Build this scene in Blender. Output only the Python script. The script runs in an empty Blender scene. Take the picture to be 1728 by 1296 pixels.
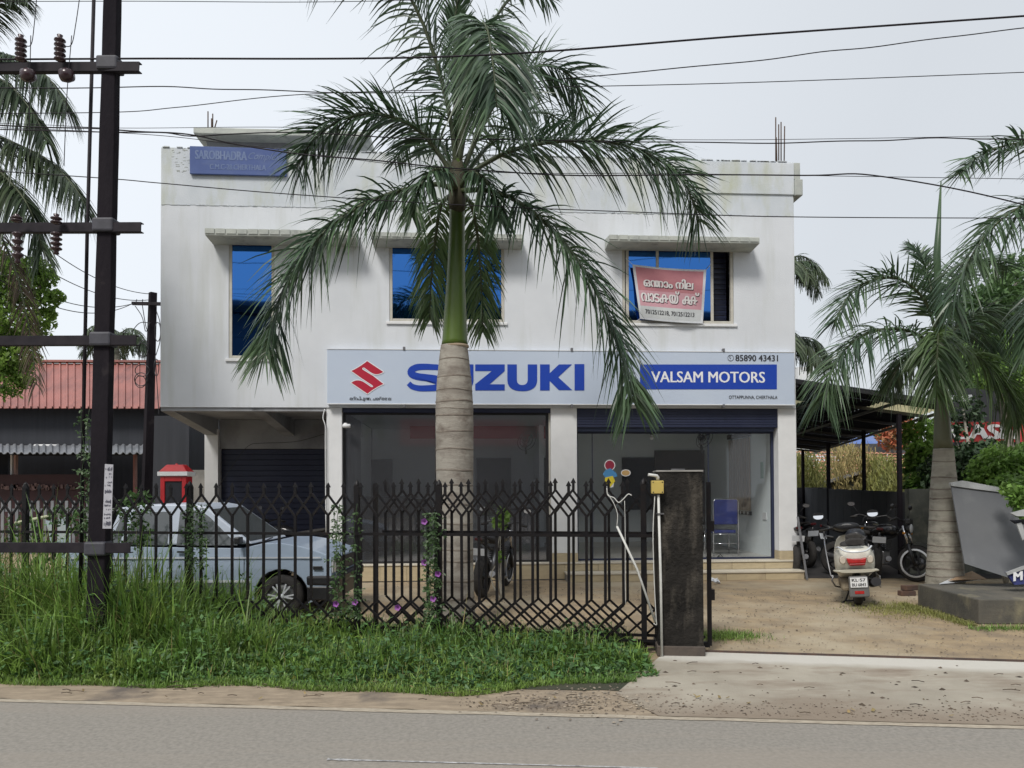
import bpy, math, random
import numpy as np
from mathutils import Vector, Matrix, Euler
random.seed(7); rng = np.random.default_rng(7)
R = math.radians
SC = bpy.context.scene
COL = SC.collection

# ------------------------------------------------------------------ camera
cd = bpy.data.cameras.new('camera'); cam = bpy.data.objects.new('camera', cd); COL.objects.link(cam)
FPX = 1300.0; PROW = 798.0
cd.sensor_width = 36; cd.lens = 36 * FPX / 1728; cd.shift_y = (PROW - 648) / 1728
cd.clip_start = 0.05; cd.clip_end = 2000
cam.location = (0, 0, 1.6)
CR = Matrix.Rotation(R(90 + 0.9), 3, 'X') @ Matrix.Rotation(-0.0045, 3, 'Z')
cam.rotation_euler = CR.to_euler()
SC.camera = cam
# ------------------------------------------------------------------ light
SUN_EL, SUN_AZ = 50.0, 205.0      # azimuth: compass-like angle from +Y clockwise -> behind the camera
w = bpy.data.worlds.new("World"); SC.world = w; w.use_nodes = True
nt = w.node_tree; bg = nt.nodes['Background']
sk = nt.nodes.new('ShaderNodeTexSky'); sk.sky_type = 'NISHITA'; sk.sun_disc = False
sk.sun_elevation = R(SUN_EL); sk.sun_rotation = R(SUN_AZ); sk.dust_density = 4
mx = nt.nodes.new('ShaderNodeMix'); mx.data_type = 'RGBA'; mx.inputs[0].default_value = 0.92
mx.inputs[7].default_value = (4.0, 4.2, 4.42, 1)      # even bright overcast
# the overcast glows a little more towards the upper left, where the sun stands behind the cloud
tcw = nt.nodes.new('ShaderNodeTexCoord'); dt = nt.nodes.new('ShaderNodeVectorMath'); dt.operation = 'DOT_PRODUCT'
gv = Vector((-.75, .45, .48)).normalized(); dt.inputs[1].default_value = tuple(gv); nt.links.new(tcw.outputs['Generated'], dt.inputs[0])
rg_ = nt.nodes.new('ShaderNodeMapRange'); rg_.inputs[1].default_value = .25; rg_.inputs[2].default_value = 1.0; rg_.inputs[3].default_value = .98; rg_.inputs[4].default_value = 1.30
nt.links.new(dt.outputs['Value'], rg_.inputs[0])
sc_ = nt.nodes.new('ShaderNodeVectorMath'); sc_.operation = 'SCALE'; nt.links.new(rg_.outputs[0], sc_.inputs['Scale'])
nt.links.new(sk.outputs[0], mx.inputs[6]); nt.links.new(mx.outputs[2], sc_.inputs[0]); nt.links.new(sc_.outputs[0], bg.inputs[0])
bg.inputs[1].default_value = 0.10
sd = bpy.data.lights.new('sun', 'SUN'); sun = bpy.data.objects.new('sun', sd); COL.objects.link(sun)
sd.energy = 1.5; sd.angle = R(15); sd.color = (1, 0.96, 0.9)
_sd = Vector((math.sin(R(SUN_AZ)) * math.cos(R(SUN_EL)), math.cos(R(SUN_AZ)) * math.cos(R(SUN_EL)), math.sin(R(SUN_EL))))
sun.rotation_euler = _sd.to_track_quat('Z', 'Y').to_euler(); sun.location = (0, -10, 20)
SC.view_settings.view_transform = 'Standard'; SC.view_settings.look = 'None'
SC.view_settings.exposure = 0.88; SC.view_settings.gamma = 1; SC.view_settings.use_curve_mapping = False
SC.render.engine = 'CYCLES'
SC.cycles.max_bounces = 8; SC.cycles.transparent_max_bounces = 16

# ------------------------------------------------------------------ photograph geometry
CAMP = Vector((0, 0, 1.6))
def ray(px, py): return CR @ Vector(((px - 864) / FPX, -(py - PROW) / FPX, -1))
def P(px, py, Y):
    d = ray(px, py); return CAMP + d * (Y / d.y)
def G(px, py, z=0.0):
    d = ray(px, py); return CAMP + d * ((z - 1.6) / d.z)
def PL(px, py, p0, n):
    d = ray(px, py); return CAMP + d * ((Vector(p0) - CAMP).dot(n) / d.dot(n))
PHI = math.atan(0.066)
FO = Vector((0, 12.9, 0)); FU = Vector((math.cos(PHI), math.sin(PHI), 0)); FV = Vector((-math.sin(PHI), math.cos(PHI), 0))
def F(px, py, v=0.0):
    p = PL(px, py, FO + FV * v, FV) - FO
    return p.dot(FU), p.z
def U(px, py=800, v=0.0): return F(px, py, v)[0]
def ZZ(px, py, v=0.0): return F(px, py, v)[1]

# ------------------------------------------------------------------ materials
def lin(h):
    h = h.lstrip('#'); o = []
    for i in (0, 2, 4):
        c = int(h[i:i + 2], 16) / 255
        o.append(c / 12.92 if c <= .04045 else ((c + .055) / 1.055) ** 2.4)
    return tuple(o)
MC = {}
def mat(name, c1, c2=None, scale=4.0, rough=.7, bump=0.0, bscale=40.0, metal=0.0, stretch=(1, 1, 1), detail=4, lo=.35, hi=.65,
        c3=None, s3=1.0, st3=(1, 1, 1), lo3=.5, hi3=.7, spec=.5, trans=None, island=0.0, rvar=0.0, bdist=.01, emit=None):
    if name in MC: return MC[name]
    m = bpy.data.materials.new(name); m.use_nodes = True; MC[name] = m
    N = m.node_tree.nodes; L = m.node_tree.links; b = N['Principled BSDF']
    if isinstance(c1, str): c1 = lin(c1)
    if isinstance(c2, str): c2 = lin(c2)
    if isinstance(c3, str): c3 = lin(c3)
    b.inputs['Roughness'].default_value = rough; b.inputs['Metallic'].default_value = metal
    b.inputs['Specular IOR Level'].default_value = spec
    tc = N.new('ShaderNodeTexCoord')
    def noise(s, st, det=4):
        mp = N.new('ShaderNodeMapping'); mp.inputs['Scale'].default_value = st
        L.new(tc.outputs['Object'], mp.inputs[0])
        n = N.new('ShaderNodeTexNoise'); n.inputs['Scale'].default_value = s; n.inputs['Detail'].default_value = det
        n.inputs['Roughness'].default_value = .6
        L.new(mp.outputs[0], n.inputs[0]); return n
    def ramp(src, a, bb):
        r = N.new('ShaderNodeMapRange'); r.inputs[1].default_value = a; r.inputs[2].default_value = bb; r.clamp = True
        L.new(src, r.inputs[0]); return r.outputs[0]
    def mix(f, a, bb):
        x = N.new('ShaderNodeMix'); x.data_type = 'RGBA'
        if hasattr(f, 'name') or not isinstance(f, float): L.new(f, x.inputs[0])
        else: x.inputs[0].default_value = f
        for s, i in ((a, 6), (bb, 7)):
            if isinstance(s, tuple): x.inputs[i].default_value = (*s[:3], 1)
            else: L.new(s, x.inputs[i])
        return x.outputs[2]
    out = (*c1[:3],)
    if c2:
        n = noise(scale, stretch, detail); out = mix(ramp(n.outputs[0], lo, hi), tuple(c1), tuple(c2))
        if rvar:
            rr = N.new('ShaderNodeMapRange'); rr.inputs[3].default_value = rough - rvar; rr.inputs[4].default_value = rough + rvar
            L.new(n.outputs[0], rr.inputs[0]); L.new(rr.outputs[0], b.inputs['Roughness'])
    if c3:
        n3 = noise(s3, st3, 5); out = mix(ramp(n3.outputs[0], lo3, hi3), out, tuple(c3))
    if island:
        g = N.new('ShaderNodeNewGeometry'); h = N.new('ShaderNodeHueSaturation')
        rr = N.new('ShaderNodeMapRange'); rr.inputs[3].default_value = 1 - island; rr.inputs[4].default_value = 1 + island
        L.new(g.outputs['Random Per Island'], rr.inputs[0]); L.new(rr.outputs[0], h.inputs['Value'])
        if isinstance(out, tuple): h.inputs['Color'].default_value = (*out, 1)
        else: L.new(out, h.inputs['Color'])
        out = h.outputs[0]
    if isinstance(out, tuple): b.inputs['Base Color'].default_value = (*out, 1)
    else: L.new(out, b.inputs['Base Color'])
    if bump:
        nb = noise(bscale, stretch, 5); bp = N.new('ShaderNodeBump'); bp.inputs['Strength'].default_value = bump
        bp.inputs['Distance'].default_value = bdist
        L.new(nb.outputs[0], bp.inputs['Height']); L.new(bp.outputs[0], b.inputs['Normal'])
    if trans:
        t = N.new('ShaderNodeBsdfTranslucent'); ms = N.new('ShaderNodeMixShader'); ms.inputs[0].default_value = trans
        if isinstance(out, tuple): t.inputs[0].default_value = (*out, 1)
        else: L.new(out, t.inputs[0])
        L.new(b.outputs[0], ms.inputs[1]); L.new(t.outputs[0], ms.inputs[2]); L.new(ms.outputs[0], N['Material Output'].inputs[0])
    return m

def glassmat(name, tint, refl, fac, rough=.02, dust=0.0):
    if name in MC: return MC[name]
    m = bpy.data.materials.new(name); m.use_nodes = True; MC[name] = m
    N = m.node_tree.nodes; L = m.node_tree.links; N.remove(N['Principled BSDF'])
    t = N.new('ShaderNodeBsdfTransparent'); t.inputs[0].default_value = (*tint, 1)
    g = N.new('ShaderNodeBsdfGlossy'); g.inputs[0].default_value = (*refl, 1); g.inputs['Roughness'].default_value = rough
    fr = N.new('ShaderNodeFresnel'); fr.inputs[0].default_value = 1.5
    gm_ = N.new('ShaderNodeNewGeometry'); io = N.new('ShaderNodeMapRange'); io.inputs[3].default_value = 1.5; io.inputs[4].default_value = 1 / 1.5
    L.new(gm_.outputs['Backfacing'], io.inputs[0]); L.new(io.outputs[0], fr.inputs[0])
    ad = N.new('ShaderNodeMath'); ad.operation = 'ADD'; ad.use_clamp = True; ad.inputs[1].default_value = fac
    L.new(fr.outputs[0], ad.inputs[0])
    ms = N.new('ShaderNodeMixShader'); L.new(ad.outputs[0], ms.inputs[0]); L.new(t.outputs[0], ms.inputs[1]); L.new(g.outputs[0], ms.inputs[2])
    if dust:      # a film of dust on the pane
        df = N.new('ShaderNodeBsdfDiffuse'); df.inputs[0].default_value = (.42, .43, .45, 1); m2 = N.new('ShaderNodeMixShader'); m2.inputs[0].default_value = dust
        L.new(ms.outputs[0], m2.inputs[1]); L.new(df.outputs[0], m2.inputs[2]); ms = m2
    L.new(ms.outputs[0], N['Material Output'].inputs[0]); return m

# ------------------------------------------------------------------ mesh helpers
MW = {}       # world matrices of parents
def tagp(o, label=None, cat=None, group=None, kind=None):
    if label: o['label'] = label
    if cat: o['category'] = cat
    if group: o['group'] = group
    if kind: o['kind'] = kind
    return o
def thing(name, loc, label, cat, rz=0.0, group=None):
    o = bpy.data.objects.new(name, None); COL.objects.link(o); o.empty_display_size = .2
    o.location = loc; o.rotation_euler = (0, 0, rz)
    MW[o] = Matrix.Translation(Vector(loc)) @ Matrix.Rotation(rz, 4, 'Z')
    return tagp(o, label, cat, group)
class MB:
    def __init__(s): s.v = []; s.f = []; s.m = []; s.s = []
    def add(s, vs, fs, mi=0, sm=False):
        b = len(s.v); s.v += [tuple(p) for p in vs]
        for f in fs: s.f.append([i + b for i in f]); s.m.append(mi); s.s.append(sm)
        return s
    def box(s, x0, x1, y0, y1, z0, z1, mi=0):
        vs = [(x, y, z) for z in (z0, z1) for y in (y0, y1) for x in (x0, x1)]
        return s.add(vs, [(0, 2, 3, 1), (4, 5, 7, 6), (0, 1, 5, 4), (2, 6, 7, 3), (0, 4, 6, 2), (1, 3, 7, 5)], mi)
    def hexa(s, a, mi=0):    # 8 points, bottom ring 4 then top ring 4
        return s.add(a, [(3, 2, 1, 0), (4, 5, 6, 7), (0, 1, 5, 4), (1, 2, 6, 5), (2, 3, 7, 6), (3, 0, 4, 7)], mi)
    def bar(s, p, q, w, h=None, up=(0, 0, 1), mi=0):
        p = Vector(p); q = Vector(q); h = h or w; d = (q - p).normalized(); up = Vector(up)
        if abs(d.dot(up)) > .95: up = Vector((0, 1, 0))
        a = d.cross(up).normalized() * w / 2; b = a.cross(d).normalized() * h / 2
        return s.hexa([p - a - b, p + a - b, p + a + b, p - a + b, q - a - b, q + a - b, q + a + b, q - a + b], mi)
    def tube(s, pts, r, n=8, mi=0, sm=True, cap=True):
        pts = [Vector(p) for p in pts]; k = len(pts); rs = r if isinstance(r, (list, tuple)) else [r] * k
        vs = []; ref = None
        for i, p in enumerate(pts):
            t = (pts[min(i + 1, k - 1)] - pts[max(i - 1, 0)]).normalized()
            if ref is None: ref = Vector((0, 0, 1)) if abs(t.z) < .9 else Vector((0, 1, 0))
            a = t.cross(ref).normalized(); b = a.cross(t).normalized(); ref = b
            for j in range(n):
                an = 2 * math.pi * j / n; vs.append(p + (a * math.cos(an) + b * math.sin(an)) * rs[i])
        fs = [(i * n + j, i * n + (j + 1) % n, (i + 1) * n + (j + 1) % n, (i + 1) * n + j) for i in range(k - 1) for j in range(n)]
        s.add(vs, fs, mi, sm)
        if cap:
            b0 = len(s.v) - len(vs)
            s.f.append([b0 + j for j in range(n)]); s.m.append(mi); s.s.append(False)
            s.f.append([b0 + (k - 1) * n + j for j in reversed(range(n))]); s.m.append(mi); s.s.append(False)
        return s
    def lathe(s, prof, c=(0, 0, 0), axis='Z', n=24, mi=0, sm=True, cap=False):
        c = Vector(c); vs = []
        for r, h in prof:
            for j in range(n):
                a = 2 * math.pi * j / n; x, y = r * math.cos(a), r * math.sin(a)
                vs.append(c + Vector({'Z': (x, y, h), 'Y': (x, h, y), 'X': (h, x, y)}[axis]))
        k = len(prof)
        s.add(vs, [(i * n + j, i * n + (j + 1) % n, (i + 1) * n + (j + 1) % n, (i + 1) * n + j) for i in range(k - 1) for j in range(n)], mi, sm)
        if cap:
            b0 = len(s.v) - len(vs)
            for base in (0, (k - 1) * n): s.f.append([b0 + base + j for j in range(n)]); s.m.append(mi); s.s.append(False)
        return s
    def loft(s, secs, mi=0, sm=True, cap=True, closed=True):
        n = len(secs[0]); k = len(secs); vs = [p for q in secs for p in q]; b0 = len(s.v)
        rg = n if closed else n - 1
        s.add(vs, [(i * n + j, i * n + (j + 1) % n, (i + 1) * n + (j + 1) % n, (i + 1) * n + j) for i in range(k - 1) for j in range(rg)], mi, sm)
        if cap:
            for base in (0, (k - 1) * n): s.f.append([b0 + base + j for j in range(n)]); s.m.append(mi); s.s.append(False)
        return s
    def prism(s, poly, f0, f1, mi=0):    # poly of 2D points, f0/f1 map (a,b)->3D for both ends
        n = len(poly); a = [f0(*p) for p in poly]; b = [f1(*p) for p in poly]
        return s.add(a + b, [list(range(n)), list(range(2 * n - 1, n - 1, -1))] + [(i, i + n, (i + 1) % n + n, (i + 1) % n) for i in range(n)], mi)
    def quad(s, a, b, c, d, mi=0): return s.add([a, b, c, d], [(0, 1, 2, 3)], mi)
    def build(s, name, mats, parent=None, world=False, bevel=0, seg=2, label=None, cat=None, group=None, kind=None, fixn=True, sub=0):
        if parent is not None and world:
            inv = MW[parent].inverted(); s.v = [tuple(inv @ Vector(p)) for p in s.v]
        me = bpy.data.meshes.new(name); me.from_pydata(s.v, [], s.f)
        mats = mats if isinstance(mats, (list, tuple)) else [mats]
        for m in mats: me.materials.append(m)
        me.polygons.foreach_set('material_index', s.m); me.polygons.foreach_set('use_smooth', s.s); me.update()
        if fixn:
            import bmesh
            b = bmesh.new(); b.from_mesh(me); bmesh.ops.recalc_face_normals(b, faces=b.faces); b.to_mesh(me); b.free()
        o = bpy.data.objects.new(name, me); COL.objects.link(o)
        if parent is not None: o.parent = parent; MW[o] = MW[parent]
        else: MW[o] = Matrix.Identity(4)
        if bevel:
            bv = o.modifiers.new('bevel', 'BEVEL'); bv.width = bevel; bv.segments = seg; bv.limit_method = 'ANGLE'; bv.angle_limit = R(40)
        if sub:
            sm = o.modifiers.new('sub', 'SUBSURF'); sm.levels = sub; sm.render_levels = sub
        return tagp(o, label, cat, group, kind)
def copy_tree(o, parent=None):
    c = o.copy(); COL.objects.link(c); c.parent = parent
    for ch in list(o.children): copy_tree(ch, c)
    MW[c] = MW.get(o)
    return c
def share(proto, parent, M4):       # another piece with the same mesh
    o = proto.copy(); COL.objects.link(o); o.parent = parent; o.matrix_local = M4; MW[o] = MW[parent]; return o

def np_mesh(name, V, Q, mats, parent=None, smooth=True, midx=None, world=False, **kw):
    V = np.asarray(V, dtype=np.float32)
    if parent is not None and world:
        inv = np.array(MW[parent].inverted()); V = V @ inv[:3, :3].T + inv[:3, 3]
    me = bpy.data.meshes.new(name)
    me.vertices.add(len(V)); me.vertices.foreach_set('co', V.astype(np.float32).ravel())
    k = Q.shape[1]; me.loops.add(Q.size); me.loops.foreach_set('vertex_index', Q.astype(np.int32).ravel())
    me.polygons.add(len(Q)); me.polygons.foreach_set('loop_start', np.arange(0, Q.size, k, dtype=np.int32))
    me.polygons.foreach_set('loop_total', np.full(len(Q), k, dtype=np.int32))
    for m in (mats if isinstance(mats, (list, tuple)) else [mats]): me.materials.append(m)
    if midx is not None: me.polygons.foreach_set('material_index', midx.astype(np.int32))
    me.polygons.foreach_set('use_smooth', np.full(len(Q), smooth)); me.update(calc_edges=True)
    o = bpy.data.objects.new(name, me); COL.objects.link(o)
    if parent is not None: o.parent = parent; MW[o] = MW[parent]
    tagp(o, kw.get('label'), kw.get('cat'), kw.get('group'), kw.get('kind')); return o
def strips(p0, d, wv, Ln, W, g, nseg=4, prof=None, twist=None):
    """curved tapering blades: returns V, Q"""
    N = len(p0); s = np.linspace(0, 1, nseg + 1)
    prof = np.array(prof) if prof is not None else np.clip(np.minimum(s * 6 + .45, 1) * (1 - s ** 2.2), .03, 1)
    c = p0[:, None, :] + d[:, None, :] * (Ln[:, None] * s)[..., None]
    c[..., 2] -= (g[:, None] * Ln[:, None] * s ** 2)
    hw = (W[:, None] * prof[None, :] / 2)[..., None] * wv[:, None, :]
    V = np.stack([c - hw, c + hw], axis=2).reshape(-1, 3)
    b = (np.arange(N) * (nseg + 1) * 2)[:, None] + (np.arange(nseg) * 2)[None, :]
    Q = np.stack([b, b + 1, b + 3, b + 2], axis=-1).reshape(-1, 4)
    return V, Q
def nrm(a): return a / np.maximum(np.linalg.norm(a, axis=-1, keepdims=True), 1e-9)
def cr(pts, n):      # Catmull-Rom
    p = np.array([list(q) for q in pts], float); p = np.vstack([2 * p[0] - p[1], p, 2 * p[-1] - p[-2]])
    k = len(p) - 3; out = []
    for t in np.linspace(0, k - 1e-6, n):
        i = int(t); u = t - i; a, b, c, d = p[i], p[i + 1], p[i + 2], p[i + 3]
        out.append(.5 * ((2 * b) + (-a + c) * u + (2 * a - 5 * b + 4 * c - d) * u * u + (-a + 3 * b - 3 * c + d) * u ** 3))
    return np.array(out)

def text_mesh(s, bold=0.0, shear=0.0, seg=None, font_up=True):
    """returns (verts, faces) of a flat text, normalised to its box 0..1 x 0..1; seg: list of (string, overlap)"""
    V = []; Fc = []; x = 0.0
    for st, ov in (seg or [(s, 0)]):
        c = bpy.data.curves.new('t', 'FONT'); c.body = st; c.size = 1; c.shear = shear; c.resolution_u = 3
        o = bpy.data.objects.new('t', c); COL.objects.link(o)
        dg = bpy.context.evaluated_depsgraph_get(); dg.update()
        me = bpy.data.meshes.new_from_object(o.evaluated_get(dg))
        vs = [v.co.copy() for v in me.vertices]; fs = [list(p.vertices) for p in me.polygons]
        bpy.data.objects.remove(o); bpy.data.curves.remove(c); bpy.data.meshes.remove(me)
        if not vs: x += .3; continue
        mn = min(v.x for v in vs); mxx = max(v.x for v in vs)
        x -= ov
        for k, dx in enumerate((0,) if not bold else (-bold, 0, bold)):
            b = len(V); V += [(v.x - mn + x + dx, v.y, k * .0003) for v in vs]; Fc += [[i + b for i in f] for f in fs]
        x += mxx - mn + .08
    x0 = min(v[0] for v in V); x1 = max(v[0] for v in V); y0 = min(v[1] for v in V); y1 = max(v[1] for v in V)
    return [((a - x0) / (x1 - x0), (b - y0) / (y1 - y0), c) for a, b, c in V], Fc
def put_text(parent, s, x0, x1, z0, z1, y, m, name='lettering', bold=0, shear=0, seg=None, fn=None, world=False, label=None, split=False):
    vs, fs = text_mesh(s, bold, shear, seg)
    if split:      # one object per letter: faces whose x-spans overlap belong to the same letter
        iv = sorted((min(vs[i][0] for i in f), max(vs[i][0] for i in f), k) for k, f in enumerate(fs)); groups = []
        for a, b, k in iv:
            if groups and a < groups[-1][0] - 1e-4: groups[-1][0] = max(groups[-1][0], b); groups[-1][1].append(k)
            else: groups.append([b, [k]])
        f_ = fn or (lambda a, b, c: (x0 + (x1 - x0) * a, y - c, z0 + (z1 - z0) * b))
        for _, ks in groups:
            used = sorted({i for k in ks for i in fs[k]}); mp = {i: j for j, i in enumerate(used)}
            MB().add([f_(*vs[i]) for i in used], [[mp[i] for i in fs[k]] for k in ks]).build('letter', m, parent, world=world, fixn=False)
        return None
    f = fn or (lambda a, b, c: (x0 + (x1 - x0) * a, y - c, z0 + (z1 - z0) * b))
    mb = MB(); mb.add([f(*v) for v in vs], fs)
    return mb.build(name, m, parent, world=world, fixn=False, label=label)
# ------------------------------------------------------------------ materials used
m_wall = mat('painted wall', (.64, .665, .70), (.59, .615, .65), 1.3, .85, .3, 60, c3=(.50, .52, .505), s3=1.5, st3=(2.2, 2.2, .22), lo3=.50, hi3=.80)
m_wallup = mat('stained parapet', (.59, .62, .655), (.50, .54, .58), 1.6, .85, .3, 50, c3=(.42, .44, .32), s3=1.6, st3=(1.6, 1.6, .5), lo3=.50, hi3=.78)
m_white = mat('white paint', (.72, .73, .74), (.66, .67, .68), 3, .6)
m_slab = mat('weathered slab edge', (.46, .48, .44), (.36, .38, .36), 4, .9, .4, 60, c3=(.2, .21, .2), s3=5, st3=(1, 1, .6), lo3=.56, hi3=.75)
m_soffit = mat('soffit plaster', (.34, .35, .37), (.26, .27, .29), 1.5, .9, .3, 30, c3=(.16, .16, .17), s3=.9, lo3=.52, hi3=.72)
m_navy = mat('navy metal', (.012, .018, .05), (.02, .026, .06), 2, .45)
m_frame = mat('beige window frame', (.52, .5, .44), (.44, .42, .37), 6, .6)
m_blueglass = None
m_tile = mat('beige stone tile', (.50, .42, .28), (.43, .36, .24), 3, .35, .05, 80, stretch=(1, 1, 6), c3=(.3, .24, .17), s3=2.5, lo3=.55, hi3=.8)
m_lighttile = mat('pale stone edge', (.60, .56, .47), (.52, .48, .4), 4, .4)
m_black = mat('black painted iron', (.005, .005, .007), (.011, .009, .009), 9, .42, .3, 60, c3=(.04, .024, .016), s3=12, lo3=.62, hi3=.78, spec=.25)
m_dark = mat('dark void', (.012, .014, .02), (.02, .022, .03), 3, .8)
m_conc = mat('concrete', (.30, .29, .27), (.22, .21, .2), 3, .9, .5, 40, c3=(.13, .13, .12), s3=2, lo3=.5, hi3=.75)
m_concblack = mat('blackened concrete', (.010, .0095, .009), (.034, .031, .028), 3.0, .92, .9, 28, detail=9, c3=(.13, .115, .095), s3=5, st3=(1, 1, .35), lo3=.50, hi3=.80, bdist=.03, spec=.15)
m_chrome = mat('chrome', (.6, .6, .62), None, rough=.18, metal=1)
m_steel = mat('dull steel', (.28, .28, .29), (.2, .2, .21), 8, .4, metal=.8)
m_rubber = mat('rubber', (.018, .017, .017), (.035, .032, .03), 12, .85)
m_blackpl = mat('black plastic', (.015, .015, .017), (.022, .022, .025), 6, .4)
m_text = mat('black print', (.02, .02, .025), None, rough=.5)
m_wtext = mat('white print', (.75, .76, .78), None, rough=.5)

# ------------------------------------------------------------------ ground
def sheet(name, poly, z, m, kind='structure', cuts=0, label=None, cat=None):
    mb = MB(); mb.add([(x, y, z) for x, y in poly], [list(range(len(poly)))])
    return mb.build(name, m, kind=kind, fixn=False, label=label, cat=cat)
m_ground = mat('yard dirt', (.35, .265, .160), (.225, .175, .118), 3.0, .95, .9, 26, detail=12, c3=(.39, .33, .235), s3=.45, lo3=.48, hi3=.62, bdist=.02)
g = sheet('ground', [(-300, -60), (300, -60), (300, 400), (-300, 400)], 0, m_ground)
def roadY(x): return 5.43 - .104 * x
m_asph = mat('asphalt', (.27, .25, .22), (.195, .182, .16), 34, .9, .3, 240, stretch=(1, 1, 1), detail=8, c3=(.275, .24, .20), s3=.5, st3=(.22, 2.2, 1), lo3=.44, hi3=.66, bdist=.006)
sheet('road', [(-60, -9), (60, -9), (60, roadY(60)), (-60, roadY(-60))], .003, m_asph)
m_line = mat('worn cream line', (.42, .37, .29), (.27, .23, .18), 14, .9, stretch=(1, 4, 1))
def band(name, x0, x1, off0, off1, z, m, n=60, jit=.0, **k):
    xs = np.linspace(x0, x1, n); mb = MB()
    vs = [(x, roadY(x) + off0 + random.uniform(-jit, jit), z) for x in xs] + [(x, roadY(x) + off1 + random.uniform(-jit, jit), z) for x in xs]
    mb.add(vs, [(i, i + 1, n + i + 1, n + i) for i in range(n - 1)]); return mb.build(name, m, fixn=False, **k)
band('road_edge_line', -40, 40, -.075, .0, .007, m_line, 600, .008, kind='structure')
m_worn = mat('worn white paint', (.5, .5, .5), (.2, .2, .2), 30, .9, stretch=(1, 1, 1))
pa = G(552, 1283); pb = G(1110, 1298)
mb = MB(); n = 80
vs = []
for i in range(n):
    t = i / (n - 1); x = pa.x + (pb.x - pa.x) * t; y = pa.y + (pb.y - pa.y) * t; hw = .006 + (.012 if i < 9 else 0) * random.random() + .004 * random.random()
    vs += [(x, y - hw, .007), (x, y + hw, .007)]
mb.add(vs, [(2 * i, 2 * i + 2, 2 * i + 3, 2 * i + 1) for i in range(n - 1)]); mb.build('lane_line', m_worn, kind='structure', fixn=False)
m_verge = mat('sandy verge', (.335, .27, .195), (.225, .18, .13), 5.5, .95, .7, 40, stretch=(1, 2.5, 1), detail=8, c3=(.12, .10, .085), s3=1.4, lo3=.56, hi3=.7)
band('verge', -40, 1.05, .0, .72, .006, m_verge, 160, .02, kind='structure')
m_apron = mat('concrete apron', (.40, .365, .30), (.29, .26, .21), 1.3, .92, .9, 70, detail=9, c3=(.235, .19, .145), s3=1.1, st3=(1, 2.4, 1), lo3=.48, hi3=.66)
def blend_by_distance(m, near, light):
    """dirt washed in from the road side, clean swept strip along the gate rail"""
    N = m.node_tree.nodes; L = m.node_tree.links; b = N['Principled BSDF']; src = b.inputs['Base Color'].links[0].from_socket
    tc = N.new('ShaderNodeTexCoord'); sp = N.new('ShaderNodeSeparateXYZ'); L.new(tc.outputs['Object'], sp.inputs[0])
    nz = N.new('ShaderNodeTexNoise'); nz.inputs['Scale'].default_value = 2.2; nz.inputs['Detail'].default_value = 8; L.new(tc.outputs['Object'], nz.inputs[0])
    def lincomb(kx, ky, c, kn):
        a = N.new('ShaderNodeMath'); a.operation = 'MULTIPLY_ADD'; L.new(sp.outputs[0], a.inputs[0]); a.inputs[1].default_value = kx; a.inputs[2].default_value = c
        d = N.new('ShaderNodeMath'); d.operation = 'MULTIPLY_ADD'; L.new(sp.outputs[1], d.inputs[0]); d.inputs[1].default_value = ky; L.new(a.outputs[0], d.inputs[2])
        e = N.new('ShaderNodeMath'); e.operation = 'MULTIPLY_ADD'; L.new(nz.outputs[0], e.inputs[0]); e.inputs[1].default_value = kn; L.new(d.outputs[0], e.inputs[2]); return e.outputs[0]
    def step(v, a, c):
        r = N.new('ShaderNodeMapRange'); r.inputs[1].default_value = a; r.inputs[2].default_value = c; r.clamp = True; L.new(v, r.inputs[0]); return r.outputs[0]
    def mixc(f, A, Bc):
        x = N.new('ShaderNodeMix'); x.data_type = 'RGBA'; L.new(f, x.inputs[0])
        for s_, i in ((A, 6), (Bc, 7)):
            if isinstance(s_, tuple): x.inputs[i].default_value = (*s_, 1)
            else: L.new(s_, x.inputs[i])
        return x.outputs[2]
    c1 = mixc(step(lincomb(.104, 1, -5.43, .9), .45, 1.15), near, src)
    c2 = mixc(step(lincomb(-.172, -1, 7.64, .28), .62, .44), c1, light)
    L.new(c2, b.inputs['Base Color'])
blend_by_distance(m_apron, (.235, .19, .145), (.52, .50, .45))
a0 = G(1112, 1111); a1 = G(1040, 1172); a2 = G(900, 1190)
def gateY(x): return 7.64 - .172 * x
ap = [(a0.x, a0.y), (a1.x, a1.y), (1.0, roadY(1.0) - .01), (30, roadY(30) - .01), (30, gateY(30)), (1.6, gateY(1.6))]
sheet('driveway', ap, .011, m_apron)
mb = MB(); mb.bar((1.6, gateY(1.6) + .0, .018), (14, gateY(14), .018), .022, .02)
mb.build('gate_rail', mat('rusty rail', (.10, .06, .045), (.06, .045, .04), 12, .8), label='rusty sliding gate rail crossing the driveway right of the black pillar', cat='rail')

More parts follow.
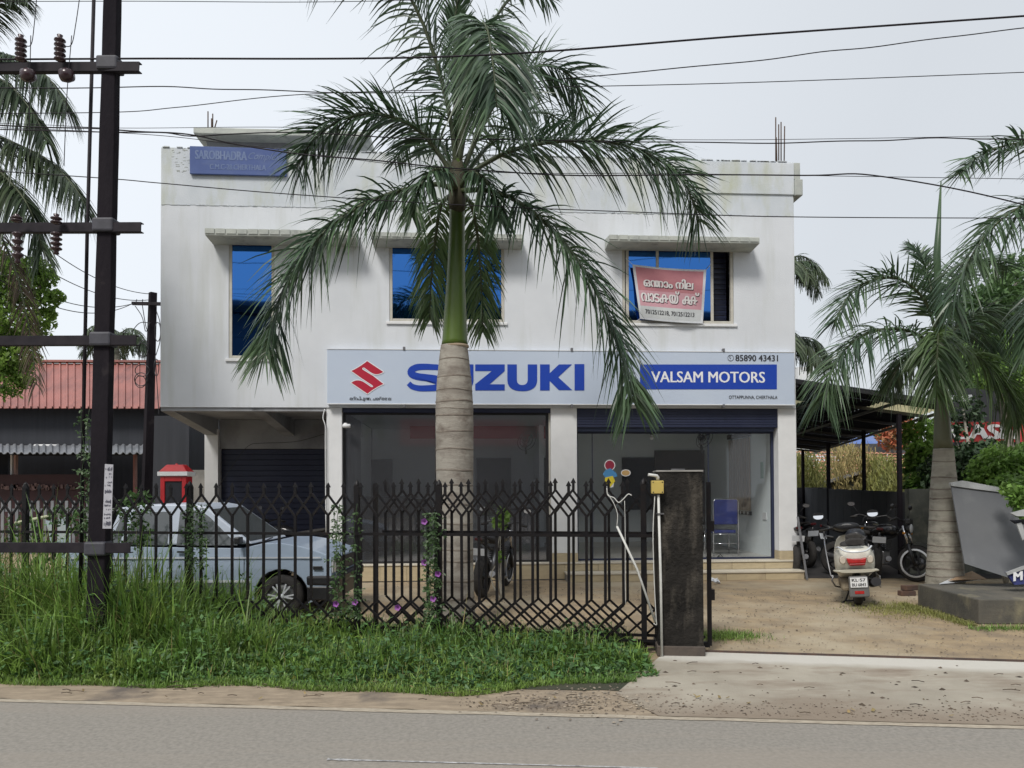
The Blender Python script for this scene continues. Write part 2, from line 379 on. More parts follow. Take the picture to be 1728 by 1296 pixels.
# ------------------------------------------------------------------ main building
B = thing('commercial_building', FO, 'white two storey building with blue signboard and glass shopfronts', 'building', rz=PHI)
u0 = U(271, 500); u1 = U(1341, 500); zs = ZZ(271, 687); zp = ZZ(271, 246)
zmid = ZZ(500, 350)
def wall_holes(mb, a0, a1, z0, z1, holes, v0, v1, mi=0, rmi=None):
    rmi = mi if rmi is None else rmi
    us = sorted({a0, a1, *[h[0] for h in holes], *[h[1] for h in holes]}); zs_ = sorted({z0, z1, *[h[2] for h in holes], *[h[3] for h in holes]})
    for i in range(len(us) - 1):
        for j in range(len(zs_) - 1):
            cu = (us[i] + us[i + 1]) / 2; cz = (zs_[j] + zs_[j + 1]) / 2
            if any(h[0] < cu < h[1] and h[2] < cz < h[3] for h in holes): continue
            for v in (v0, v1): mb.quad((us[i], v, zs_[j]), (us[i + 1], v, zs_[j]), (us[i + 1], v, zs_[j + 1]), (us[i], v, zs_[j + 1]), mi)
    for (p, q, r, s) in holes:
        for a, b in (((p, r), (q, r)), ((q, r), (q, s)), ((q, s), (p, s)), ((p, s), (p, r))):
            mb.quad((a[0], v0, a[1]), (b[0], v0, b[1]), (b[0], v1, b[1]), (a[0], v1, a[1]), rmi)
    for a, b in (((a0, z0), (a1, z0)), ((a1, z0), (a1, z1)), ((a1, z1), (a0, z1)), ((a0, z1), (a0, z0))):
        mb.quad((a[0], v0, a[1]), (b[0], v0, b[1]), (b[0], v1, b[1]), (a[0], v1, a[1]), mi)
W1 = (U(386, 500), U(463, 500), ZZ(420, 605), ZZ(420, 406))
W2 = (U(657, 480), U(851, 480), ZZ(750, 543), ZZ(750, 410))
W3 = (U(1050, 480), U(1238, 480), ZZ(1150, 546), ZZ(1150, 414))
mb = MB(); wall_holes(mb, u0, u1, zs, zmid, [W1, W2, W3], 0, .22)
mb.build('wall', m_wall, B, bevel=0)
mb = MB(); mb.box(u0, u1, -.005, .22, zmid + .001, zp - .02)
ob = mb.build('parapet', m_wallup, B, bevel=.012)
D = 8.5
mb = MB(); mb.box(u0, u0 + .22, .225, D, zs, zp - .03); mb.box(u1 - .22, u1, .225, D, zs, zp - .03); mb.box(u0 + .225, u1 - .225, D - .2, D, 0, zp - .03)
mb.box(u0 + .225, u1 - .225, .225, D - .21, 6.0, 6.12)
mb.build('side_wall', m_wall, B)
# upper floor interior (seen only as darkness through the open sash)
mb = MB(); mb.box(u0 + .23, u1 - .23, 3.0, 3.1, zs + .15, 5.9)
mb.build('partition', m_soffit, B)
# right parapet band
ub = U(1130, 300, -.1)
mb = MB(); mb.box(ub, u1 + .0, -.03, -.006, ZZ(1345, 326, -.1), zp - .05); mb.build('coping', m_wallup, B, bevel=.008)
mb = MB(); mb.box(u1 + .002, u1 + .11, -.03, 2.0, ZZ(1345, 300, -.1), ZZ(1345, 271, -.1) - .003); mb.box(u1 + .002, u1 + .14, -.06, 2.0, ZZ(1345, 328, -.1) + .002, ZZ(1345, 300, -.1) - .003)
mb.build('coping', m_slab, B, bevel=.012)
# plaster patch & ragged top edge
mb = MB(); r2 = random.Random(3)
pu, pz0, pz1 = U(289, 270), ZZ(300, 291), ZZ(300, 249)
for k in range(34):
    a = r2.random(); b = r2.random(); x = pu + .3 * a; z = pz0 + (pz1 - pz0) * b; ww = .01 + .05 * r2.random()
    mb.box(x, x + ww, -.0085, -.0055, z, z + .003 + .006 * r2.random())
mb.build('plaster_crack', m_slab, B, kind='stuff')
mb = MB()
for k in range(240):
    x = u0 + (u1 - u0) * r2.random(); mb.box(x, x + .02 + .07 * r2.random(), -.02 - .004 * r2.random(), .1, zp - .026, zp - .021 + .012 * r2.random() ** 2)
mb.build('parapet_edge', m_wallup, B, kind='stuff')
mb = MB()
for k in range(130):
    x = u0 + (u1 - u0) * (k + r2.random()) / 130; mb.box(x, x + .05 + .04 * r2.random(), -.0085, -.0055, zmid + .003 * r2.random(), zmid + .010 + .01 * r2.random())
mb.build('plaster_seam', m_wallup, B, kind='stuff')
# sunshades
def sunshade(xa, xb, yt, yb, dep=.40):
    a, b = U(xa, yt, -dep), U(xb, yt, -dep); z1 = ZZ(xa, yt, -dep); z0 = ZZ(xa, yb, -dep)
    mb = MB(); mb.hexa([(a, -dep, z0), (b, -dep, z0), (b, -.002, z0 - .03), (a, -.002, z0 - .03), (a, -dep, z1), (b, -dep, z1), (b, -.002, z1 + .05), (a, -.002, z1 + .05)])
    o = mb.build('sunshade', m_slab, B, bevel=.01)
    tb = MB(); n = int((b - a) / .16)
    for i in range(n):
        x = a + (b - a) * i / n; tb.box(x, x + .145, -dep - .012, -dep - .0015, z0 + .03, z1 - .012 + .01 * random.random())
    tb.build('edge_block', m_slab, o, kind='stuff')
    return o
sunshade(346, 600, 385, 397); sunshade(626, 884, 391, 402); sunshade(1028, 1282, 396, 407)
# windows
def pane_mat():
    if 'blue reflective glass' in MC: return MC['blue reflective glass']
    m = bpy.data.materials.new('blue reflective glass'); m.use_nodes = True; MC['blue reflective glass'] = m
    N = m.node_tree.nodes; L = m.node_tree.links; b = N['Principled BSDF']
    b.inputs['Base Color'].default_value = (.045, .17, .50, 1); b.inputs['Metallic'].default_value = 1; b.inputs['Roughness'].default_value = .03
    n = N.new('ShaderNodeTexNoise'); n.inputs['Scale'].default_value = 1.2; bp = N.new('ShaderNodeBump'); bp.inputs['Strength'].default_value = .05; bp.inputs['Distance'].default_value = .02
    tc = N.new('ShaderNodeTexCoord'); L.new(tc.outputs['Object'], n.inputs[0]); L.new(n.outputs[0], bp.inputs['Height']); L.new(bp.outputs[0], b.inputs['Normal'])
    return m
def window(w, bars, panes, fr=.05, v=.012):
    a, b, z0, z1 = w
    f = MB()
    f.box(a + .002, a + fr, v, v + .06, z0 + .002, z1 - .002); f.box(b - fr, b - .002, v, v + .06, z0 + .002, z1 - .002)
    f.box(a + fr + .001, b - fr - .001, v, v + .06, z0 + .002, z0 + fr); f.box(a + fr + .001, b - fr - .001, v, v + .06, z1 - fr, z1 - .002)
    for x in bars: f.box(x - .025, x + .025, v + .002, v + .058, z0 + fr + .001, z1 - fr - .001)
    fo = f.build('window', m_frame, B, bevel=.004)
    for (x0, x1, blue) in panes:
        p = MB(); p.box(x0, x1, v + .008, v + .014, z0 + fr + .002, z1 - fr - .002)
        p.build('pane', pane_mat() if blue else m_dark, fo)
    s = MB(); s.box(a - .05, b + .05, -.03, -.0015, z0 - .05, z0 - .003); s.build('sill', m_white, fo, bevel=.006)
    return fo
e = .052
window(W1, [], [(W1[0] + e, W1[1] - e, 1)])
window(W2, [], [(W2[0] + e, W2[1] - e, 1)])
x1, x2, x3 = U(1059, 480), U(1110, 480), U(1202, 480)
wo = window(W3, [x1, x2, x3], [(x1 + .027, x2 - .027, 1), (x2 + .027, x3 - .027, 1), (W3[0] + e, x1 - .027, 0)])
gm = MB()
for k in range(14):
    z = W3[2] + .1 + (W3[3] - W3[2] - .16) * k / 13; gm.tube([(x3 + .03, .2, z), (W3[1] - .06, .2, z)], .008, 5)
gm.build('grille', m_black, wo)
mb = MB(); mb.box(x3 + .03, W3[1] - .05, .24, .27, W3[2], W3[3]); mb.build('dark_backing', m_navy, wo)  # dark sheet put in for the unlit interior behind the open sash

# roof cabin
ca, cb_ = U(333, 230, 1.0), U(600, 230, 1.0)
zt = ZZ(330, 214, .6); zb_ = ZZ(330, 225, .6)
ca0 = U(326, 214, .6)
mb = MB(); mb.box(ca0, cb_ + .3, .6, 4.5, zb_, zt); mb.build('cabin_slab', m_slab, B, bevel=.015)
mb = MB(); mb.hexa([(ca0 + .45, 1.5, 6.1), (cb_ - .2, 1.5, 6.1), (cb_ - .2, 4.2, 6.1), (ca0 + .45, 4.2, 6.1), (ca0 + .12, .9, zb_ - .002), (cb_, .9, zb_ - .002), (cb_, 4.3, zb_ - .002), (ca0 + .12, 4.3, zb_ - .002)])
mb.build('roof_cabin', m_soffit, B)
m_rebar = mat('rusty rebar', (.09, .055, .04), (.06, .04, .03), 20, .9)
for (x, yb, yt, v, dx) in ((351, 214, 188, 1.0, 0), (357, 214, 200, 1.0, 0), (359, 214, 192, 1.1, 0), (360, 214, 203, 1.1, 6), (1309, 272, 198, .3, 0), (1314, 272, 210, .3, 0), (1318, 272, 206, .5, 0), (1323, 272, 213, .5, 1), (1311, 272, 232, .6, -1)):
    a = F(x, yb, v); b = F(x + dx, yt, v)
    mb = MB(); mb.tube([(a[0], v, a[1] - .1), (b[0], v, b[1])], .011, 5); mb.build('rebar', m_rebar, B)

# ---- ground storey
zf = .30; zc = 2.86
pil = [(U(551, 800, .02), U(577, 800, .02)), (U(930, 800, .02), U(974, 800, .02)), (U(1314, 800, .02), U(1345, 800, .02) - .005)]
for i, (a, b) in enumerate(pil):
    mb = MB(); mb.box(a, b, .02, .36, .45 if i else .0, zs - .001); o = mb.build('pillar', m_white, B, bevel=.006)
    if i:
        mb = MB(); mb.box(a - .004, b + .004, .012, .368, zf + .001, .449); mb.build('pillar_base', m_tile, o)
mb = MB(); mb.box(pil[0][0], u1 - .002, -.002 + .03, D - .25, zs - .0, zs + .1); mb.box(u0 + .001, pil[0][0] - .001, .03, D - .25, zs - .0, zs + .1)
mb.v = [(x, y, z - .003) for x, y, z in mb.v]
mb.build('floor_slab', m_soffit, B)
# beams over the shopfronts
mb = MB(); mb.box(pil[0][1] + .001, pil[1][0] - .001, .06, .30, ZZ(700, 696, .06), zs - .004); mb.build('lintel', m_navy, B)
zr = ZZ(1100, 722, .06)
o = MB().box(pil[1][1] + .001, pil[2][0] - .001, .05, .30, zr, zs - .004).build('shutter_box', m_navy, B)
for k in range(7):
    z = zr + .01 + (zs - zr - .02) * k / 7
    pr = MB().box(pil[1][1] + .003, pil[2][0] - .003, .040, .0495, z, z + (zs - zr) / 7 - .012).build('shutter_slat', m_navy, o, bevel=.003)
MB().box(pil[1][1] + .03, pil[2][0] - .03, .12, .26, zr - .055, zr - .002).build('shutter_rail', mat('dusky blue metal', (.05, .07, .14), None, rough=.5), B)
# room
ra, rb = pil[0][1] - .0, U(1305, 800, .45)
m_room = mat('pale interior paint', (.82, .87, .88), (.77, .82, .83), 1.5, .7)
m_floor = mat('interior floor', (.45, .44, .41), (.38, .37, .35), 2, .3)
mb = MB(); mb.box(ra, rb + .2, 4.4, 4.5, zf, zc); mb.build('back_wall', m_room, B)
mb = MB(); mb.box(rb, rb + .1, .37, 4.39, zf, zc); mb.box(ra - .12, ra - .02, .37, 4.39, zf, zc); mb.build('inner_wall', m_room, B)
MB().box(ra, rb, .37, 4.39, zc + .001, zc + .02).build('ceiling', m_room, B)
MB().box(ra - .2, rb + .3, .30, 4.39, .02, zf - .001).build('room_floor', m_floor, B)
mid = (pil[1][0] + pil[1][1]) / 2
MB().box(mid - .1, mid + .0, 3.2, 4.38, zf, zc).build('inner_wall', m_room, B)
def fbox(xa, xb, ya, yb, v, dep, name, m, par=B, **k):
    a, b = U(xa, ya, v), U(xb, ya, v); z1, z0 = ZZ((xa + xb) / 2, ya, v), ZZ((xa + xb) / 2, yb, v)
    return MB().box(a, b, v, v + dep, z0, z1).build(name, m, par, **k)
for q in ((588, 662, 775, 870), (804, 862, 773, 870), (907, 925, 772, 860), (1050, 1150, 772, 860)):
    fbox(*q, 4.34, .05, 'inner_window', m_dark)
for q in ((1105, 1190, 760, 905),): fbox(*q, 4.3, .05, 'inner_door', mat('brown door', (.06, .04, .03), (.04, .03, .025), 3, .5))
fbox(692, 930, 708, 740, 3.6, .04, 'reflection_band', mat('red reflection tint', (.30, .04, .05), None, rough=.6))  # board added to stand in for a red reflection in the shop glass
fbox(586, 612, 711, 738, 2.5, .03, 'notice', m_white)
# counters and fittings
def counter(xa, xb, ya, v, name, m, label, cat='counter', dep=.6):
    a, b = U(xa, ya, v), U(xb, ya, v); z1 = ZZ((xa + xb) / 2, ya, v)
    t = thing(name, MW[B] @ Vector(((a + b) / 2, v + dep / 2, zf)), label, cat, rz=PHI)
    hw = (b - a) / 2; h = z1 - zf
    MB().box(-hw, hw, -dep / 2, dep / 2, h - .04, h).build('top', m_blackpl, t, bevel=.005)
    MB().box(-hw + .03, hw - .03, -dep / 2 + .04, dep / 2 - .04, .0, h - .041).build('body', m, t, bevel=.004)
    return t
counter(596, 702, 838, 2.4, 'reception_counter', mat('dark laminate', (.06, .055, .05), None, rough=.4), 'dark reception counter behind the left shop window')
counter(835, 905, 858, 2.2, 'office_desk', m_steel, 'grey office desk behind glass just left of the middle white pillar', 'desk')
def office_chair(px, py, v, label):
    p = MW[B] @ Vector((U(px, py, v), v, zf)); t = thing('office_chair', p, label, 'chair', rz=PHI)
    MB().box(-.24, .24, -.24, .24, .43, .5).build('seat', m_blackpl, t, bevel=.03)
    mb = MB(); mb.loft([[(-.2, .2, .52), (.2, .2, .52), (.2, .26, .52), (-.2, .26, .52)], [(-.23, .22, .8), (.23, .22, .8), (.23, .28, .8), (-.23, .28, .8)], [(-.17, .24, 1.02), (.17, .24, 1.02), (.17, .29, 1.02), (-.17, .29, 1.02)]], sm=False)
    mb.build('backrest', m_blackpl, t, bevel=.02)
    MB().tube([(0, 0, .06), (0, 0, .43)], .03, 8).build('column', m_chrome, t)
    for k in range(5):
        a = k * 1.2566; MB().bar((0, 0, .07), (.28 * math.cos(a), .28 * math.sin(a), .035), .035).build('leg', m_blackpl, t)
office_chair(713, 880, 3.2, 'black office chair behind the counter in the left shop')
# shop glass
m_sg = glassmat('tinted shop glass', (.80, .81, .84), (.8, .82, .86), .05, .03, .05)
m_sg2 = glassmat('clear shop glass', (.97, .98, .985), (.8, .85, .9), .0, .02, .02)
def shopfront(a, b, z0, z1, v, m, mull, fm):
    f = MB(); f.box(a, a + .045, v, v + .05, z0, z1); f.box(b - .045, b, v, v + .05, z0, z1); f.box(a + .046, b - .046, v, v + .05, z0, z0 + .03); f.box(a + .046, b - .046, v, v + .05, z1 - .03, z1)
    for x in mull: f.box(x - .006, x + .006, v + .012, v + .038, z0 + .031, z1 - .031)
    fo = f.build('shopfront', fm, B)
    xs = [a + .047] + [q for x in mull for q in (x - .008, x + .008)] + [b - .047]
    for i in range(0, len(xs), 2): MB().box(xs[i], xs[i + 1], v + .022, v + .028, z0 + .032, z1 - .032).build('pane', m, fo)
    return fo
shopfront(pil[0][1] + .002, pil[1][0] - .03, zf + .001, ZZ(700, 697, .1), .12, m_sg, [U(735, 800, .12), U(795, 800, .12)], m_blackpl)
MB().box(pil[1][0] - .028, pil[1][0] - .002, .1, .2, zf, ZZ(700, 697, .1)).build('door_jamb', m_frame, B)
shopfront(pil[1][1] + .002, pil[2][0] - .002, zf + .001, zr - .057, .22, m_sg2, [U(1000, 800, .22) + .0, U(1196, 800, .22)], m_navy)
# stickers on the right shop glass
S = MB()
def disc(mb, px, py, rx, ry, v, mi=0, n=18, a0=0, ar=1.0):
    c = F(px, py, v); sc = 1 / 99.0
    mb.add([(c[0] + rx * sc * math.cos(2 * math.pi * k / n), v, c[1] + ry * sc * math.sin(2 * math.pi * k / n)) for k in range(n)], [list(range(n))], mi)
def fpoly(mb, pts, v, mi=0): mb.add([(F(x, y, v)[0], v, F(x, y, v)[1]) for x, y in pts], [list(range(len(pts)))], mi)
disc(S, 1029, 785, 9.5, 9.5, .200, 0); disc(S, 1029, 785, 8, 8, .198, 1)
fpoly(S, [(1022, 793), (1030, 790), (1040, 798), (1042, 804), (1034, 806), (1026, 812), (1017, 800)], .196, 2)
fpoly(S, [(1021, 806), (1034, 803), (1038, 812), (1030, 822), (1020, 818)], .194, 3); fpoly(S, [(1023, 817), (1036, 815), (1035, 822), (1024, 824)], .197, 0)
disc(S, 1056, 798, 8.5, 6, .198, 0); disc(S, 1056, 798, 7, 4.6, .196, 4)
S.build('sticker', [m_white, mat('maroon print', (.28, .02, .05), None), mat('sky print', (.07, .25, .5), None), mat('yellow print', (.75, .6, .04), None), mat('ochre print', (.5, .32, .13), None)], B, fixn=False)
# plinth and steps made of tiles
up0, up1 = U(578, 950, -.02), u1 - .0
us = U(957, 970, -.3)
ux1 = U(1357, 960, -.3)
MB().box(pil[0][0] + .004, u1 - .004, .0, .29, .001, zf - .03).build('plinth', m_conc, B)
MB().box(us + .004, ux1 - .004, -.30, -.004, .001, .118).build('step', m_conc, B)
def tiles(a, b, z0, z1, v, step=.6):
    n = max(1, round((b - a) / step)); s = (b - a) / n; proto = None
    for i in range(n):
        x = a + i * s
        if proto is None:
            proto = MB().box(.002, s - .002, 0, .012, 0, z1 - z0 - .004).build('tile', m_tile, B, bevel=.002, seg=1); o = proto
        else: o = share(proto, B, Matrix.Identity(4))
        o.matrix_local = Matrix.Translation((x, v + random.uniform(-.0015, .0015), z0 + .002))
tiles(pil[0][0], us, .02, zf - .032, -.014, .42); tiles(us, u1, .15, zf - .032, -.014, .6); tiles(us, ux1, .0, .118, -.314, .62)
MB().box(pil[0][0] - .01, u1 + .006, -.03, .29, zf - .03, zf - .001).build('tread', m_lighttile, B, bevel=.004)
MB().box(us - .01, ux1 + .01, -.33, -.016, .12, .15).build('tread', m_lighttile, B, bevel=.004)
# left porch
zl = ZZ(450, 757, 2.3); pa_, pb_ = U(345, 800, 2.25), U(368, 800, 2.25)
MB().box(pa_, pb_, 2.25, 2.55, 0, ZZ(355, 724, 2.25)).build('pillar', m_white, B, bevel=.006)
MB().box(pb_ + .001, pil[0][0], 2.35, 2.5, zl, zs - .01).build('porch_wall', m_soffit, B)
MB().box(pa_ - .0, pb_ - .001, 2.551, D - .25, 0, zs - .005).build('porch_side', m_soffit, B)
n = 22
so = MB().box(pb_ + .002, pil[0][0] - .0, 2.46, 2.49, .0, zl - .002).build('rolling_shutter', m_navy, B)
pr = None
for k in range(n):
    h = zl / n
    if pr is None: pr = MB().box(pb_ + .004, pil[0][0] - .002, 0, .018, .004, h - .006).build('shutter_slat', m_navy, so, bevel=.004, seg=1)
    o = pr if k == 0 else share(pr, so, Matrix.Identity(4))
    o.matrix_local = Matrix.Translation((0, 2.44, k * h))
MB().box(pil[0][0] + .0, pil[0][1], .365, 2.45, 0, zs - .01).build('porch_side', m_soffit, B)
# tapered cantilever beams
for a in (u0 + .0, U(455, 700, 1.2)):
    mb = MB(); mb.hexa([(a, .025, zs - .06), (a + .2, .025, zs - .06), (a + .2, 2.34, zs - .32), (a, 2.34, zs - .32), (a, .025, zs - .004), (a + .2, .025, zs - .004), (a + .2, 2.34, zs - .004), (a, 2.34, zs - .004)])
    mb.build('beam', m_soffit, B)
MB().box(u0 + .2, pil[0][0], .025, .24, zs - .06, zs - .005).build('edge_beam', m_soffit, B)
# small fittings
def cable(mbpts, r, name, m, par, **k): return MB().tube(cr(mbpts, 24), r, 6).build(name, m, par, **k)
zz = lambda x, y, v: (U(x, y, v), v, ZZ(x, y, v))
cable([zz(548, 690, -.03), zz(545, 705, -.03), zz(549, 720, -.03), zz(549, 750, -.03), zz(550, 900, -.03)], .008, 'wiring', m_white, B)
cable([zz(549, 732, 2.2), zz(500, 745, 2.2), zz(440, 748, 2.2), zz(420, 752, 2.2), zz(400, 775, 2.2), zz(370, 820, 2.2)], .005, 'wiring', m_blackpl, B)
t = thing('security_camera', MW[B] @ Vector(zz(583, 716, -.02)), 'small white security camera on the left edge of the left shopfront', 'camera', rz=PHI)
MB().lathe([(0, -.05), (.03, -.045), (.03, .02), (.0, .025)], n=12).build('mount', m_white, t)
MB().lathe([(.0, -.07), (.028, -.06), (.034, -.03), (.034, .06), (.0, .07)], (.02, -.03, -.03), 'X', 14).build('body', m_white, t)
MB().lathe([(.0, -.001), (.022, 0)], (.092, -.03, -.03), 'X', 12).build('lens', m_text, t)
t = thing('hanging_bulb', MW[B] @ Vector(zz(1099, 722, .6)), 'bare bulb hanging at the top of the right shop opening', 'lamp', rz=PHI)
MB().tube([(0, 0, 0), (0, 0, -.08)], .006, 6).build('cord', m_text, t); MB().lathe([(0, -.08), (.02, -.08), (.022, -.12), (0, -.12)], n=10).build('socket', m_text, t)
MB().lathe([(.014, -.12), (.03, -.15), (.034, -.18), (.02, -.21), (0, -.215)], n=14).build('bulb', m_white, t)
def wall_fan(px, py, v, r, label):
    t = thing('wall_fan', MW[B] @ Vector(zz(px, py, v)), label, 'fan', rz=PHI)
    tilt = Matrix.Rotation(.5, 4, 'Z') @ Matrix.Rotation(.45, 4, 'X')
    for k in range(3):
        mb = MB(); mb.tube([tilt @ Vector((r * (1 - k * .3) * math.cos(a), -.05 + .02 * k, r * (1 - k * .3) * math.sin(a))) for a in np.linspace(0, 6.2832, 25)], .006, 5); mb.build('guard_ring', m_blackpl, t)
    for k in range(3):
        a = k * 2.094 + .3; mb = MB()
        mb.add([tilt @ Vector(p) for p in [(0, 0, 0), (r * .85 * math.cos(a), .015, r * .85 * math.sin(a)), (r * .85 * math.cos(a + .7), -.02, r * .85 * math.sin(a + .7))]], [(0, 1, 2)]); mb.build('blade', m_steel, t, fixn=False)
    MB().lathe([(0, -.06), (.05, -.05), (.06, .02), (.05, .12), (0, .14)], (0, .04, 0), 'Y', 12).build('motor', m_blackpl, t)
    MB().bar((0, .12, 0), (.02, .14, -.3), .04).build('bracket', m_blackpl, t)
wall_fan(1186, 738, 1.5, .20, 'dark wall fan behind the glass of the right shop')
wall_fan(887, 742, 3.3, .22, 'dark wall fan inside the left shop near the middle pillar')
# hanging panels (calendar/rack) on the inner right wall
wx = rb - .012
t = thing('wall_rack', MW[B] @ Vector((wx, 2.0, zf)), 'tall wooden key rack hanging on the inner wall of the right shop', 'rack', rz=PHI)
m_wood = mat('pale wood', (.42, .33, .26), (.33, .25, .19), 6, .6, stretch=(1, 1, .2))
zr0, zr1 = ZZ(1260, 868, 1.9) - zf, ZZ(1250, 738, 1.9) - zf
for k in range(6): MB().box(-.02, 0, -.5 + .2 * k, -.5 + .2 * k + .14, zr0 + .08, zr1 - .02).build('strip', m_wood, t)
MB().box(-.03, 0, -.55, .7, zr0, zr0 + .07).build('rail', m_blackpl, t); MB().box(-.03, 0, -.55, .7, zr1, zr1 + .09).build('rail', mat('brown rail', (.12, .09, .08), None), t)
for k in range(6): MB().lathe([(0, 0), (.03, .001), (.03, .008), (0, .01)], (-.045, -.45 + .2 * k, zr0 + .035), 'X', 10).build('knob', m_white, t)
for (vv, z0_, z1_, hw, m, nm) in ((.85, 1.0, 1.13, .09, m_white, 'switch_board'), (.95, 1.75, 2.05, .06, mat('green card', (.3, .42, .35), None), 'notice')):
    MB().box(rb - .012, rb - .001, vv - hw, vv + hw, zf + z0_ - .35, zf + z1_ - .35).build(nm, m, B)
# blue chair, seen from behind
cu = U(1222, 890, 1.0)
t = thing('blue_chair', MW[B] @ Vector((cu - .02, .85, zf)), 'chrome framed chair with blue back standing behind the right shop glass', 'chair', rz=PHI + .05)
m_bl = mat('blue rexine', (.015, .03, .19), (.012, .02, .13), 8, .45)
zb0, zb1 = ZZ(1222, 888, .7) - zf, ZZ(1222, 843, .7) - zf
mb = MB(); nx = 6
mb.box(-.22, .22, -.02, .03, zb0 + .02, zb1 - .005); mb.build('backrest', m_bl, t, bevel=.02, seg=3)
MB().box(-.21, .21, .04, .46, .40, .46).build('seat', m_bl, t, bevel=.02, seg=3)
m_ = [(-.235, .0, 0), (-.235, .0, zb1 - .04), (-.2, 0, zb1 + .005), (.2, 0, zb1 + .005), (.235, 0, zb1 - .04), (.235, 0, 0)]
MB().tube(m_, .011, 8).build('back_frame', m_chrome, t)
for sx in (-1, 1): MB().tube([(.235 * sx, .44, 0), (.235 * sx, .44, .43)], .011, 8).build('leg', m_chrome, t)
for z in (.22, .39): MB().tube([(-.235, 0, z), (.235, 0, z)], .008, 6).build('stretcher', m_chrome, t)
t = thing('sandals', MW[B] @ Vector((U(1211, 940, .25), .36, zf)), 'pair of dark sandals left by the threshold of the right shop', 'footwear', rz=PHI)
for dx in (-.1, .1):
    mb = MB(); mb.loft([[(dx + .04 * math.cos(a) * s1, y, .012 + .012 * math.sin(a)) for a in np.linspace(0, 5.5, 8)] for y, s1 in ((-.13, .5), (-.08, 1), (.02, .8), (.1, 1.1), (.14, .5))]); mb.build('sole', m_rubber, t)
    MB().tube([(dx - .045, .06, .02), (dx, .03, .07), (dx + .045, .06, .02)], .009, 6).build('strap', m_rubber, t)

# ------------------------------------------------------------------ signboards
sa, sb = U(552, 640, -.1), U(1341, 640, -.1); sz0, sz1 = ZZ(900, 683, -.1), ZZ(900, 591, -.1)
SG = thing('shop_signboard', MW[B] @ Vector((0, 0, 0)), 'long pale blue signboard with red logo and blue lettering across the facade', 'signboard', rz=PHI)
m_sign = mat('sign vinyl', (.50, .57, .68), (.47, .54, .66), 1.0, .35)
MB().box(sa, sb, -.10, -.003, sz0, sz1).build('panel', m_sign, SG, bevel=.006)
fr = MB(); fr.box(sa, sb, -.108, -.101, sz0, sz0 + .014); fr.box(sa, sb, -.108, -.101, sz1 - .008, sz1); fr.build('trim', m_white, SG)
for (x, y) in ((682, 588), (965, 590), (1221, 591), (682, 685), (965, 685), (1221, 685)):
    c = F(x, y, -.1); MB().box(c[0] - .02, c[0] + .02, -.115, -.05, c[1] - .03, c[1] + .03).build('clip', m_steel, SG, bevel=.005)
VS = -.104
def sx(px, py=640): return F(px, py, VS)
def sgpoly(polys, m, name, v=VS, par=SG):
    mb = MB()
    for p in polys: mb.add([(F(x, y, v)[0], v, F(x, y, v)[1]) for x, y in p], [list(range(len(p)))])
    return mb.build(name, m, par, fixn=False)
m_blue = mat('sign blue', (.014, .055, .38), None, rough=.35); m_red = mat('sign red', (.42, .02, .045), None, rough=.35)
def q2(a, b, c, n=10): return [((1 - t) ** 2 * a[0] + 2 * t * (1 - t) * b[0] + t * t * c[0], (1 - t) ** 2 * a[1] + 2 * t * (1 - t) * b[1] + t * t * c[1]) for t in np.linspace(0, 1, n)]
LG = lambda p: (570 + p[0] / 1677 * 110, 600 + p[1] / 1296 * 85)
top = [(755, 130)] + [(1190, 422)] + q2((1190, 422), (1000, 560), (820, 425), 8)[1:] + [(680, 320), (640, 325), (640, 350), (920, 520), (1195, 735)] + q2((1195, 735), (980, 820), (765, 995), 6)[1:]
bot = [(330, 700)] + q2((330, 700), (500, 560), (700, 690), 8)[1:] + [(860, 800), (905, 800), (880, 770), (620, 600), (330, 395)] + q2((330, 395), (560, 290), (755, 130), 6)[1:-1]
# logo as one outline: clockwise from the top point
logo = [LG(p) for p in top + bot]
mb = MB()
def outline_off(poly, k):
    cx = sum(p[0] for p in poly) / len(poly); cy = sum(p[1] for p in poly) / len(poly)
    return [(cx + (x - cx) * k, cy + (y - cy) * k) for x, y in poly]
sgpoly([logo], m_red, 'logo', VS - .001)
ed = MB(); L2 = [(F(x, y, VS)[0], F(x, y, VS)[1]) for x, y in logo]
for i in range(len(L2)):
    a, b = L2[i], L2[(i + 1) % len(L2)]; ed.bar((a[0], VS - .001, a[1]), (b[0], VS - .001, b[1]), .012, .003, up=(0, 1, 0))
ed.build('logo_outline', m_wtext, SG)
# big letters
def ribbon(pts, wd):
    o = []; q = []
    for i, p in enumerate(pts):
        a = pts[max(i - 1, 0)]; b = pts[min(i + 1, len(pts) - 1)]; dx, dy = b[0] - a[0], b[1] - a[1]; l = math.hypot(dx, dy)
        w2 = wd / 2 if not callable(wd) else wd(i / (len(pts) - 1)) / 2
        o.append((p[0] - dy / l * w2, p[1] + dx / l * w2)); q.append((p[0] + dy / l * w2, p[1] - dx / l * w2))
    return o + q[::-1]
CR8 = lambda p: (570 + p[0] / 1728 * 430, 590 + p[1] / 402 * 100)
Sc = [(735, 143), (690, 122), (640, 118), (590, 116), (535, 120), (500, 140), (500, 165), (540, 182), (600, 190), (660, 198), (704, 212), (708, 236), (670, 257), (610, 262), (550, 262), (505, 250), (480, 228)]
def S_letter():
    P_ = cr([(x, y, 0) for x, y in Sc], 60)[:, :2]
    return ribbon([CR8(p) for p in P_], lambda t: 8.5 + 3.5 * math.sin(math.pi * t))
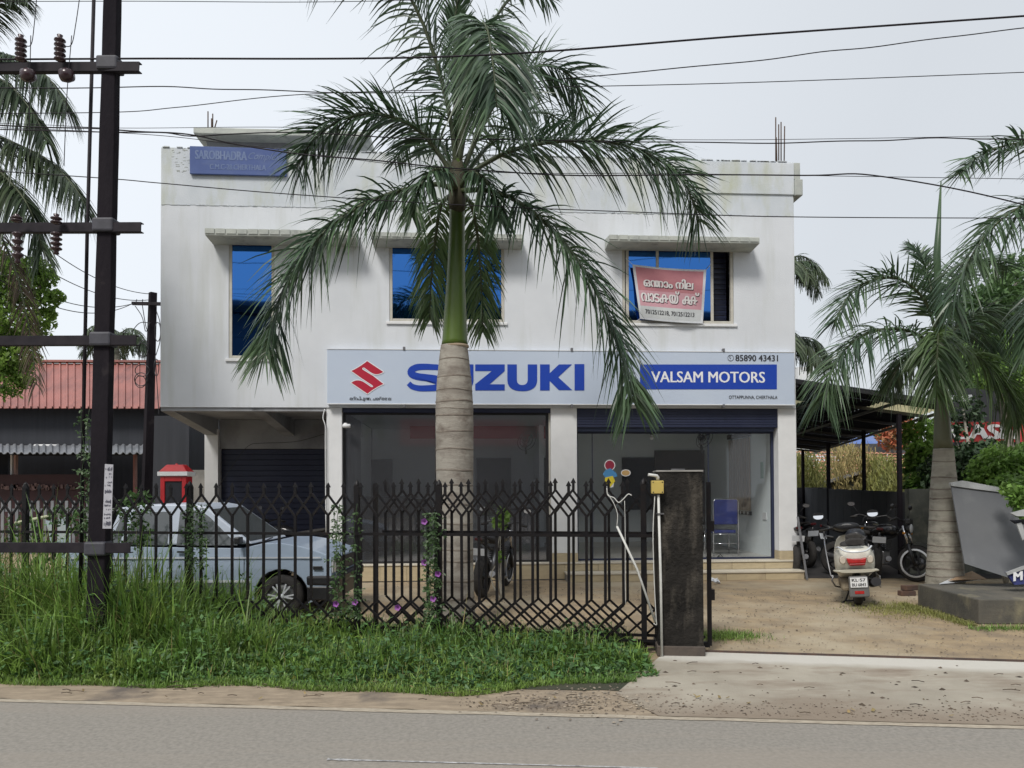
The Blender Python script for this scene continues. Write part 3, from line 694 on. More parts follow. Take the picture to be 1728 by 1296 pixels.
Ul = lambda x0, x1: [(x0, 100), (x0 + 64, 100), (x0 + 64, 200)] + q2((x0 + 64, 205), (x0 + 66, 240), ((x0 + x1) / 2, 240), 6) + q2(((x0 + x1) / 2, 240), (x1 - 66, 240), (x1 - 64, 205), 6)[1:] + [(x1 - 64, 100), (x1, 100), (x1, 210)] + q2((x1, 210), (x1 - 4, 282), ((x0 + x1) / 2, 282), 8)[1:] + q2(((x0 + x1) / 2, 282), (x0 + 4, 282), (x0, 210), 8)[1:]
Zl = [(932, 100), (1132, 100), (1132, 145), (1030, 235), (1132, 235), (1132, 277), (932, 277), (932, 235), (1045, 145), (932, 145)]
Kl = [(1372, 100), (1437, 100), (1437, 160), (1500, 100), (1588, 100), (1495, 187), (1590, 275), (1500, 275), (1437, 212), (1437, 277), (1372, 277)]
Il = [(1606, 98), (1672, 98), (1672, 277), (1606, 277)]
for poly in ([S_letter()], [[CR8(p) for p in Ul(728, 920)]], [[CR8(p) for p in Zl]], [[CR8(p) for p in Ul(1150, 1352)]], [[CR8(p) for p in Kl]], [[CR8(p) for p in Il]]):
    sgpoly(poly, m_blue, 'letter', VS - .001)
# blue box and texts
sgpoly([[(1080, 615), (1311, 615), (1311, 657), (1080, 657)]], m_blue, 'name_box', VS)
def ptext(s, xa, xb, yt, yb, m, bold=0, shear=0, seg=None, v=VS - .002, par=SG, name='lettering', split=False):
    yc = (yt + yb) / 2; a = F(xa, yc, v); b = F(xb, yc, v); z1 = F((xa + xb) / 2, yt, v)[1]; z0 = F((xa + xb) / 2, yb, v)[1]
    return put_text(par, s, a[0], b[0], z0, z1, v, m, name, bold, shear, seg, split=split)
ptext('VALSAM MOTORS', 1099, 1291, 627, 645.5, m_wtext, .022, split=True)
ptext('85890 43431', 1241, 1313, 599, 609.5, m_text, .02, split=True)
ptext('OTTAPPUNNA, CHERTHALA', 1230, 1312, 667.5, 674, m_text, .012)
ptext('', 590, 660, 669, 677, m_text, .02, seg=[('ഒ', 0), ('റ്റ', 0), ('പ്പ', .1), ('ു', .1), ('ന', 0), ('ന', .4), (',', 0), (' ', 0), ('ചേര്', 0), ('ത', 0), ('ത', .2), ('ല', 0)])
ph = MB(); c = F(1233, 604, VS)
for k in range(20):
    a, b = 2 * math.pi * k / 20, 2 * math.pi * (k + 1) / 20
    ph.bar((c[0] + .05 * math.cos(a), VS - .001, c[1] + .05 * math.sin(a)), (c[0] + .05 * math.cos(b), VS - .001, c[1] + .05 * math.sin(b)), .006, .003, up=(0, 1, 0))
for k in range(6):
    a, b = 2.4 + k * .3, 2.7 + k * .3; rr = .028
    ph.bar((c[0] + .012 + rr * math.cos(a), VS - .001, c[1] + .012 + rr * math.sin(a)), (c[0] + .012 + rr * math.cos(b), VS - .001, c[1] + .012 + rr * math.sin(b)), .014 if k in (0, 5) else .008, .003, up=(0, 1, 0))
ph.build('phone_icon', m_text, SG)

# rooftop name board (tilts slightly: right end lower)
m_oldblue = mat('faded blue board', (.065, .105, .27), (.05, .085, .24), 2.5, .7, c3=(.09, .13, .27), s3=3)
m_fade = mat('faded lettering', (.17, .22, .36), (.12, .17, .32), 8, .8)
RB = thing('name_board', MW[B] @ Vector((0, 0, 0)), 'faded blue board with grey lettering on the top left of the parapet', 'signboard', rz=PHI)
q = [F(320, 246, -.06), F(483, 251, -.06), F(483, 297, -.06), F(320, 293, -.06)]
MB().hexa([(q[3][0], -.06, q[3][1]), (q[2][0], -.06, q[2][1]), (q[2][0], -.014, q[2][1]), (q[3][0], -.014, q[3][1]), (q[0][0], -.06, q[0][1]), (q[1][0], -.06, q[1][1]), (q[1][0], -.014, q[1][1]), (q[0][0], -.014, q[0][1])]).build('panel', m_oldblue, RB, bevel=.008)
def tilt_text(s, xa, xb, ya, yb, h, m, bold=0, shear=0, seg=None, v=-.063):
    def fn(a, b, c_):
        px = xa + (xb - xa) * a; py = ya + (yb - ya) * a - h * b; u, z = F(px, py, v); return (u, v - c_, z)
    return put_text(RB, s, 0, 0, 0, 0, v, m, 'lettering', bold, shear, seg, fn, split=not shear)
tilt_text('SAROBHADRA', 329, 417, 268, 271, 15, m_fade, .05)
tilt_text('Complex', 419, 474, 272, 274, 15, m_fade, 0, .5)
tilt_text('C.M.C-28,CHERTHALA', 354, 449, 287, 289, 10.5, m_fade, .03)

# for-rent banner
BN = thing('rent_banner', MW[B] @ Vector((0, 0, 0)), 'pink and white cloth banner with Malayalam writing hanging over the right window', 'banner', rz=PHI)
cn = [(1067, 446), (1192, 455), (1186, 546), (1080, 538)]
def bfn(a, b, c_=0):   # a 0..1 right, b 0..1 up
    t = (cn[0][0] + (cn[1][0] - cn[0][0]) * a, cn[0][1] + (cn[1][1] - cn[0][1]) * a); d = (cn[3][0] + (cn[2][0] - cn[3][0]) * a, cn[3][1] + (cn[2][1] - cn[3][1]) * a)
    px = d[0] + (t[0] - d[0]) * b; py = d[1] + (t[1] - d[1]) * b + 2.2 * math.sin(math.pi * a) * (1 if b > .5 else .6) * abs(b - .5) * 2
    v = -.06 - .014 * math.sin(a * 11 + b * 3) * (1 - .3 * b) - .02 * math.sin(b * 7 + a * 3) ; u, z = F(px, py, v); return (u, v - c_ * 1.0, z)
n = 28; vs = [bfn(i / n, j / n) for j in range(n + 1) for i in range(n + 1)]
fs = [(j * (n + 1) + i, j * (n + 1) + i + 1, (j + 1) * (n + 1) + i + 1, (j + 1) * (n + 1) + i) for j in range(n) for i in range(n)]
mb = MB(); mb.add(vs, fs, 0, True)
for k, f in enumerate(fs):
    i, j = k % n, k // n
    edge = i in (0, n - 1) or j in (0, n - 1)
    mb.m[k] = 0 if edge else (3 if j < 7 else (2 if j < 15 else 1))
o = mb.build('cloth', [mat('banner white', (.55, .57, .6), (.48, .5, .53), 5, .8), mat('banner pink', (.44, .19, .21), (.38, .15, .18), 3, .8), mat('banner pale pink', (.52, .30, .34), (.46, .24, .28), 3, .8), mat('banner pale', (.50, .52, .52), (.42, .44, .45), 4, .8)], BN, fixn=False)
def btext(seg, xa, xb, ya, yb, m, bold, lift=.004):
    def f(a, b, c_): return bfn(xa + (xb - xa) * a, ya + (yb - ya) * b, c_ + lift)
    return put_text(BN, '', 0, 0, 0, 0, 0, m, 'lettering', bold, 0, seg, f)
m_bt = mat('banner lettering', (.62, .6, .6), None, rough=.8); m_bts = mat('banner lettering shade', (.07, .04, .05), None, rough=.8)
l1 = [('ഒ', 0), ('ന', 0), ('ന', .42), ('ാം', 0), (' ', 0), ('നി', 0), ('ല', 0)]; l2 = [('വാട', 0), ('ക', 0), ('യ്', 0), (' ', .1), ('ക', 0), ('ക്', .35)]
for dx, dz, m, lf, bd in ((.008, -.012, m_bts, .003, .06), (0, 0, m_bt, .006, .045)):
    btext(l1, .12 + dx, .83 + dx, .61 + dz, .80 + dz, m, bd, lf); btext(l2, .06 + dx, .92 + dx, .33 + dz, .56 + dz, m, bd, lf)
btext([('7012512218, 7012512213', 0)], .1, .86, .10, .19, m_text, .03, .004)
for a, b in ((0, 1), (1, 1), (1, 0), (0, 0)):
    p = Vector(bfn(a, b)); MB().tube([p, p + Vector(((-.1 if a == 0 else .1), .05, (.12 if b else -.06)))], .004, 5).build('tie_cord', m_white, BN)

# building across the road (it stands behind the camera; the blue panes mirror it)
OB = thing('opposite_building', (0, -13, 0), 'long dark two storey building across the road mirrored in the windows', 'building')
m_ob = mat('dark plaster', (.10, .10, .115), (.075, .075, .085), 1, .9)
MB().box(-11, 15, -6, 0, 0, 10.2).build('wall', m_ob, OB)
MB().box(-11.6, 15.6, -6.5, .8, 10.2, 10.45).build('roof', m_ob, OB)
MB().box(-2.2, 5.2, .02, .25, 3.6, 4.9).build('signboard', mat('red fascia', (.30, .05, .055), None), OB)
for k in range(5): MB().box(-9 + k * 5, -6.5 + k * 5, .01, .06, 6.0, 8).build('window', m_dark, OB)
# ------------------------------------------------------------------ fence, gate, pillar
def FY(x, off=0.0): return 7.49 - .172 * x + off
fdir = Vector((1, -.172, 0)).normalized(); fang = math.atan(-.172); fnor = Vector((.172, 1, 0)).normalized()
def onl(px, off=0.0):
    n = fnor; p0 = Vector((0, 7.49 + off, 0)); return PL(px, 900, p0, n)
SP = .1745
def lattice(root, nb, x0, zlo, zhi, bw, rails, tip=.045):
    """nb bars from x0 leftwards in the root's local x; zlo,zhi overall; shared meshes"""
    zt0 = zhi - .115      # where the tip bar forks
    zt1 = zt0 - .225      # where the lower bar begins
    zb1 = zlo + .36; zb0 = zlo + .04
    bar = MB(); bar.box(-bw / 2, bw / 2, -.008, .008, zt0 - .01, zhi - .045)
    bar.hexa([(-tip * .62, -.006, zhi - .050), (tip * .62, -.006, zhi - .050), (tip * .62, .006, zhi - .050), (-tip * .62, .006, zhi - .050), (-.002, -.003, zhi), (.002, -.003, zhi), (.002, .003, zhi), (-.002, .003, zhi)])
    bar.box(-bw / 2, bw / 2, -.008, .008, zb1, zt1)
    br = MB(); br.bar((0, -.0, zt0), (SP, -.0, zt1), bw * .8, .012, up=(0, 1, 0)); br.bar((0, .013, zt1), (SP, .013, zt0), bw * .8, .012, up=(0, 1, 0))
    lo = MB()
    zm = (zb0 + zb1) / 2
    lo.bar((0, 0, zb1), (SP, 0, zm), bw * .8, .012, up=(0, 1, 0)); lo.bar((0, .013, zm), (SP, .013, zb1), bw * .8, .012, up=(0, 1, 0))
    lo.bar((0, 0, zm), (SP, 0, zb0), bw * .8, .012, up=(0, 1, 0)); lo.bar((0, .013, zb0), (SP, .013, zm), bw * .8, .012, up=(0, 1, 0))
    pb = ps = pl = None
    for i in range(nb):
        x = x0 - i * SP
        for kind in ('bar', 'brace', 'low'):
            if kind != 'bar' and i == nb - 1: continue
            src = {'bar': pb, 'brace': ps, 'low': pl}[kind]
            if src is None:
                src = {'bar': bar, 'brace': br, 'low': lo}[kind].build({'bar': 'bar', 'brace': 'top_brace', 'low': 'bottom_brace'}[kind], m_black, root, fixn=True)
                if kind == 'bar': pb = src
                elif kind == 'brace': ps = src
                else: pl = src
                o = src
            else: o = share(src, root, Matrix.Identity(4))
            o.matrix_local = Matrix.Translation((x if kind == 'bar' else x - SP, 0, random.uniform(-.004, .004))) @ Matrix.Rotation(random.uniform(-.004, .004), 4, 'Y')
    for z in rails:
        MB().box(x0 - (nb - 1) * SP - .03, x0 + .03, -.016, -.009, z - .014, z + .014).build('rail', m_black, root)
p = onl(1052); FN = thing('boundary_fence', (p.x, p.y, 0), 'black iron boundary fence with spear tips along the weedy verge', 'fence', rz=fang)
nb = 48
lattice(FN, nb, 0.0, .10, 1.635, .027, (1.115, .13))
MB().box(.03, .29, -.016, -.009, 1.10, 1.13).build('rail', m_black, FN); MB().box(.03, .29, -.016, -.009, .116, .144).build('rail', m_black, FN)
for px in (1086, 740, 601, 318, 40, -180):
    q = onl(px); lx = (q - Vector((p.x, p.y, 0))).dot(fdir)
    MB().box(lx - .026, lx + .026, -.0, .05, 0, 1.60).lathe([(.03, 1.60), (.03, 1.61), (.018, 1.64), (0, 1.66)], (lx, .025, 0), n=10).build('post', m_black, FN)
ge = PL(1196, 900, Vector((0, 7.66, 0)), fnor)
GT = thing('sliding_gate', (ge.x, ge.y, 0), 'black iron sliding gate drawn open behind the fence and the pillar', 'gate', rz=fang)
gl = (PL(634, 900, Vector((0, 7.66, 0)), fnor) - ge).length
lattice(GT, int(gl / SP), -.07, .12, 1.665, .026, (1.13, .15))
for x in (0, -gl): MB().box(x - .02, x + .02, -.025, .025, .07, 1.62).build('stile', m_black, GT)
MB().box(-gl, 0, -.03, .03, .055, .10).build('bottom_rail', m_black, GT)
for x in (-.3, -gl + .3): MB().lathe([(0, -.015), (.04, -.015), (.04, .015), (0, .015)], (x, 0, .065), 'Y', 14).build('wheel', m_steel, GT)
for z in (.5, 1.15): MB().box(.02, .05, -.02, .02, z, z + .1).build('latch', m_black, GT)

# pillar
pc = G(1112, 1109); pr_ = G(1187, 1108)
PLR = thing('gate_pillar', ((pc.x + pr_.x) / 2, (pc.y + pr_.y) / 2, 0), 'soot black concrete gate pillar at the end of the fence', 'pillar', rz=fang * .6)
pw = (pr_ - pc).length / 2; hz = 1.6 - (790 - 816) / 1300 * pc.y
mb = MB(); mb.box(-pw, pw, 0, .42, 0, hz - .03); mb.build('shaft', m_concblack, PLR, bevel=.012)
MB().box(-pw - .008, pw + .006, -.01, .43, hz - .029, hz - .012).build('cap', m_conc, PLR, bevel=.004)
MB().box(-.06, .06, .1, .2, hz - .012, hz + .004).build('cap_plate', m_steel, PLR)
MB().box(-pw - .012, pw + .012, -.012, .43, 0, .10).build('base', mat('muddy concrete', (.1, .08, .065), (.06, .05, .045), 5, .9, .6, 30), PLR, bevel=.01)
def off(px, py, d):   # point just in front of the pillar front plane
    n = Vector((-math.sin(fang * .6), math.cos(fang * .6), 0)); return PL(px, py, pc - n * d, n)
m_pvc = mat('pvc pipe', (.6, .6, .58), (.5, .5, .47), 10, .5)
a = off(1117, 1108, .02); b = off(1111, 835, .02); c0 = off(1110, 810, .02); c1 = off(1108, 803, .03); c2 = off(1094, 801, .05)
CP = thing('conduit_pipe', (a.x, a.y, 0), 'white conduit pipe with a yellow junction box running up the black pillar', 'pipe')
MB().tube([a + Vector((0, 0, -.02)), off(1115, 980, .02), b], .012, 10).build('pipe', m_pvc, CP, world=True)
MB().tube([c0, off(1110, 806, .02), c1, off(1102, 802, .04), c2], [.014, .017, .016, .014, .014], 10).build('elbow', m_pvc, CP, world=True)
j = off(1109, 822, .03); MB().box(j.x - .056, j.x + .056, j.y - .03, j.y + .02, j.z - .06, j.z + .06).build('junction_box', mat('yellowed plastic', (.50, .38, .10), (.45, .34, .1), 4, .5), CP, world=True, bevel=.006)
for sx_ in (-1, 1):
    for sz in (-1, 1): MB().lathe([(0, -.034), (.006, -.033), (.006, -.028)], (j.x + .042 * sx_, j.y, j.z + .046 * sz), 'Y', 8).build('screw', m_text, CP, world=True)
MB().tube(cr([off(1105, 837, .03), off(1102, 900, .03), off(1104, 980, .03), off(1107, 1040, .03), off(1108, 1054, .02), off(1103, 1052, .02)], 30), .0045, 6).build('wire', m_pvc, CP, world=True)
MB().box(off(1115, 867, .04).x - .03, off(1115, 867, .04).x + .03, off(1115, 867, .04).y, off(1115, 867, .0).y + .03, off(1115, 867, .04).z - .006, off(1115, 867, .04).z + .006).build('clamp', m_steel, CP, world=True)
st = thing('leaning_pole', onl(1104) - Vector((0, .1, 0)), 'thin whitish pole leaning from the fence top to the pillar foot', 'pole')
fp = lambda px, py, o=-.06: PL(px, py, Vector((0, 7.49 + o, 0)), fnor)
MB().tube([fp(1041, 888), fp(1075, 960), fp(1106, 1050)], .011, 8).build('stick', m_pvc, st, world=True)
t = thing('tangled_cord', fp(1040, 870), 'loose pale cord looped over the fence tips left of the pillar', 'cord')
MB().tube(cr([fp(1024, 824), fp(1026, 836), fp(1036, 840), fp(1044, 848), fp(1052, 842), fp(1060, 834), fp(1066, 836)], 30), .005, 6).build('cord', m_pvc, t, world=True)
MB().tube(cr([fp(1026, 834), fp(1036, 850), fp(1042, 868), fp(1041, 888)], 16), .004, 6).build('cord', m_pvc, t, world=True)
MB().tube(cr([fp(1054, 845), fp(1055, 900), fp(1055, 980), fp(1056, 1020)], 16), .003, 5).build('cord', m_pvc, t, world=True)

# ------------------------------------------------------------------ utility pole (left)
m_pole = mat('pole concrete dark', (.011, .0095, .013), (.019, .016, .020), 3, .9, .8, 30, stretch=(1, 1, .4), c3=(.042, .036, .038), s3=4, lo3=.60, hi3=.8, spec=.12)
m_arm = mat('arm steel', (.013, .011, .015), (.024, .02, .025), 8, .6, spec=.2)
PY = 7.15
UP = thing('utility_pole', P(165, 1020, PY), 'near dark concrete utility pole with four steel crossarms and brown insulators', 'utility pole')
base = P(163, 1095, PY); topp = P(193, -120, PY)
def polep(py): return P(193 - (py + 120) * 30 / 1215, py, PY)
mb = MB(); secs = []
for k in range(34):
    t = k / 33; q = base.lerp(topp, t); wdt = (.084 - .020 * t) + random.uniform(-.003, .003); dp = .05
    secs.append([(q.x - wdt, q.y - dp, q.z), (q.x + wdt, q.y - dp, q.z), (q.x + wdt, q.y + dp, q.z), (q.x - wdt, q.y + dp, q.z)])
mb.loft(secs, sm=False); mb.build('shaft', m_pole, UP, world=True, bevel=.01)
for xr, y in ((235, 112), (238, 383), (230, 574), (220, 925)):
    a = P(xr, y, PY - .10); b = P(-330, y + (2 if y < 900 else -2), PY - .10 + .35)
    mb = MB(); dr = (b - a).normalized(); up = Vector((0, 0, 1)); h = .042
    nY = Vector((0, 1, 0))
    mb.bar(a, b, .01, h * 2); mb.bar(a + up * h + nY * .025, b + up * h + nY * .025, .05, .008); mb.bar(a - up * h + nY * .025, b - up * h + nY * .025, .05, .008)
    mb.build('crossarm', m_arm, UP, world=True)
    c = polep(y); MB().box(c.x - .10, c.x + .10, c.y - .09, c.y + .07, c.z - .065, c.z + .065).build('clamp', mat('clamp steel', (.055, .055, .07), (.035, .035, .045), 8, .6), UP, world=True, bevel=.02)
m_ins = mat('brown porcelain', (.05, .025, .03), (.035, .018, .022), 5, .25)
def insul(px, py, z_up, parent, n=5, h=.22):
    c = P(px, py, PY - .1 + .0); mb = MB(); prof = [(0, 0)]
    for k in range(n): z = h * k / n; prof += [(.025, z), (.05, z + .012), (.048, z + .022), (.025, z + h / n * .7)]
    prof += [(.02, h), (.026, h + .02), (0, h + .03)]
    if not z_up: prof = [(r, -z) for r, z in prof]
    mb.lathe(prof, c, n=12); return mb.build('insulator', m_ins, parent, world=True)
for px in (35, 101): insul(px, 103, True, UP)
for px in (48, 113):
    c = P(px, 127, PY - .1); MB().lathe([(0, .06), (.05, .05), (.065, 0), (.055, -.05), (0, -.06)], c, 'X', 14).build('insulator', m_ins, UP, world=True)
insul(95, 378, True, UP, 2, .07); insul(95, 392, False, UP, 4, .18); insul(30, 392, False, UP, 4, .26); insul(28, 375, True, UP, 2, .05)
a = P(170, 786, PY - .11)
# notice strip
nt_ = [P(177, 783, PY - .115), P(191, 784, PY - .115), P(188, 892, PY - .115), P(173, 892, PY - .115)]
mb = MB(); mb.hexa([nt_[3], nt_[2], nt_[2] + Vector((0, .004, 0)), nt_[3] + Vector((0, .004, 0)), nt_[0], nt_[1], nt_[1] + Vector((0, .004, 0)), nt_[0] + Vector((0, .004, 0))])
NS = mb.build('notice', mat('paper', (.46, .46, .5), (.38, .38, .42), 8, .9), UP, world=True)
mb = MB(); r3 = random.Random(5); W0 = PY - .118
for (y0, y1, d) in ((788, 795, .8), (798, 801, .6), (803, 807, .45), (812, 816, .5), (817, 821, .7), (825, 834, 1), (843, 850, .8), (851, 855, .7), (858, 861, .4), (866, 870, .6), (872, 876, .6), (879, 889, .9)):
    x = 178 - (y0 - 783) * .03
    while x < 188.5 - (y0 - 783) * .03:
        w_ = r3.uniform(.5, 1.6)
        if r3.random() < d:
            ya, yb = y0 + r3.uniform(0, .4) * (y1 - y0), y1 - r3.uniform(0, .35) * (y1 - y0)
            mb.quad(P(x, ya, W0), P(x + w_, ya, W0), P(x + w_, yb, W0), P(x, yb, W0))
        x += w_ + .35
mb.build('print', mat('grey print', (.08, .08, .11), None), NS, world=True, fixn=False)
t = thing('earthing_pipe', P(137, 1040, PY + .25), 'thin vertical steel pipe rising beside the near utility pole with a climber on it', 'pipe')
MB().tube([P(134, 1060, PY + .25), P(147, 400, PY + .2), P(160, -60, PY + .15)], .017, 8).build('pipe', m_arm, t, world=True)
MB().tube([P(158, 1050, PY + .1), P(160, 930, PY + .1)], .035, 8).build('stub', m_pole, t, world=True)
for a in ((62, -20, 50, 75), (135, -20, 121, 78), (121, 78, 104, 82), (50, 75, 38, 80), (50, 100, 50, 250), (113, 120, 108, 280), (121, 78, 117, 120)):
    pass
dw = thing('jumper_wires', P(50, 75, PY), 'thin jumper wires dropping to the top insulators of the near pole', 'wire')
for pts in (((64, -30), (58, 40), (52, 76), (37, 74)), ((138, -30), (128, 40), (120, 76), (103, 76)), ((52, 60), (50, 160), (50, 250)), ((121, 60), (113, 160), (108, 280))):
    MB().tube(cr([P(x, y, PY - .12) for x, y in pts], 20), .004, 5).build('wire', m_arm, dw, world=True)
# overhead wires
def wire(pts, r, label, m=m_arm, wob=0.0):
    P3 = cr([P(*q) for q in pts], 90)
    if wob:
        for k in range(2, 88): P3[k, 2] += wob * math.sin(k * .55) * (math.sin(k * .13))
    MB().tube([tuple(q) for q in P3], r, 6).build('overhead_wire', m, None, label=label, cat='wire', group='overhead wires')
wire([(-300, 102, 7.3), (200, 99, 7.1), (770, 95, 7.0), (1300, 57, 6.9), (2000, 8, 6.8)], .0085, 'thick black wire crossing just below the top of the picture')
wire([(-300, 4, 7.2), (200, 2, 7.2), (560, 3, 7.2), (1000, -8, 7.2)], .003, 'thin wire along the very top edge left of the palm')
wire([(-300, 150, 9), (200, 147, 9), (420, 151, 9), (700, 157, 9), (990, 130, 9), (1300, 99, 9), (1500, 75, 9), (1728, 48, 9), (2000, 20, 9)], .006, 'sagging twisted wire rising to the upper right corner', wob=.012)
wire([(-300, 192, 8.5), (160, 190, 8.5), (300, 181, 8.5), (500, 160, 8.5), (800, 150, 8.5), (1240, 140, 8.5), (1728, 122, 8.5), (2000, 112, 8.5)], .0045, 'thin wire passing behind the pole and over the palm crown middle')
wire([(-300, 198, 8), (30, 212, 8), (200, 220, 8), (320, 227, 8), (430, 250, 8), (600, 268, 8), (780, 285, 8), (1000, 296, 8), (1350, 295, 8), (1490, 298, 8), (1728, 345, 8), (2000, 420, 8)], .007, 'thick twisted wire sagging across the parapet and down to the right', wob=.008)
wire([(-300, 214, 8.2), (200, 222, 8.2), (330, 229, 8.2), (470, 224, 8.2), (780, 235, 8.2), (1150, 240, 8.2), (1400, 240, 8.2), (1570, 233, 8.2), (1728, 236, 8.2), (2000, 232, 8.2)], .006, 'twisted wire level with the roof cabin', wob=.01)
wire([(-300, 270, 8), (150, 299, 8), (270, 309, 8), (480, 327, 8), (780, 346, 8), (1130, 360, 8), (1340, 366, 8), (1728, 368, 8), (2000, 366, 8)], .005, 'straight wire crossing the upper wall below the name board')
wire([(-300, 205, 8.4), (200, 224, 8.4), (420, 246, 8.4), (780, 288, 8.4), (1150, 293, 8.4), (1728, 302, 8.4), (2000, 306, 8.4)], .0035, 'thin wire just above the parapet line at right')
wire([(-300, 203, 8.6), (30, 209, 8.6), (200, 216, 8.6), (500, 215, 8.6), (780, 228, 8.6), (1200, 236, 8.6), (1728, 229, 8.6), (2000, 226, 8.6)], .003, 'finest wire running level with the roof cabin top')
# second pole
QY = 15.0
UP2 = thing('utility_pole', P(248, 900, QY), 'slim distant utility pole hung with cable coils left of the white building', 'utility pole')
MB().tube([P(244, 960, QY), P(258, 494, QY)], [.12, .085], 4, sm=False).build('shaft', m_pole, UP2, world=True)
MB().bar(P(223, 512, QY - .1), P(276, 513, QY - .1), .06).build('crossarm', m_arm, UP2, world=True)
for (cx, cy, rx, ry) in ((240, 591, 10, 12), (242, 588, 8, 14), (238, 640, 11, 11), (240, 625, 12, 10), (237, 644, 9, 10), (266, 560, 5, 16), (264, 620, 4, 14)):
    MB().tube([P(cx + rx * math.cos(a), cy + ry * math.sin(a), QY - .12 + .03 * math.sin(3 * a)) for a in np.linspace(0, 6.283, 26)], .009, 5).build('cable_coil', m_text, UP2, world=True)
for pts in (((231, 505), (229, 511)), ((241, 505), (240, 511)), ((228, 516), (240, 535), (246, 560), (252, 545)), ((240, 514), (246, 550), (250, 558)), ((264, 525), (270, 545), (270, 575), (263, 600)), ((262, 600), (267, 680), (268, 700)), ((222, 560), (236, 545), (254, 545))):
    MB().tube(cr([P(x, y, QY - .12) for x, y in pts], 12), .008, 5).build('cable_loop', m_text, UP2, world=True)
for a, b, lb in (((-100, 250, 9), (254, 496, QY), 'first slack wire from the upper left down to the distant pole top'), ((-100, 315, 9), (252, 506, QY), 'second slack wire descending to the distant pole'), ((-100, 392, 9), (232, 510, QY), 'third slack wire descending to the distant pole arm'), ((-60, 430, 9), (224, 512, QY), 'lowest slack wire descending to the distant pole arm')):
    A_ = P(*a); B_ = P(*b); MB().tube([A_.lerp(B_, t) - Vector((0, 0, 1.6 * t * (1 - t))) for t in np.linspace(0, 1, 30)], .007, 5).build('overhead_wire', m_arm, None, label=lb, cat='wire', group='slack wires to the distant pole')

# ------------------------------------------------------------------ palms
m_frond = mat('royal palm leaf', (.046, .088, .052), (.082, .135, .062), 1.5, .38, island=.45, trans=.22)
m_frond2 = mat('royal palm young leaf', (.065, .115, .045), (.10, .155, .05), 1.5, .42, island=.4, trans=.3)
m_coco = mat('coconut palm leaf', (.045, .075, .042), (.072, .10, .048), 1.2, .5, island=.45, trans=.2)
m_rachis = mat('palm rachis', (.045, .06, .03), (.06, .075, .03), 6, .6)
m_dryleaf = mat('dry palm leaf', (.10, .075, .045), (.07, .05, .035), 6, .8, island=.3)
def frond(parent, pts, L, n=85, wd=.03, m=None, name='frond', r0=.03, planes=1, hang=.5, t0=.16, spread=.6, fwd=.55, seed=0, nseg=4, world=True, upb=.15):
    rg = np.random.default_rng(seed); m = m or m_frond; n = int(n * 1.75); L = L * .86; wd = wd * .94
    C = cr([tuple(p) for p in pts], 64); seg = np.linalg.norm(np.diff(C, axis=0), axis=1); s = np.concatenate([[0], np.cumsum(seg)]); s /= s[-1]
    t = np.repeat(np.linspace(t0, .995, n), 2) + rg.normal(0, .004, 2 * n); t = np.clip(t, 0, 1)
    side = np.tile([1, -1], n)[:, None]
    p0 = np.stack([np.interp(t, s, C[:, k]) for k in range(3)], 1)
    tg = nrm(np.stack([np.interp(np.clip(t + .01, 0, 1), s, C[:, k]) - np.interp(np.clip(t - .02, 0, 1), s, C[:, k]) for k in range(3)], 1))
    up = np.array([0, 0, 1.0]); S = np.cross(tg, up); bad = np.linalg.norm(S, axis=1) < .25
    S[bad] = np.cross(tg[bad], np.array([0, -1.0, .2])); S = nrm(S); Nn = nrm(np.cross(S, tg))
    el = rg.normal(upb, spread, 2 * n)[:, None] if planes > 1 else rg.normal(upb, .12, 2 * n)[:, None]
    f = (fwd + .5 * t)[:, None] + rg.normal(0, .1, (2 * n, 1))
    d = nrm(S * side * np.cos(el) + Nn * np.sin(el) + tg * f)
    ln = L * (np.sin(np.clip((t - t0) / (1 - t0) * .76 + .18, 0, 1) * math.pi) ** .6 * .85 + .15) * rg.uniform(.85, 1.1, 2 * n)
    g = rg.uniform(.6, 1.3, 2 * n) * hang
    wv = nrm(np.cross(d, Nn) + rg.normal(0, .35, (2 * n, 3)))
    V, Q = strips(p0, d, wv, ln, np.full(2 * n, wd) * rg.uniform(.7, 1.2, 2 * n), g, nseg, prof=[.5, 1, .95, .6, .06][:nseg + 1])
    o = np_mesh(name, V, Q, m, parent, world=world)
    mb = MB(); k = 20; cc = C[np.linspace(0, 63, k).astype(int)]
    mb.tube([tuple(q) for q in cc], [r0 * (1 - .9 * i / (k - 1)) + .003 for i in range(k)], 7); mb.build('rachis', m_rachis, o, world=world)
    MW[o] = MW.get(parent, Matrix.Identity(4))
    return o
def trunkmat(name, a, b, c, ring):
    m = mat(name, a, b, 2.2, .9, .7, 30, stretch=(1, 1, 5), c3=c, s3=4.5, st3=(1, 1, 1.6), lo3=.5, hi3=.74); return m
m_trunk = trunkmat('ringed trunk', (.38, .355, .31), (.25, .225, .195), (.15, .12, .10), 0)
m_ring = mat('leaf scar', (.15, .125, .105), (.24, .21, .175), 10, .95, .6, 40)
m_shaft = mat('crownshaft', (.085, .14, .02), (.045, .085, .018), 1.2, .35, stretch=(2, 2, .35), c3=(.11, .12, .03), s3=2.5, st3=(2, 2, .2), lo3=.5, hi3=.75)
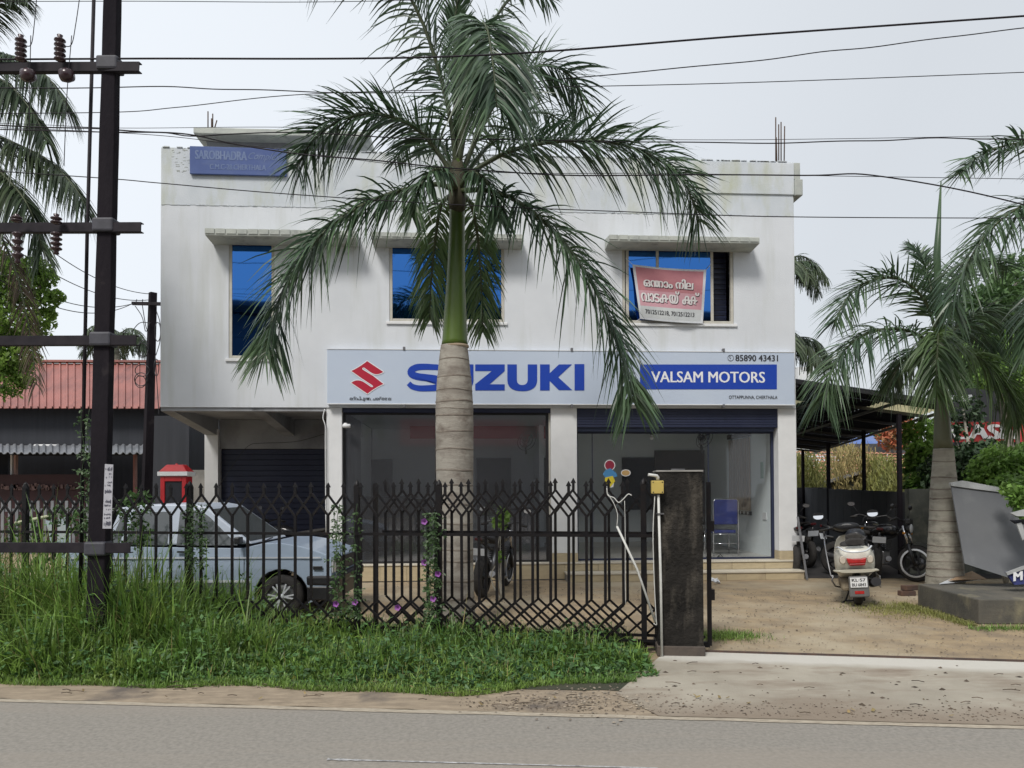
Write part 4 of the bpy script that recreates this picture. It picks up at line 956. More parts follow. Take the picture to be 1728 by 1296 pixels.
def ringed_trunk(parent, prof, c, rings, m, mr, seed=1):
    """prof: list of (z, r); separate ring ridges"""
    rg = random.Random(seed); z0, z1 = prof[0][0], prof[-1][0]; N = 90
    rr = lambda z: float(np.interp(z, [a for a, b in prof], [b for a, b in prof]))
    secs = []
    for i in range(N):
        z = z0 + (z1 - z0) * i / (N - 1); r = rr(z) * (1 + rg.uniform(-.008, .008))
        secs.append([(c[0] + r * math.cos(a) * (1 + .01 * math.sin(3 * a + z)), c[1] + r * math.sin(a), z) for a in np.linspace(0, 2 * math.pi, 29)[:-1]])
    o = MB().loft(secs).build('trunk', m, parent, world=True)
    z = z0 + .05; first = None
    while z < z1 - .05:
        r = rr(z); dz = rg.uniform(.008, .02); ph = rg.uniform(0, 6.28); prof_ = []
        mb = MB(); ss = []
        for (k, (dr, hz_)) in enumerate(((-.004, -dz), (.0035, -dz * .4), (.003, dz * .4), (-.004, dz))):
            ss.append([(c[0] + (r + dr + rg.uniform(-.001, .001)) * math.cos(a), c[1] + (r + dr) * math.sin(a), z + hz_ + .006 * math.sin(a * 2 + ph)) for a in np.linspace(0, 2 * math.pi, 29)[:-1]])
        mb.loft(ss, cap=False); mb.build('trunk_ring', mr, o, world=True)
        z += rg.uniform(.07, .24)
    return o
TY = 8.8
tb = P(767, 1054, TY)
PM = thing('royal_palm', (tb.x, tb.y, 0), 'large royal palm in front of the facade with ringed trunk and green crownshaft', 'palm tree')
rp = lambda py, wpx: (P(768, py, TY).z, wpx / 2 / FPX * TY)
prof = [rp(1060, 74), rp(1020, 66), rp(960, 62), rp(860, 61), rp(800, 63), rp(720, 64), rp(680, 63), rp(640, 58), rp(600, 49), rp(583, 45)]
prof[0] = (0, prof[0][1])
ringed_trunk(PM, prof, (P(767, 800, TY).x, TY), 0, m_trunk, m_ring, 4)
cx = P(768, 500, TY).x
mb = MB(); sh = [(583, 45, 767), (575, 43, 767.5), (540, 39, 768), (480, 32, 769), (400, 27, 771), (350, 26, 771.5), (300, 22, 771.5), (270, 15, 772)]
mb.loft([[(P(x, y, TY).x + w_ / 2 / FPX * TY * math.cos(a), TY + w_ / 2 / FPX * TY * math.sin(a), P(x, y, TY).z) for a in np.linspace(0, 2 * math.pi, 25)[:-1]] for y, w_, x in sh]); mb.build('crownshaft', m_shaft, PM, world=True)
MB().loft([[(P(x, y, TY).x + w_ / 2 / FPX * TY * math.cos(a), TY + w_ / 2 / FPX * TY * math.sin(a), P(x, y, TY).z + .03 * math.sin(2 * a + 1)) for a in np.linspace(0, 2 * math.pi, 25)[:-1]] for y, w_, x in ((358, 27.5, 771.5), (345, 29, 771.5), (320, 30, 771.5), (296, 27, 771.5), (280, 20, 772), (262, 12, 772))]).build('shaded_sheath', mat('brown shaded sheath', (.07, .065, .035), (.035, .03, .022), 4, .8, stretch=(3, 3, .5)), PM, world=True)  # added brown cover, shadow of the fronds put into its dark colour
mb = MB(); z = P(768, 583, TY).z
mb.lathe([(.148, z - .03), (.158, z - .02), (.158, z - .006), (.15, z + .004)], (cx, TY, 0), n=28); mb.build('scar_band', mat('pale scar', (.42, .34, .25), (.2, .13, .08), 5, .9, stretch=(1, 1, 8)), PM, world=True)
def pf(parent, pts, L, **k):
    return frond(parent, [P(*q) for q in pts], L, **k)
pf(PM, [(769, 305, 8.8), (742, 262, 8.8), (700, 215, 8.7), (640, 193, 8.6), (580, 200, 8.5), (530, 235, 8.4), (500, 285, 8.3)], .80, n=105, planes=3, hang=.35, seed=1, spread=.85)
pf(PM, [(767, 322, 8.75), (740, 311, 8.7), (690, 318, 8.5), (620, 342, 8.3), (555, 385, 8.1), (500, 450, 8.0), (465, 530, 7.95), (448, 600, 7.9)], .78, n=115, planes=3, hang=.55, seed=2, spread=.5)
pf(PM, [(776, 322, 8.75), (820, 321, 8.6), (870, 338, 8.4), (930, 385, 8.2), (985, 455, 8.05), (1030, 545, 8.0), (1055, 620, 7.95), (1068, 680, 7.95)], .78, n=115, planes=3, hang=.55, seed=3, spread=.5)
pf(PM, [(774, 310, 8.8), (815, 278, 8.8), (875, 250, 8.7), (950, 238, 8.6), (1030, 240, 8.5), (1100, 262, 8.4), (1155, 310, 8.3), (1180, 375, 8.3)], .85, n=115, planes=3, hang=.42, seed=4, spread=.7)
pf(PM, [(771, 290, 8.8), (760, 200, 8.7), (738, 110, 8.6), (705, 20, 8.5), (655, -60, 8.4), (600, -100, 8.3), (535, -95, 8.2)], 1.0, n=85, planes=3, hang=.55, seed=5, spread=.6)
pf(PM, [(773, 290, 8.8), (785, 190, 8.7), (800, 100, 8.4), (810, 45, 8.0), (822, 50, 7.6), (832, 110, 7.3), (838, 180, 7.15)], .80, n=80, planes=3, hang=.6, seed=6, spread=.35, t0=.45)
pf(PM, [(776, 300, 8.85), (815, 210, 8.9), (860, 140, 9.0), (915, 110, 9.1), (965, 130, 9.2), (990, 190, 9.2)], .85, n=75, planes=3, hang=.4, seed=7, spread=.8)
pf(PM, [(777, 305, 9.0), (820, 250, 9.4), (870, 200, 9.8), (920, 190, 10.1), (960, 215, 10.3)], .65, n=45, planes=3, hang=.5, seed=8, spread=.7)
pf(PM, [(767, 305, 9.0), (750, 250, 9.4), (720, 225, 9.8), (690, 240, 10.2), (665, 275, 10.5)], .55, n=40, planes=3, hang=.5, seed=9, spread=.7)
pf(PM, [(767, 325, 8.95), (745, 345, 9.5), (735, 400, 9.9), (728, 470, 10.1), (725, 540, 10.15)], .50, n=52, planes=3, hang=.7, seed=10, spread=.5, m=m_frond2)
pf(PM, [(776, 325, 8.95), (795, 345, 9.5), (806, 400, 9.9), (812, 480, 10.1), (815, 560, 10.15)], .50, n=52, planes=3, hang=.7, seed=11, spread=.5, m=m_frond2)
pf(PM, [(772, 285, 8.8), (776, 190, 8.75), (768, 90, 8.7), (772, 0, 8.6), (800, -90, 8.5)], .5, n=45, planes=3, hang=.25, seed=12, spread=.5, t0=.3, fwd=1.4)
pf(PM, [(773, 285, 8.8), (792, 180, 8.9), (812, 80, 9.0), (850, 10, 9.1), (890, -20, 9.2), (930, 0, 9.3)], .55, n=45, planes=3, hang=.4, seed=13, spread=.5, t0=.3)
pf(PM, [(768, 318, 8.7), (752, 290, 8.5), (728, 290, 8.3), (705, 325, 8.15), (695, 365, 8.1)], .42, n=45, planes=3, hang=.7, seed=14, spread=.6)
pf(PM, [(776, 318, 8.75), (792, 292, 8.6), (815, 300, 8.45), (835, 335, 8.35), (842, 370, 8.3)], .42, n=45, planes=3, hang=.7, seed=15, spread=.6)
mb = MB(); mb.tube([P(772, 280, TY), P(768, 100, TY), P(775, -60, TY)], [.045, .03, .006], 8); mb.build('spear_leaf', m_frond, PM, world=True)

# right royal palm
RY = 10.6
tb = P(1592, 1011, RY)
P2 = thing('royal_palm', (tb.x, tb.y, 0), 'royal palm with bottle shaped grey trunk behind the low concrete platform', 'palm tree')
rq = lambda py, wpx: (P(1594, py, RY).z, wpx / 2 / FPX * RY)
prof = [rq(1011, 66), rq(975, 59), rq(930, 53), rq(880, 47), rq(830, 43), rq(790, 36), rq(757, 31)]
prof[0] = (0, prof[0][1])
m_trunk2 = trunkmat('ringed grey trunk', (.36, .345, .29), (.27, .25, .21), (.15, .14, .115), 0)
ringed_trunk(P2, prof, (P(1594, 900, RY).x, RY), 0, m_trunk2, m_ring, 9)
MB().loft([[(P(x, y, RY).x + w_ / 2 / FPX * RY * math.cos(a), RY + w_ / 2 / FPX * RY * math.sin(a), P(x, y, RY).z) for a in np.linspace(0, 2 * math.pi, 21)[:-1]] for y, w_, x in ((757, 30, 1592), (740, 28, 1591), (690, 23, 1589), (640, 18, 1587), (590, 14, 1585), (540, 8, 1585))]).build('crownshaft', mat('dull crownshaft', (.11, .115, .07), (.07, .08, .045), 2, .45, stretch=(2, 2, .3)), P2, world=True)
MB().tube([P(1585, 560, RY), P(1581, 430, RY), P(1588, 306, RY)], [.045, .05, .008], 8).build('spear_leaf', m_frond, P2, world=True)
for k, (pts, L, hg) in enumerate((([(1584, 585, 10.6), (1565, 515, 10.5), (1525, 474, 10.4), (1480, 470, 10.3), (1435, 495, 10.2), (1408, 545, 10.1)], .72, .3),
        ([(1584, 592, 10.6), (1540, 560, 10.3), (1480, 558, 10.1), (1430, 585, 9.9), (1398, 640, 9.8), (1388, 680, 9.8)], .72, .7),
        ([(1584, 590, 10.6), (1584, 565, 10.2), (1583, 572, 9.8), (1581, 610, 9.6), (1580, 660, 9.55)], .6, .8),
        ([(1588, 590, 10.6), (1620, 545, 10.6), (1670, 525, 10.5), (1720, 545, 10.5), (1760, 600, 10.4)], .7, .5),
        ([(1588, 595, 10.6), (1620, 590, 10.3), (1660, 610, 10.1), (1700, 660, 10.0), (1720, 710, 10.0)], .65, .7),
        ([(1585, 560, 10.6), (1572, 490, 10.8), (1555, 435, 11), (1535, 415, 11.2)], .42, .3),
        ([(1586, 560, 10.6), (1610, 480, 10.8), (1650, 440, 11), (1700, 450, 11.2)], .6, .4),
        ([(1583, 595, 10.7), (1555, 590, 11.2), (1520, 610, 11.6), (1500, 650, 11.8)], .6, .8),
        ([(1586, 590, 10.7), (1600, 560, 11.2), (1640, 550, 11.7), (1680, 590, 12)], .6, .7))):
    pf(P2, pts, L, n=85, planes=3, hang=hg, seed=20 + k, spread=.55, wd=.026, m=m_frond2 if k in (2, 4) else m_frond, r0=.022)
# palm whose fronds enter from the right edge
P3_ = thing('royal_palm', (8.05, 9.6, 0), 'palm standing off the right edge whose fronds reach into the sky', 'palm tree')
MB().lathe([(.3, 0), (.24, 1), (.22, 3.2), (.13, 3.6), (.1, 5.2)], (8.05, 9.6, 0), n=20).build('trunk', m_trunk2, P3_, world=True)
for k, (pts, L, hg) in enumerate((([(1950, 360, 9.6), (1860, 270, 9.5), (1780, 240, 9.4), (1710, 243, 9.3), (1655, 262, 9.2), (1618, 296, 9.1)], .62, .3),
        ([(1950, 380, 9.6), (1860, 350, 9.4), (1780, 335, 9.2), (1720, 350, 9.0), (1665, 395, 8.9), (1625, 460, 8.8), (1605, 530, 8.8)], .68, .55),
        ([(1950, 390, 9.6), (1880, 420, 9.2), (1800, 450, 9.0), (1750, 520, 8.9), (1735, 600, 8.9)], .62, .6),
        ([(1950, 370, 9.6), (2000, 250, 9.6), (2080, 200, 9.6), (2150, 260, 9.6)], .8, .4),
        ([(1950, 380, 9.6), (2040, 350, 9.6), (2140, 400, 9.5), (2180, 520, 9.5)], .8, .5))):
    pf(P3_, pts, L, n=100, planes=3, hang=hg, seed=40 + k, spread=.5, wd=.028, r0=.024)
# coconut palm at the left edge
CL = thing('coconut_palm', (-8.0, 10.4, 0), 'coconut palm with drooping fronds at the left edge behind the near pole', 'palm tree')
crn = P(-110, 190, 10.4)
MB().tube([(-8.0, 10.4, 0), (-7.9, 10.4, 3), tuple(crn)], [.2, .16, .13], 12).build('trunk', m_trunk2, CL, world=True)
for k, (pts, L, hg) in enumerate((([(-110, 190, 10.4), (-40, 110, 10.3), (20, 95, 10.2), (75, 125, 10.1), (115, 180, 10.0)], .62, .9),
        ([(-110, 195, 10.4), (-40, 130, 10.2), (10, 140, 9.9), (55, 190, 9.8), (80, 240, 9.7)], .55, 1.0),
        ([(-110, 200, 10.4), (-40, 215, 10.2), (20, 240, 10.0), (80, 270, 9.9), (125, 315, 9.8), (148, 355, 9.8)], .62, .9),
        ([(-110, 205, 10.4), (-50, 245, 10.1), (0, 290, 9.8), (40, 335, 9.6), (62, 385, 9.6), (72, 425, 9.6)], .6, .9),
        ([(-110, 190, 10.4), (-60, 60, 10.4), (0, 0, 10.3), (45, -5, 10.2)], .5, .7),
        ([(-110, 190, 10.4), (-200, 130, 10.4), (-300, 160, 10.4), (-350, 260, 10.4)], .65, .9),
        ([(-110, 200, 10.4), (-180, 260, 10.2), (-230, 360, 10.1), (-240, 480, 10.1)], .65, .9))):
    pf(CL, pts, L, n=110, planes=2, hang=hg, seed=60 + k, spread=.25, wd=.028, m=m_coco, r0=.025, upb=-.1)
pf(CL, [(-110, 205, 10.4), (-40, 320, 10.3), (20, 440, 10.2), (50, 560, 10.1), (62, 650, 10.1)], .4, n=60, planes=2, hang=.9, seed=80, spread=.2, wd=.02, m=m_dryleaf, r0=.02, name='dead_frond')
# distant coconut palms
def small_palm(px, py, Y, rpx, label, n=11, seed=0, m=m_coco, group=None):
    c = P(px, py, Y); s = rpx / FPX * Y; t = thing('coconut_palm', (c.x, c.y, 0), label, 'palm tree', group=group)
    MB().tube([(c.x + .3, c.y, 0), tuple(c)], [.18, .12], 8).build('trunk', m_trunk2, t, world=True); rg = random.Random(seed)
    for k in range(n):
        a = 2 * math.pi * k / n + rg.uniform(-.25, .25); lift = rg.uniform(-.25, .75); dx, dy = math.cos(a), math.sin(a)
        pts = [c, c + Vector((dx * .35, dy * .35, .30 * lift + .1)) * s, c + Vector((dx * .7, dy * .7, .35 * lift)) * s, c + Vector((dx * .95, dy * .95, .35 * lift - .35)) * s]
        frond(t, pts, s * .34, n=42, wd=s * .022, m=m, seed=seed * 50 + k, hang=.9, planes=2, spread=.3, nseg=3, r0=.03, upb=-.1)
    return t
small_palm(196, 572, 34, 58, 'small distant coconut palm above the red roof between the two poles', 12, 1)
small_palm(1318, 455, 26, 78, 'upper coconut palm peeping out behind the right edge of the building', 12, 2)
small_palm(1312, 590, 27, 88, 'lower coconut palm peeping out behind the right edge of the building', 12, 3)
m_gw = mat('greyed white', (.36, .37, .37), (.26, .27, .27), 6, .7)
# ------------------------------------------------------------------ foliage helpers
def leafcloud(blobs, size, seed=0, el=1.7, hollow=.45):
    rg = np.random.default_rng(seed); Vs = []; 
    for (c, r, n) in blobs:
        r = np.array(r if isinstance(r, (tuple, list)) else (r, r, r)); d = nrm(rg.normal(0, 1, (n, 3)))
        rad = (hollow + (1 - hollow) * rg.random(n) ** .5)[:, None]; lump = 1 + .22 * np.sin(d[:, :1] * 5 + seed) * np.cos(d[:, 2:] * 6 + d[:, 1:2] * 4)
        p = np.array(c) + d * rad * r * lump
        a = nrm(rg.normal(0, 1, (n, 3)) + d * .3 - np.array([0, 0, .5])); b = nrm(np.cross(a, rg.normal(0, 1, (n, 3)) + np.array([0, 0, 1.2])))
        s = (size * rg.uniform(.6, 1.25, n))[:, None]
        Vs.append(np.stack([p - a * s * el / 2, p + b * s * .42 + a * s * .1, p + a * s * el / 2, p - b * s * .42 + a * s * .1], 1))
    V = np.concatenate(Vs).reshape(-1, 3); return V, np.arange(len(V)).reshape(-1, 4)
def tree(name, label, cat, base, blobs, size, m, tm=None, r=.12, seed=0, group=None, trunk=True):
    t = thing(name, base, label, cat, group=group)
    V, Q = leafcloud(blobs, size, seed); np_mesh('crown', V, Q, m, t, smooth=False, world=True)
    if trunk:
        mb = MB(); b0 = Vector(base); rg = random.Random(seed)
        for (c, rr, n) in blobs[:9]:
            c = Vector(c); k = b0.lerp(Vector((b0.x, b0.y, c.z)), .55) + Vector((rg.uniform(-.2, .2), 0, 0)); mb.tube(cr([b0, k, c], 10), [r * (1 - .085 * i) for i in range(10)], 7)
        mb.build('trunk', tm or m_trunk2, t, world=True)
    return t
m_leafA = mat('bright leaf', (.22, .36, .08), (.14, .26, .055), 1.2, .5, island=.45, trans=.42)
m_leafB = mat('mid leaf', (.10, .18, .055), (.065, .13, .042), .8, .55, island=.5, trans=.35)
m_leafC = mat('dark leaf', (.034, .068, .026), (.022, .045, .018), .6, .6, island=.5, trans=.15)
m_leafY = mat('yellow green leaf', (.27, .27, .08), (.18, .20, .06), .9, .6, island=.4, trans=.3)
m_straw = mat('straw grass', (.36, .28, .12), (.24, .22, .09), .8, .8, island=.4, trans=.2)
# leafy tree at left edge
bl = [(P(x, y, 11.2), (r, r * .9, r * .8), n) for x, y, r, n in ((-20, 460, .55, 1700), (35, 480, .35, 800), (70, 510, .22, 320), (10, 540, .45, 1400), (-40, 590, .6, 1800), (25, 600, .32, 900), (50, 570, .2, 350), (10, 645, .28, 520), (80, 470, .16, 220), (95, 500, .12, 160), (60, 450, .2, 320), (65, 545, .22, 380), (-80, 500, .6, 1200), (85, 530, .1, 90), (40, 640, .14, 150))]
tree('leafy_tree', 'bright green small leaved tree below the coconut palm at the left edge', 'tree', (-8.4, 11.2, 0), bl, .055, mat('lime leaf', (.27, .40, .09), (.16, .28, .06), 1.2, .5, island=.45, trans=.45), seed=2, r=.09)

# ------------------------------------------------------------------ grass
def inpoly_scatter(n, x0, x1, y0, y1, rg): return np.stack([rg.uniform(x0, x1, n), rg.uniform(y0, y1, n)], 1)
m_grass = mat('tall grass blade', (.195, .31, .062), (.11, .205, .042), .9, .45, island=.7, trans=.35, c3=(.22, .30, .07), s3=1.6)
m_grassd = mat('weed leaf', (.085, .175, .05), (.05, .12, .04), 1.5, .55, island=.45, trans=.25)
m_soil = mat('soil bank', (.05, .05, .03), (.03, .035, .02), 4, 1, .8, 30)
def vfront(x): return roadY(x) + .55 + .05 * np.sin(x * 2.3) + .04 * np.sin(x * 5.1) + np.clip((x + .4) * .33, 0, .6)     # front edge of the weeds
def ghgt(x, y, rg, n):
    back = np.clip((y - vfront(x)) / 1.0, 0, 1)
    base = np.interp(x, [-12, -4.6, -3.5, -2.9, -2.35, -1.7, -1.2, -.2, .7, 1.2, 1.4], [1.02, .96, .80, .56, .34, .27, .30, .30, .27, .20, .12])
    lump = .80 + .30 * np.sin(x * 3.1 + y * 1.3) * np.sin(y * 4.3 - x * 1.1) + .18 * np.sin(x * 8.3) * np.sin(y * 9.1 + 2)
    return (.16 + .84 * back ** .7) * base * lump * rg.uniform(.5, 1.35, n)
def grass(n, x0, x1, seed, m, name, label, wd=.012, hs=1.0, spread=.5, droop=.55, ymax=None, seg=5):
    rg = np.random.default_rng(seed)
    x = rg.uniform(x0, x1, n); yf = vfront(x); yb = FY(x) + (.45 if ymax is None else ymax); u = rg.random(n) ** .85; y = yf + (yb - yf) * u
    # clumping
    cxs = rg.uniform(x0, x1, 700); cys = rg.random(700); ci = rg.integers(0, 700, n); cl = rg.random(n) < .5
    x = np.where(cl, cxs[ci] + rg.normal(0, .05, n), x); y = np.where(cl, vfront(x) + (FY(x) + .4 - vfront(x)) * cys[ci] + rg.normal(0, .05, n), y)
    ok = (y > vfront(x) - .03) & (y < FY(x) + 1.0) & (x < 1.22) & ~((np.abs(y - FY(x) - .25) < .0)); x, y = x[ok], y[ok]; n = len(x)
    h = ghgt(x, y, rg, n) * hs; az = rg.uniform(0, 2 * math.pi, n); tl = np.abs(rg.normal(spread, .25, n))
    d = np.stack([np.cos(az) * np.sin(tl), np.sin(az) * np.sin(tl), np.cos(tl)], 1)
    wv = nrm(np.stack([-np.sin(az), np.cos(az), rg.normal(0, .3, n)], 1)); L = h * rg.uniform(1.1, 1.5, n)
    V, Q = strips(np.stack([x, y, np.zeros(n)], 1), d, wv, L, rg.uniform(.6, 1.3, n) * wd, rg.uniform(.3, 1.0, n) * droop, seg)
    np_mesh(name, V, Q, m, None, label=label, cat='grass', kind='stuff')
grass(38000, -9, 1.25, 1, m_grass, 'tall_grass', 'tall green grass filling the verge in front of the fence', .013, 1.0, .45, .6)
grass(16000, -9, -1.2, 5, m_grass, 'tall_grass', 'long arching grass blades at the left end of the verge', .017, 1.15, .4, .75)
m_pale = mat('pale blade', (.24, .36, .14), (.17, .29, .09), 1.2, .4, island=.4, trans=.3)  # paler green that paints highlights into the grass
grass(3800, -9, 1.1, 11, m_pale, 'arching_grass', 'pale arching blades with highlights put into their colour over the verge grass', .016, 1.12, .55, .95, seg=6)
grass(1100, -9, 1.1, 12, m_straw, 'dry_stalks', 'dry straw coloured stalks scattered through the verge grass', .007, 1.2, .35, .5)
grass(26000, -9, 1.25, 3, m_grassd, 'low_weeds', 'short weeds along the foot of the verge', .02, .45, .8, .4, seg=3)
rg = np.random.default_rng(9)
# broad leaf weeds within the grass
n = 17000; x = rg.uniform(-9, 1.2, n); y = vfront(x) + (FY(x) + .4 - vfront(x)) * rg.random(n); z = ghgt(x, y, rg, n) * rg.uniform(.3, .95, n)
c = np.stack([x, y, z], 1); a = nrm(rg.normal(0, 1, (n, 3)) * [1, 1, .4]); b = nrm(np.cross(a, rg.normal(0, .4, (n, 3)) + [0, 0, 1])); s = rg.uniform(.016, .040, n)[:, None]
V = np.stack([c - a * s, c + b * s * .5, c + a * s, c - b * s * .5], 1).reshape(-1, 3)
np_mesh('broad_weeds', V, np.arange(4 * n).reshape(-1, 4), m_grassd, None, smooth=False, label='small broad leaved weeds among the tall grass', cat='weeds', kind='stuff')
band('soil_bank', -12, 1.2, .62, 2.6, .01, m_soil, 80, .02, kind='structure')
# short grass creeping at the verge front and other spots
def shortgrass(n, fn, seed, label, m=m_grass, h=.05, wd=.006):
    rg = np.random.default_rng(seed); p = fn(rg, n); n = len(p)
    az = rg.uniform(0, 6.283, n); tl = np.abs(rg.normal(.6, .3, n)); d = np.stack([np.cos(az) * np.sin(tl), np.sin(az) * np.sin(tl), np.cos(tl)], 1)
    wv = nrm(np.stack([-np.sin(az), np.cos(az), np.zeros(n)], 1))
    V, Q = strips(np.c_[p, np.full(n, .005)], d, wv, rg.uniform(.4, 1.5, n) * h, rg.uniform(.7, 1.3, n) * wd, np.full(n, .3), 2, prof=[1, .7, .05])
    np_mesh('short_grass', V, Q, m, None, label=label, cat='grass', kind='stuff')
def f1(rg, n):
    x = rg.uniform(-9, 1.0, n); return np.stack([x, vfront(x) + np.abs(rg.normal(0, .14, n)) - .12], 1)
shortgrass(22000, f1, 21, 'short grass creeping over the sandy road verge', m_grass, .06, .007)
def blob(cx, cy, sx_, sy_): return lambda rg, n: np.stack([rg.normal(cx, sx_, n), rg.normal(cy, sy_, n)], 1)
q = G(1235, 1080); shortgrass(2200, blob(q.x - .1, q.y + .15, .22, .12), 22, 'grass tuft just right of the gate pillar', m_grass, .07)
q = G(1530, 1030); shortgrass(3000, blob(q.x - .1, q.y, .28, .3), 23, 'sparse grass patch left of the low platform', m_leafY, .05)
q = G(1600, 1058)
shortgrass(3500, lambda rg, n: np.stack([5.0 + rg.random(n) * 4, 8.52 - .02 + np.abs(rg.normal(0, .09, n)) * -1], 1), 24, 'grass fringe along the foot of the low platform', m_grass, .07)
shortgrass(2500, lambda rg, n: np.stack([5.18 - np.abs(rg.normal(0, .08, n)), 8.6 + rg.random(n) * 1.6], 1), 25, 'grass fringe along the left side of the low platform', m_leafY, .06)
shortgrass(9000, lambda rg, n: (lambda x: np.stack([x, FY(x) + .2 + np.abs(rg.normal(0, .45, n))], 1))(rg.uniform(-4, 1.0, n)), 26, 'yellowish grass inside the yard just behind the fence', m_leafY, .10, .008)
# pebbles, litter, leaves
def pebbles(n, fn, s, seed, m, label, name='pebbles'):
    rg = np.random.default_rng(seed); p = fn(rg, n); n = len(p); sc = s * rg.uniform(.4, 1.6, n)
    o = np.array([[1, 0, 0], [0, 1, 0], [-1, 0, 0], [0, -1, 0], [0, 0, .7], [0, 0, -.3]]); a = rg.uniform(0, 6.28, n); ca, sa_ = np.cos(a), np.sin(a)
    V = o[None] * sc[:, None, None] * rg.uniform(.6, 1.3, (n, 6, 1)); X = V[..., 0] * ca[:, None] - V[..., 1] * sa_[:, None]; Y = (V[..., 0] * sa_[:, None] + V[..., 1] * ca[:, None]) * .8
    V = np.stack([X + p[:, None, 0], Y + p[:, None, 1], V[..., 2] * .7 + .012], -1).reshape(-1, 3)
    f = np.array([[0, 1, 4], [1, 2, 4], [2, 3, 4], [3, 0, 4]]); Q = (np.arange(n) * 6)[:, None, None] + f[None]; Q = Q.reshape(-1, 3)
    np_mesh(name, V, Q, m, None, smooth=False, label=label, cat='pebbles', kind='stuff')
m_peb = mat('pebble', (.30, .26, .20), (.14, .11, .09), 3, .9, island=.5); m_debris = mat('dark debris', (.06, .045, .035), (.12, .09, .06), 3, .9, island=.5)
pebbles(3600, lambda rg, n: (lambda x: np.stack([x, gateY(x) + .1 + rg.random(n) ** 1.4 * 4.5], 1))(rg.uniform(-4, 6, n)), .008, 1, m_peb, 'gravel and small stones over the yard')
pebbles(1500, lambda rg, n: (lambda x: np.stack([x, gateY(x) + .2 + rg.random(n) * 4.5], 1))(rg.uniform(-2, 6, n)), .011, 2, m_debris, 'dark leaf bits and stones over the yard')
pebbles(900, lambda rg, n: np.stack([rg.uniform(.2, 5, n), roadY(rg.uniform(.2, .2, n)) * 0 + 0, ], 1) if False else (lambda x: np.stack([x, roadY(x) + .05 + np.abs(rg.normal(0, .22, n))], 1))(rg.uniform(-.4, 5, n)), .008, 3, m_debris, 'crumbs of dirt and stones at the mouth of the driveway')
pebbles(420, lambda rg, n: np.stack([rg.normal(.55, .35, n), roadY(.55) + .35 + rg.normal(0, .2, n)], 1), .011, 4, m_peb, 'rubble heap scattered at the corner of the driveway')
pebbles(90, lambda rg, n: (lambda x: np.stack([x, roadY(x) + .3 + rg.random(n) * 1.4], 1))(rg.uniform(1.2, 6, n)), .018, 5, m_debris, 'scattered dark stones and twigs on the concrete driveway')
mb = MB(); r4 = random.Random(8)
for k in range(70):
    x = r4.uniform(-3.6, 5.5); y = roadY(x) + r4.uniform(.05, .5 if x < 1 else 1.6); a = r4.uniform(-.5, .5); l = r4.uniform(.03, .13)
    mb.tube([(x, y, .03), (x + l * .5 * math.cos(a), y + l * .5 * math.sin(a), .036), (x + l * math.cos(a), y + l * math.sin(a), .03)], .003, 4)
mb.build('twigs', m_debris, None, label='dry twigs lying along the road verge', cat='twigs', kind='stuff')
mb = MB()
for k in range(40):
    x = r4.uniform(-3.6, 5.0); y = roadY(x) + r4.uniform(.1, .62); a = r4.uniform(0, 6); l = r4.uniform(.015, .04); 
    mb.quad((x, y, .02), (x + l * math.cos(a), y + l * math.sin(a), .03), (x + l * (math.cos(a) - math.sin(a) * .6), y + l * (math.sin(a) + math.cos(a) * .6), .035), (x - l * .6 * math.sin(a), y + l * .6 * math.cos(a), .022))
mb.build('fallen_leaves', mat('fallen leaf', (.28, .22, .09), (.20, .13, .06), 5, .8, island=.4), None, label='fallen leaves scattered on the sandy verge', cat='leaves', kind='stuff', fixn=False)

# vines on the fence
m_vine = mat('vine leaf', (.055, .11, .03), (.035, .075, .022), 3, .5, island=.4, trans=.25); m_purple = mat('purple petal', (.42, .16, .50), (.34, .10, .42), 8, .6, trans=.3)
def vine(pxs, y0, y1, n, label, flowers, seed, off=-.06, w_=14):
    rg = np.random.default_rng(seed); b = fp(pxs[0], y1, off); t = thing('climbing_vine', (b.x, b.y, 0), label, 'vine')
    cs = []; ys = rg.uniform(y0, y1, n); xi = rg.integers(0, len(pxs), n)
    for y, i in zip(ys, xi): cs.append(tuple(fp(pxs[i] + rg.normal(0, w_ * .4), y, off + rg.normal(0, .03))))
    c = np.array(cs); 
    V = []; # star shaped leaves made of three lobes
    for L in range(3):
        a = nrm(rg.normal(0, .5, (n, 3)) + np.array([[math.cos(-1.57 + (L - 1) * 1.0), 0, math.sin(-1.57 + (L - 1) * 1.0)]])); bb = nrm(np.cross(a, rg.normal(0, .3, (n, 3)) + [0, -1, .3])); s = rg.uniform(.022, .042, n)[:, None]
        V.append(np.stack([c, c + a * s * .55 + bb * s * .22, c + a * s * 1.15, c + a * s * .55 - bb * s * .22], 1))
    V = np.concatenate(V).reshape(-1, 3); np_mesh('foliage', V, np.arange(len(V)).reshape(-1, 4), m_vine, t, smooth=False, world=True)
    mb = MB()
    for i, x in enumerate(pxs): mb.tube(cr([fp(x + 3 * math.sin(k * 1.7 + i), y1 + (y0 - y1) * k / 7, off) for k in range(8)], 24), .003, 5)
    mb.build('stem', m_leafC, t, world=True)
    for (x, y) in flowers:
        q = fp(x, y, off - .04); mb = MB(); k = 10
        ring = [(q.x + .031 * (1 + .12 * math.cos(5 * a)) * math.cos(a), q.y - .012, q.z + .031 * (1 + .12 * math.cos(5 * a)) * math.sin(a)) for a in np.linspace(0, 6.283, k + 1)[:-1]]
        mb.add(ring + [(q.x, q.y + .03, q.z)], [(i, (i + 1) % k, k) for i in range(k)], 0, True); fo = mb.build('flower', m_purple, t, world=True, fixn=False)
        MB().lathe([(0, -.01), (.006, 0), (0, .01)], q, 'Y', 8).build('throat', mat('dark throat', (.12, .02, .14), None), fo, world=True)
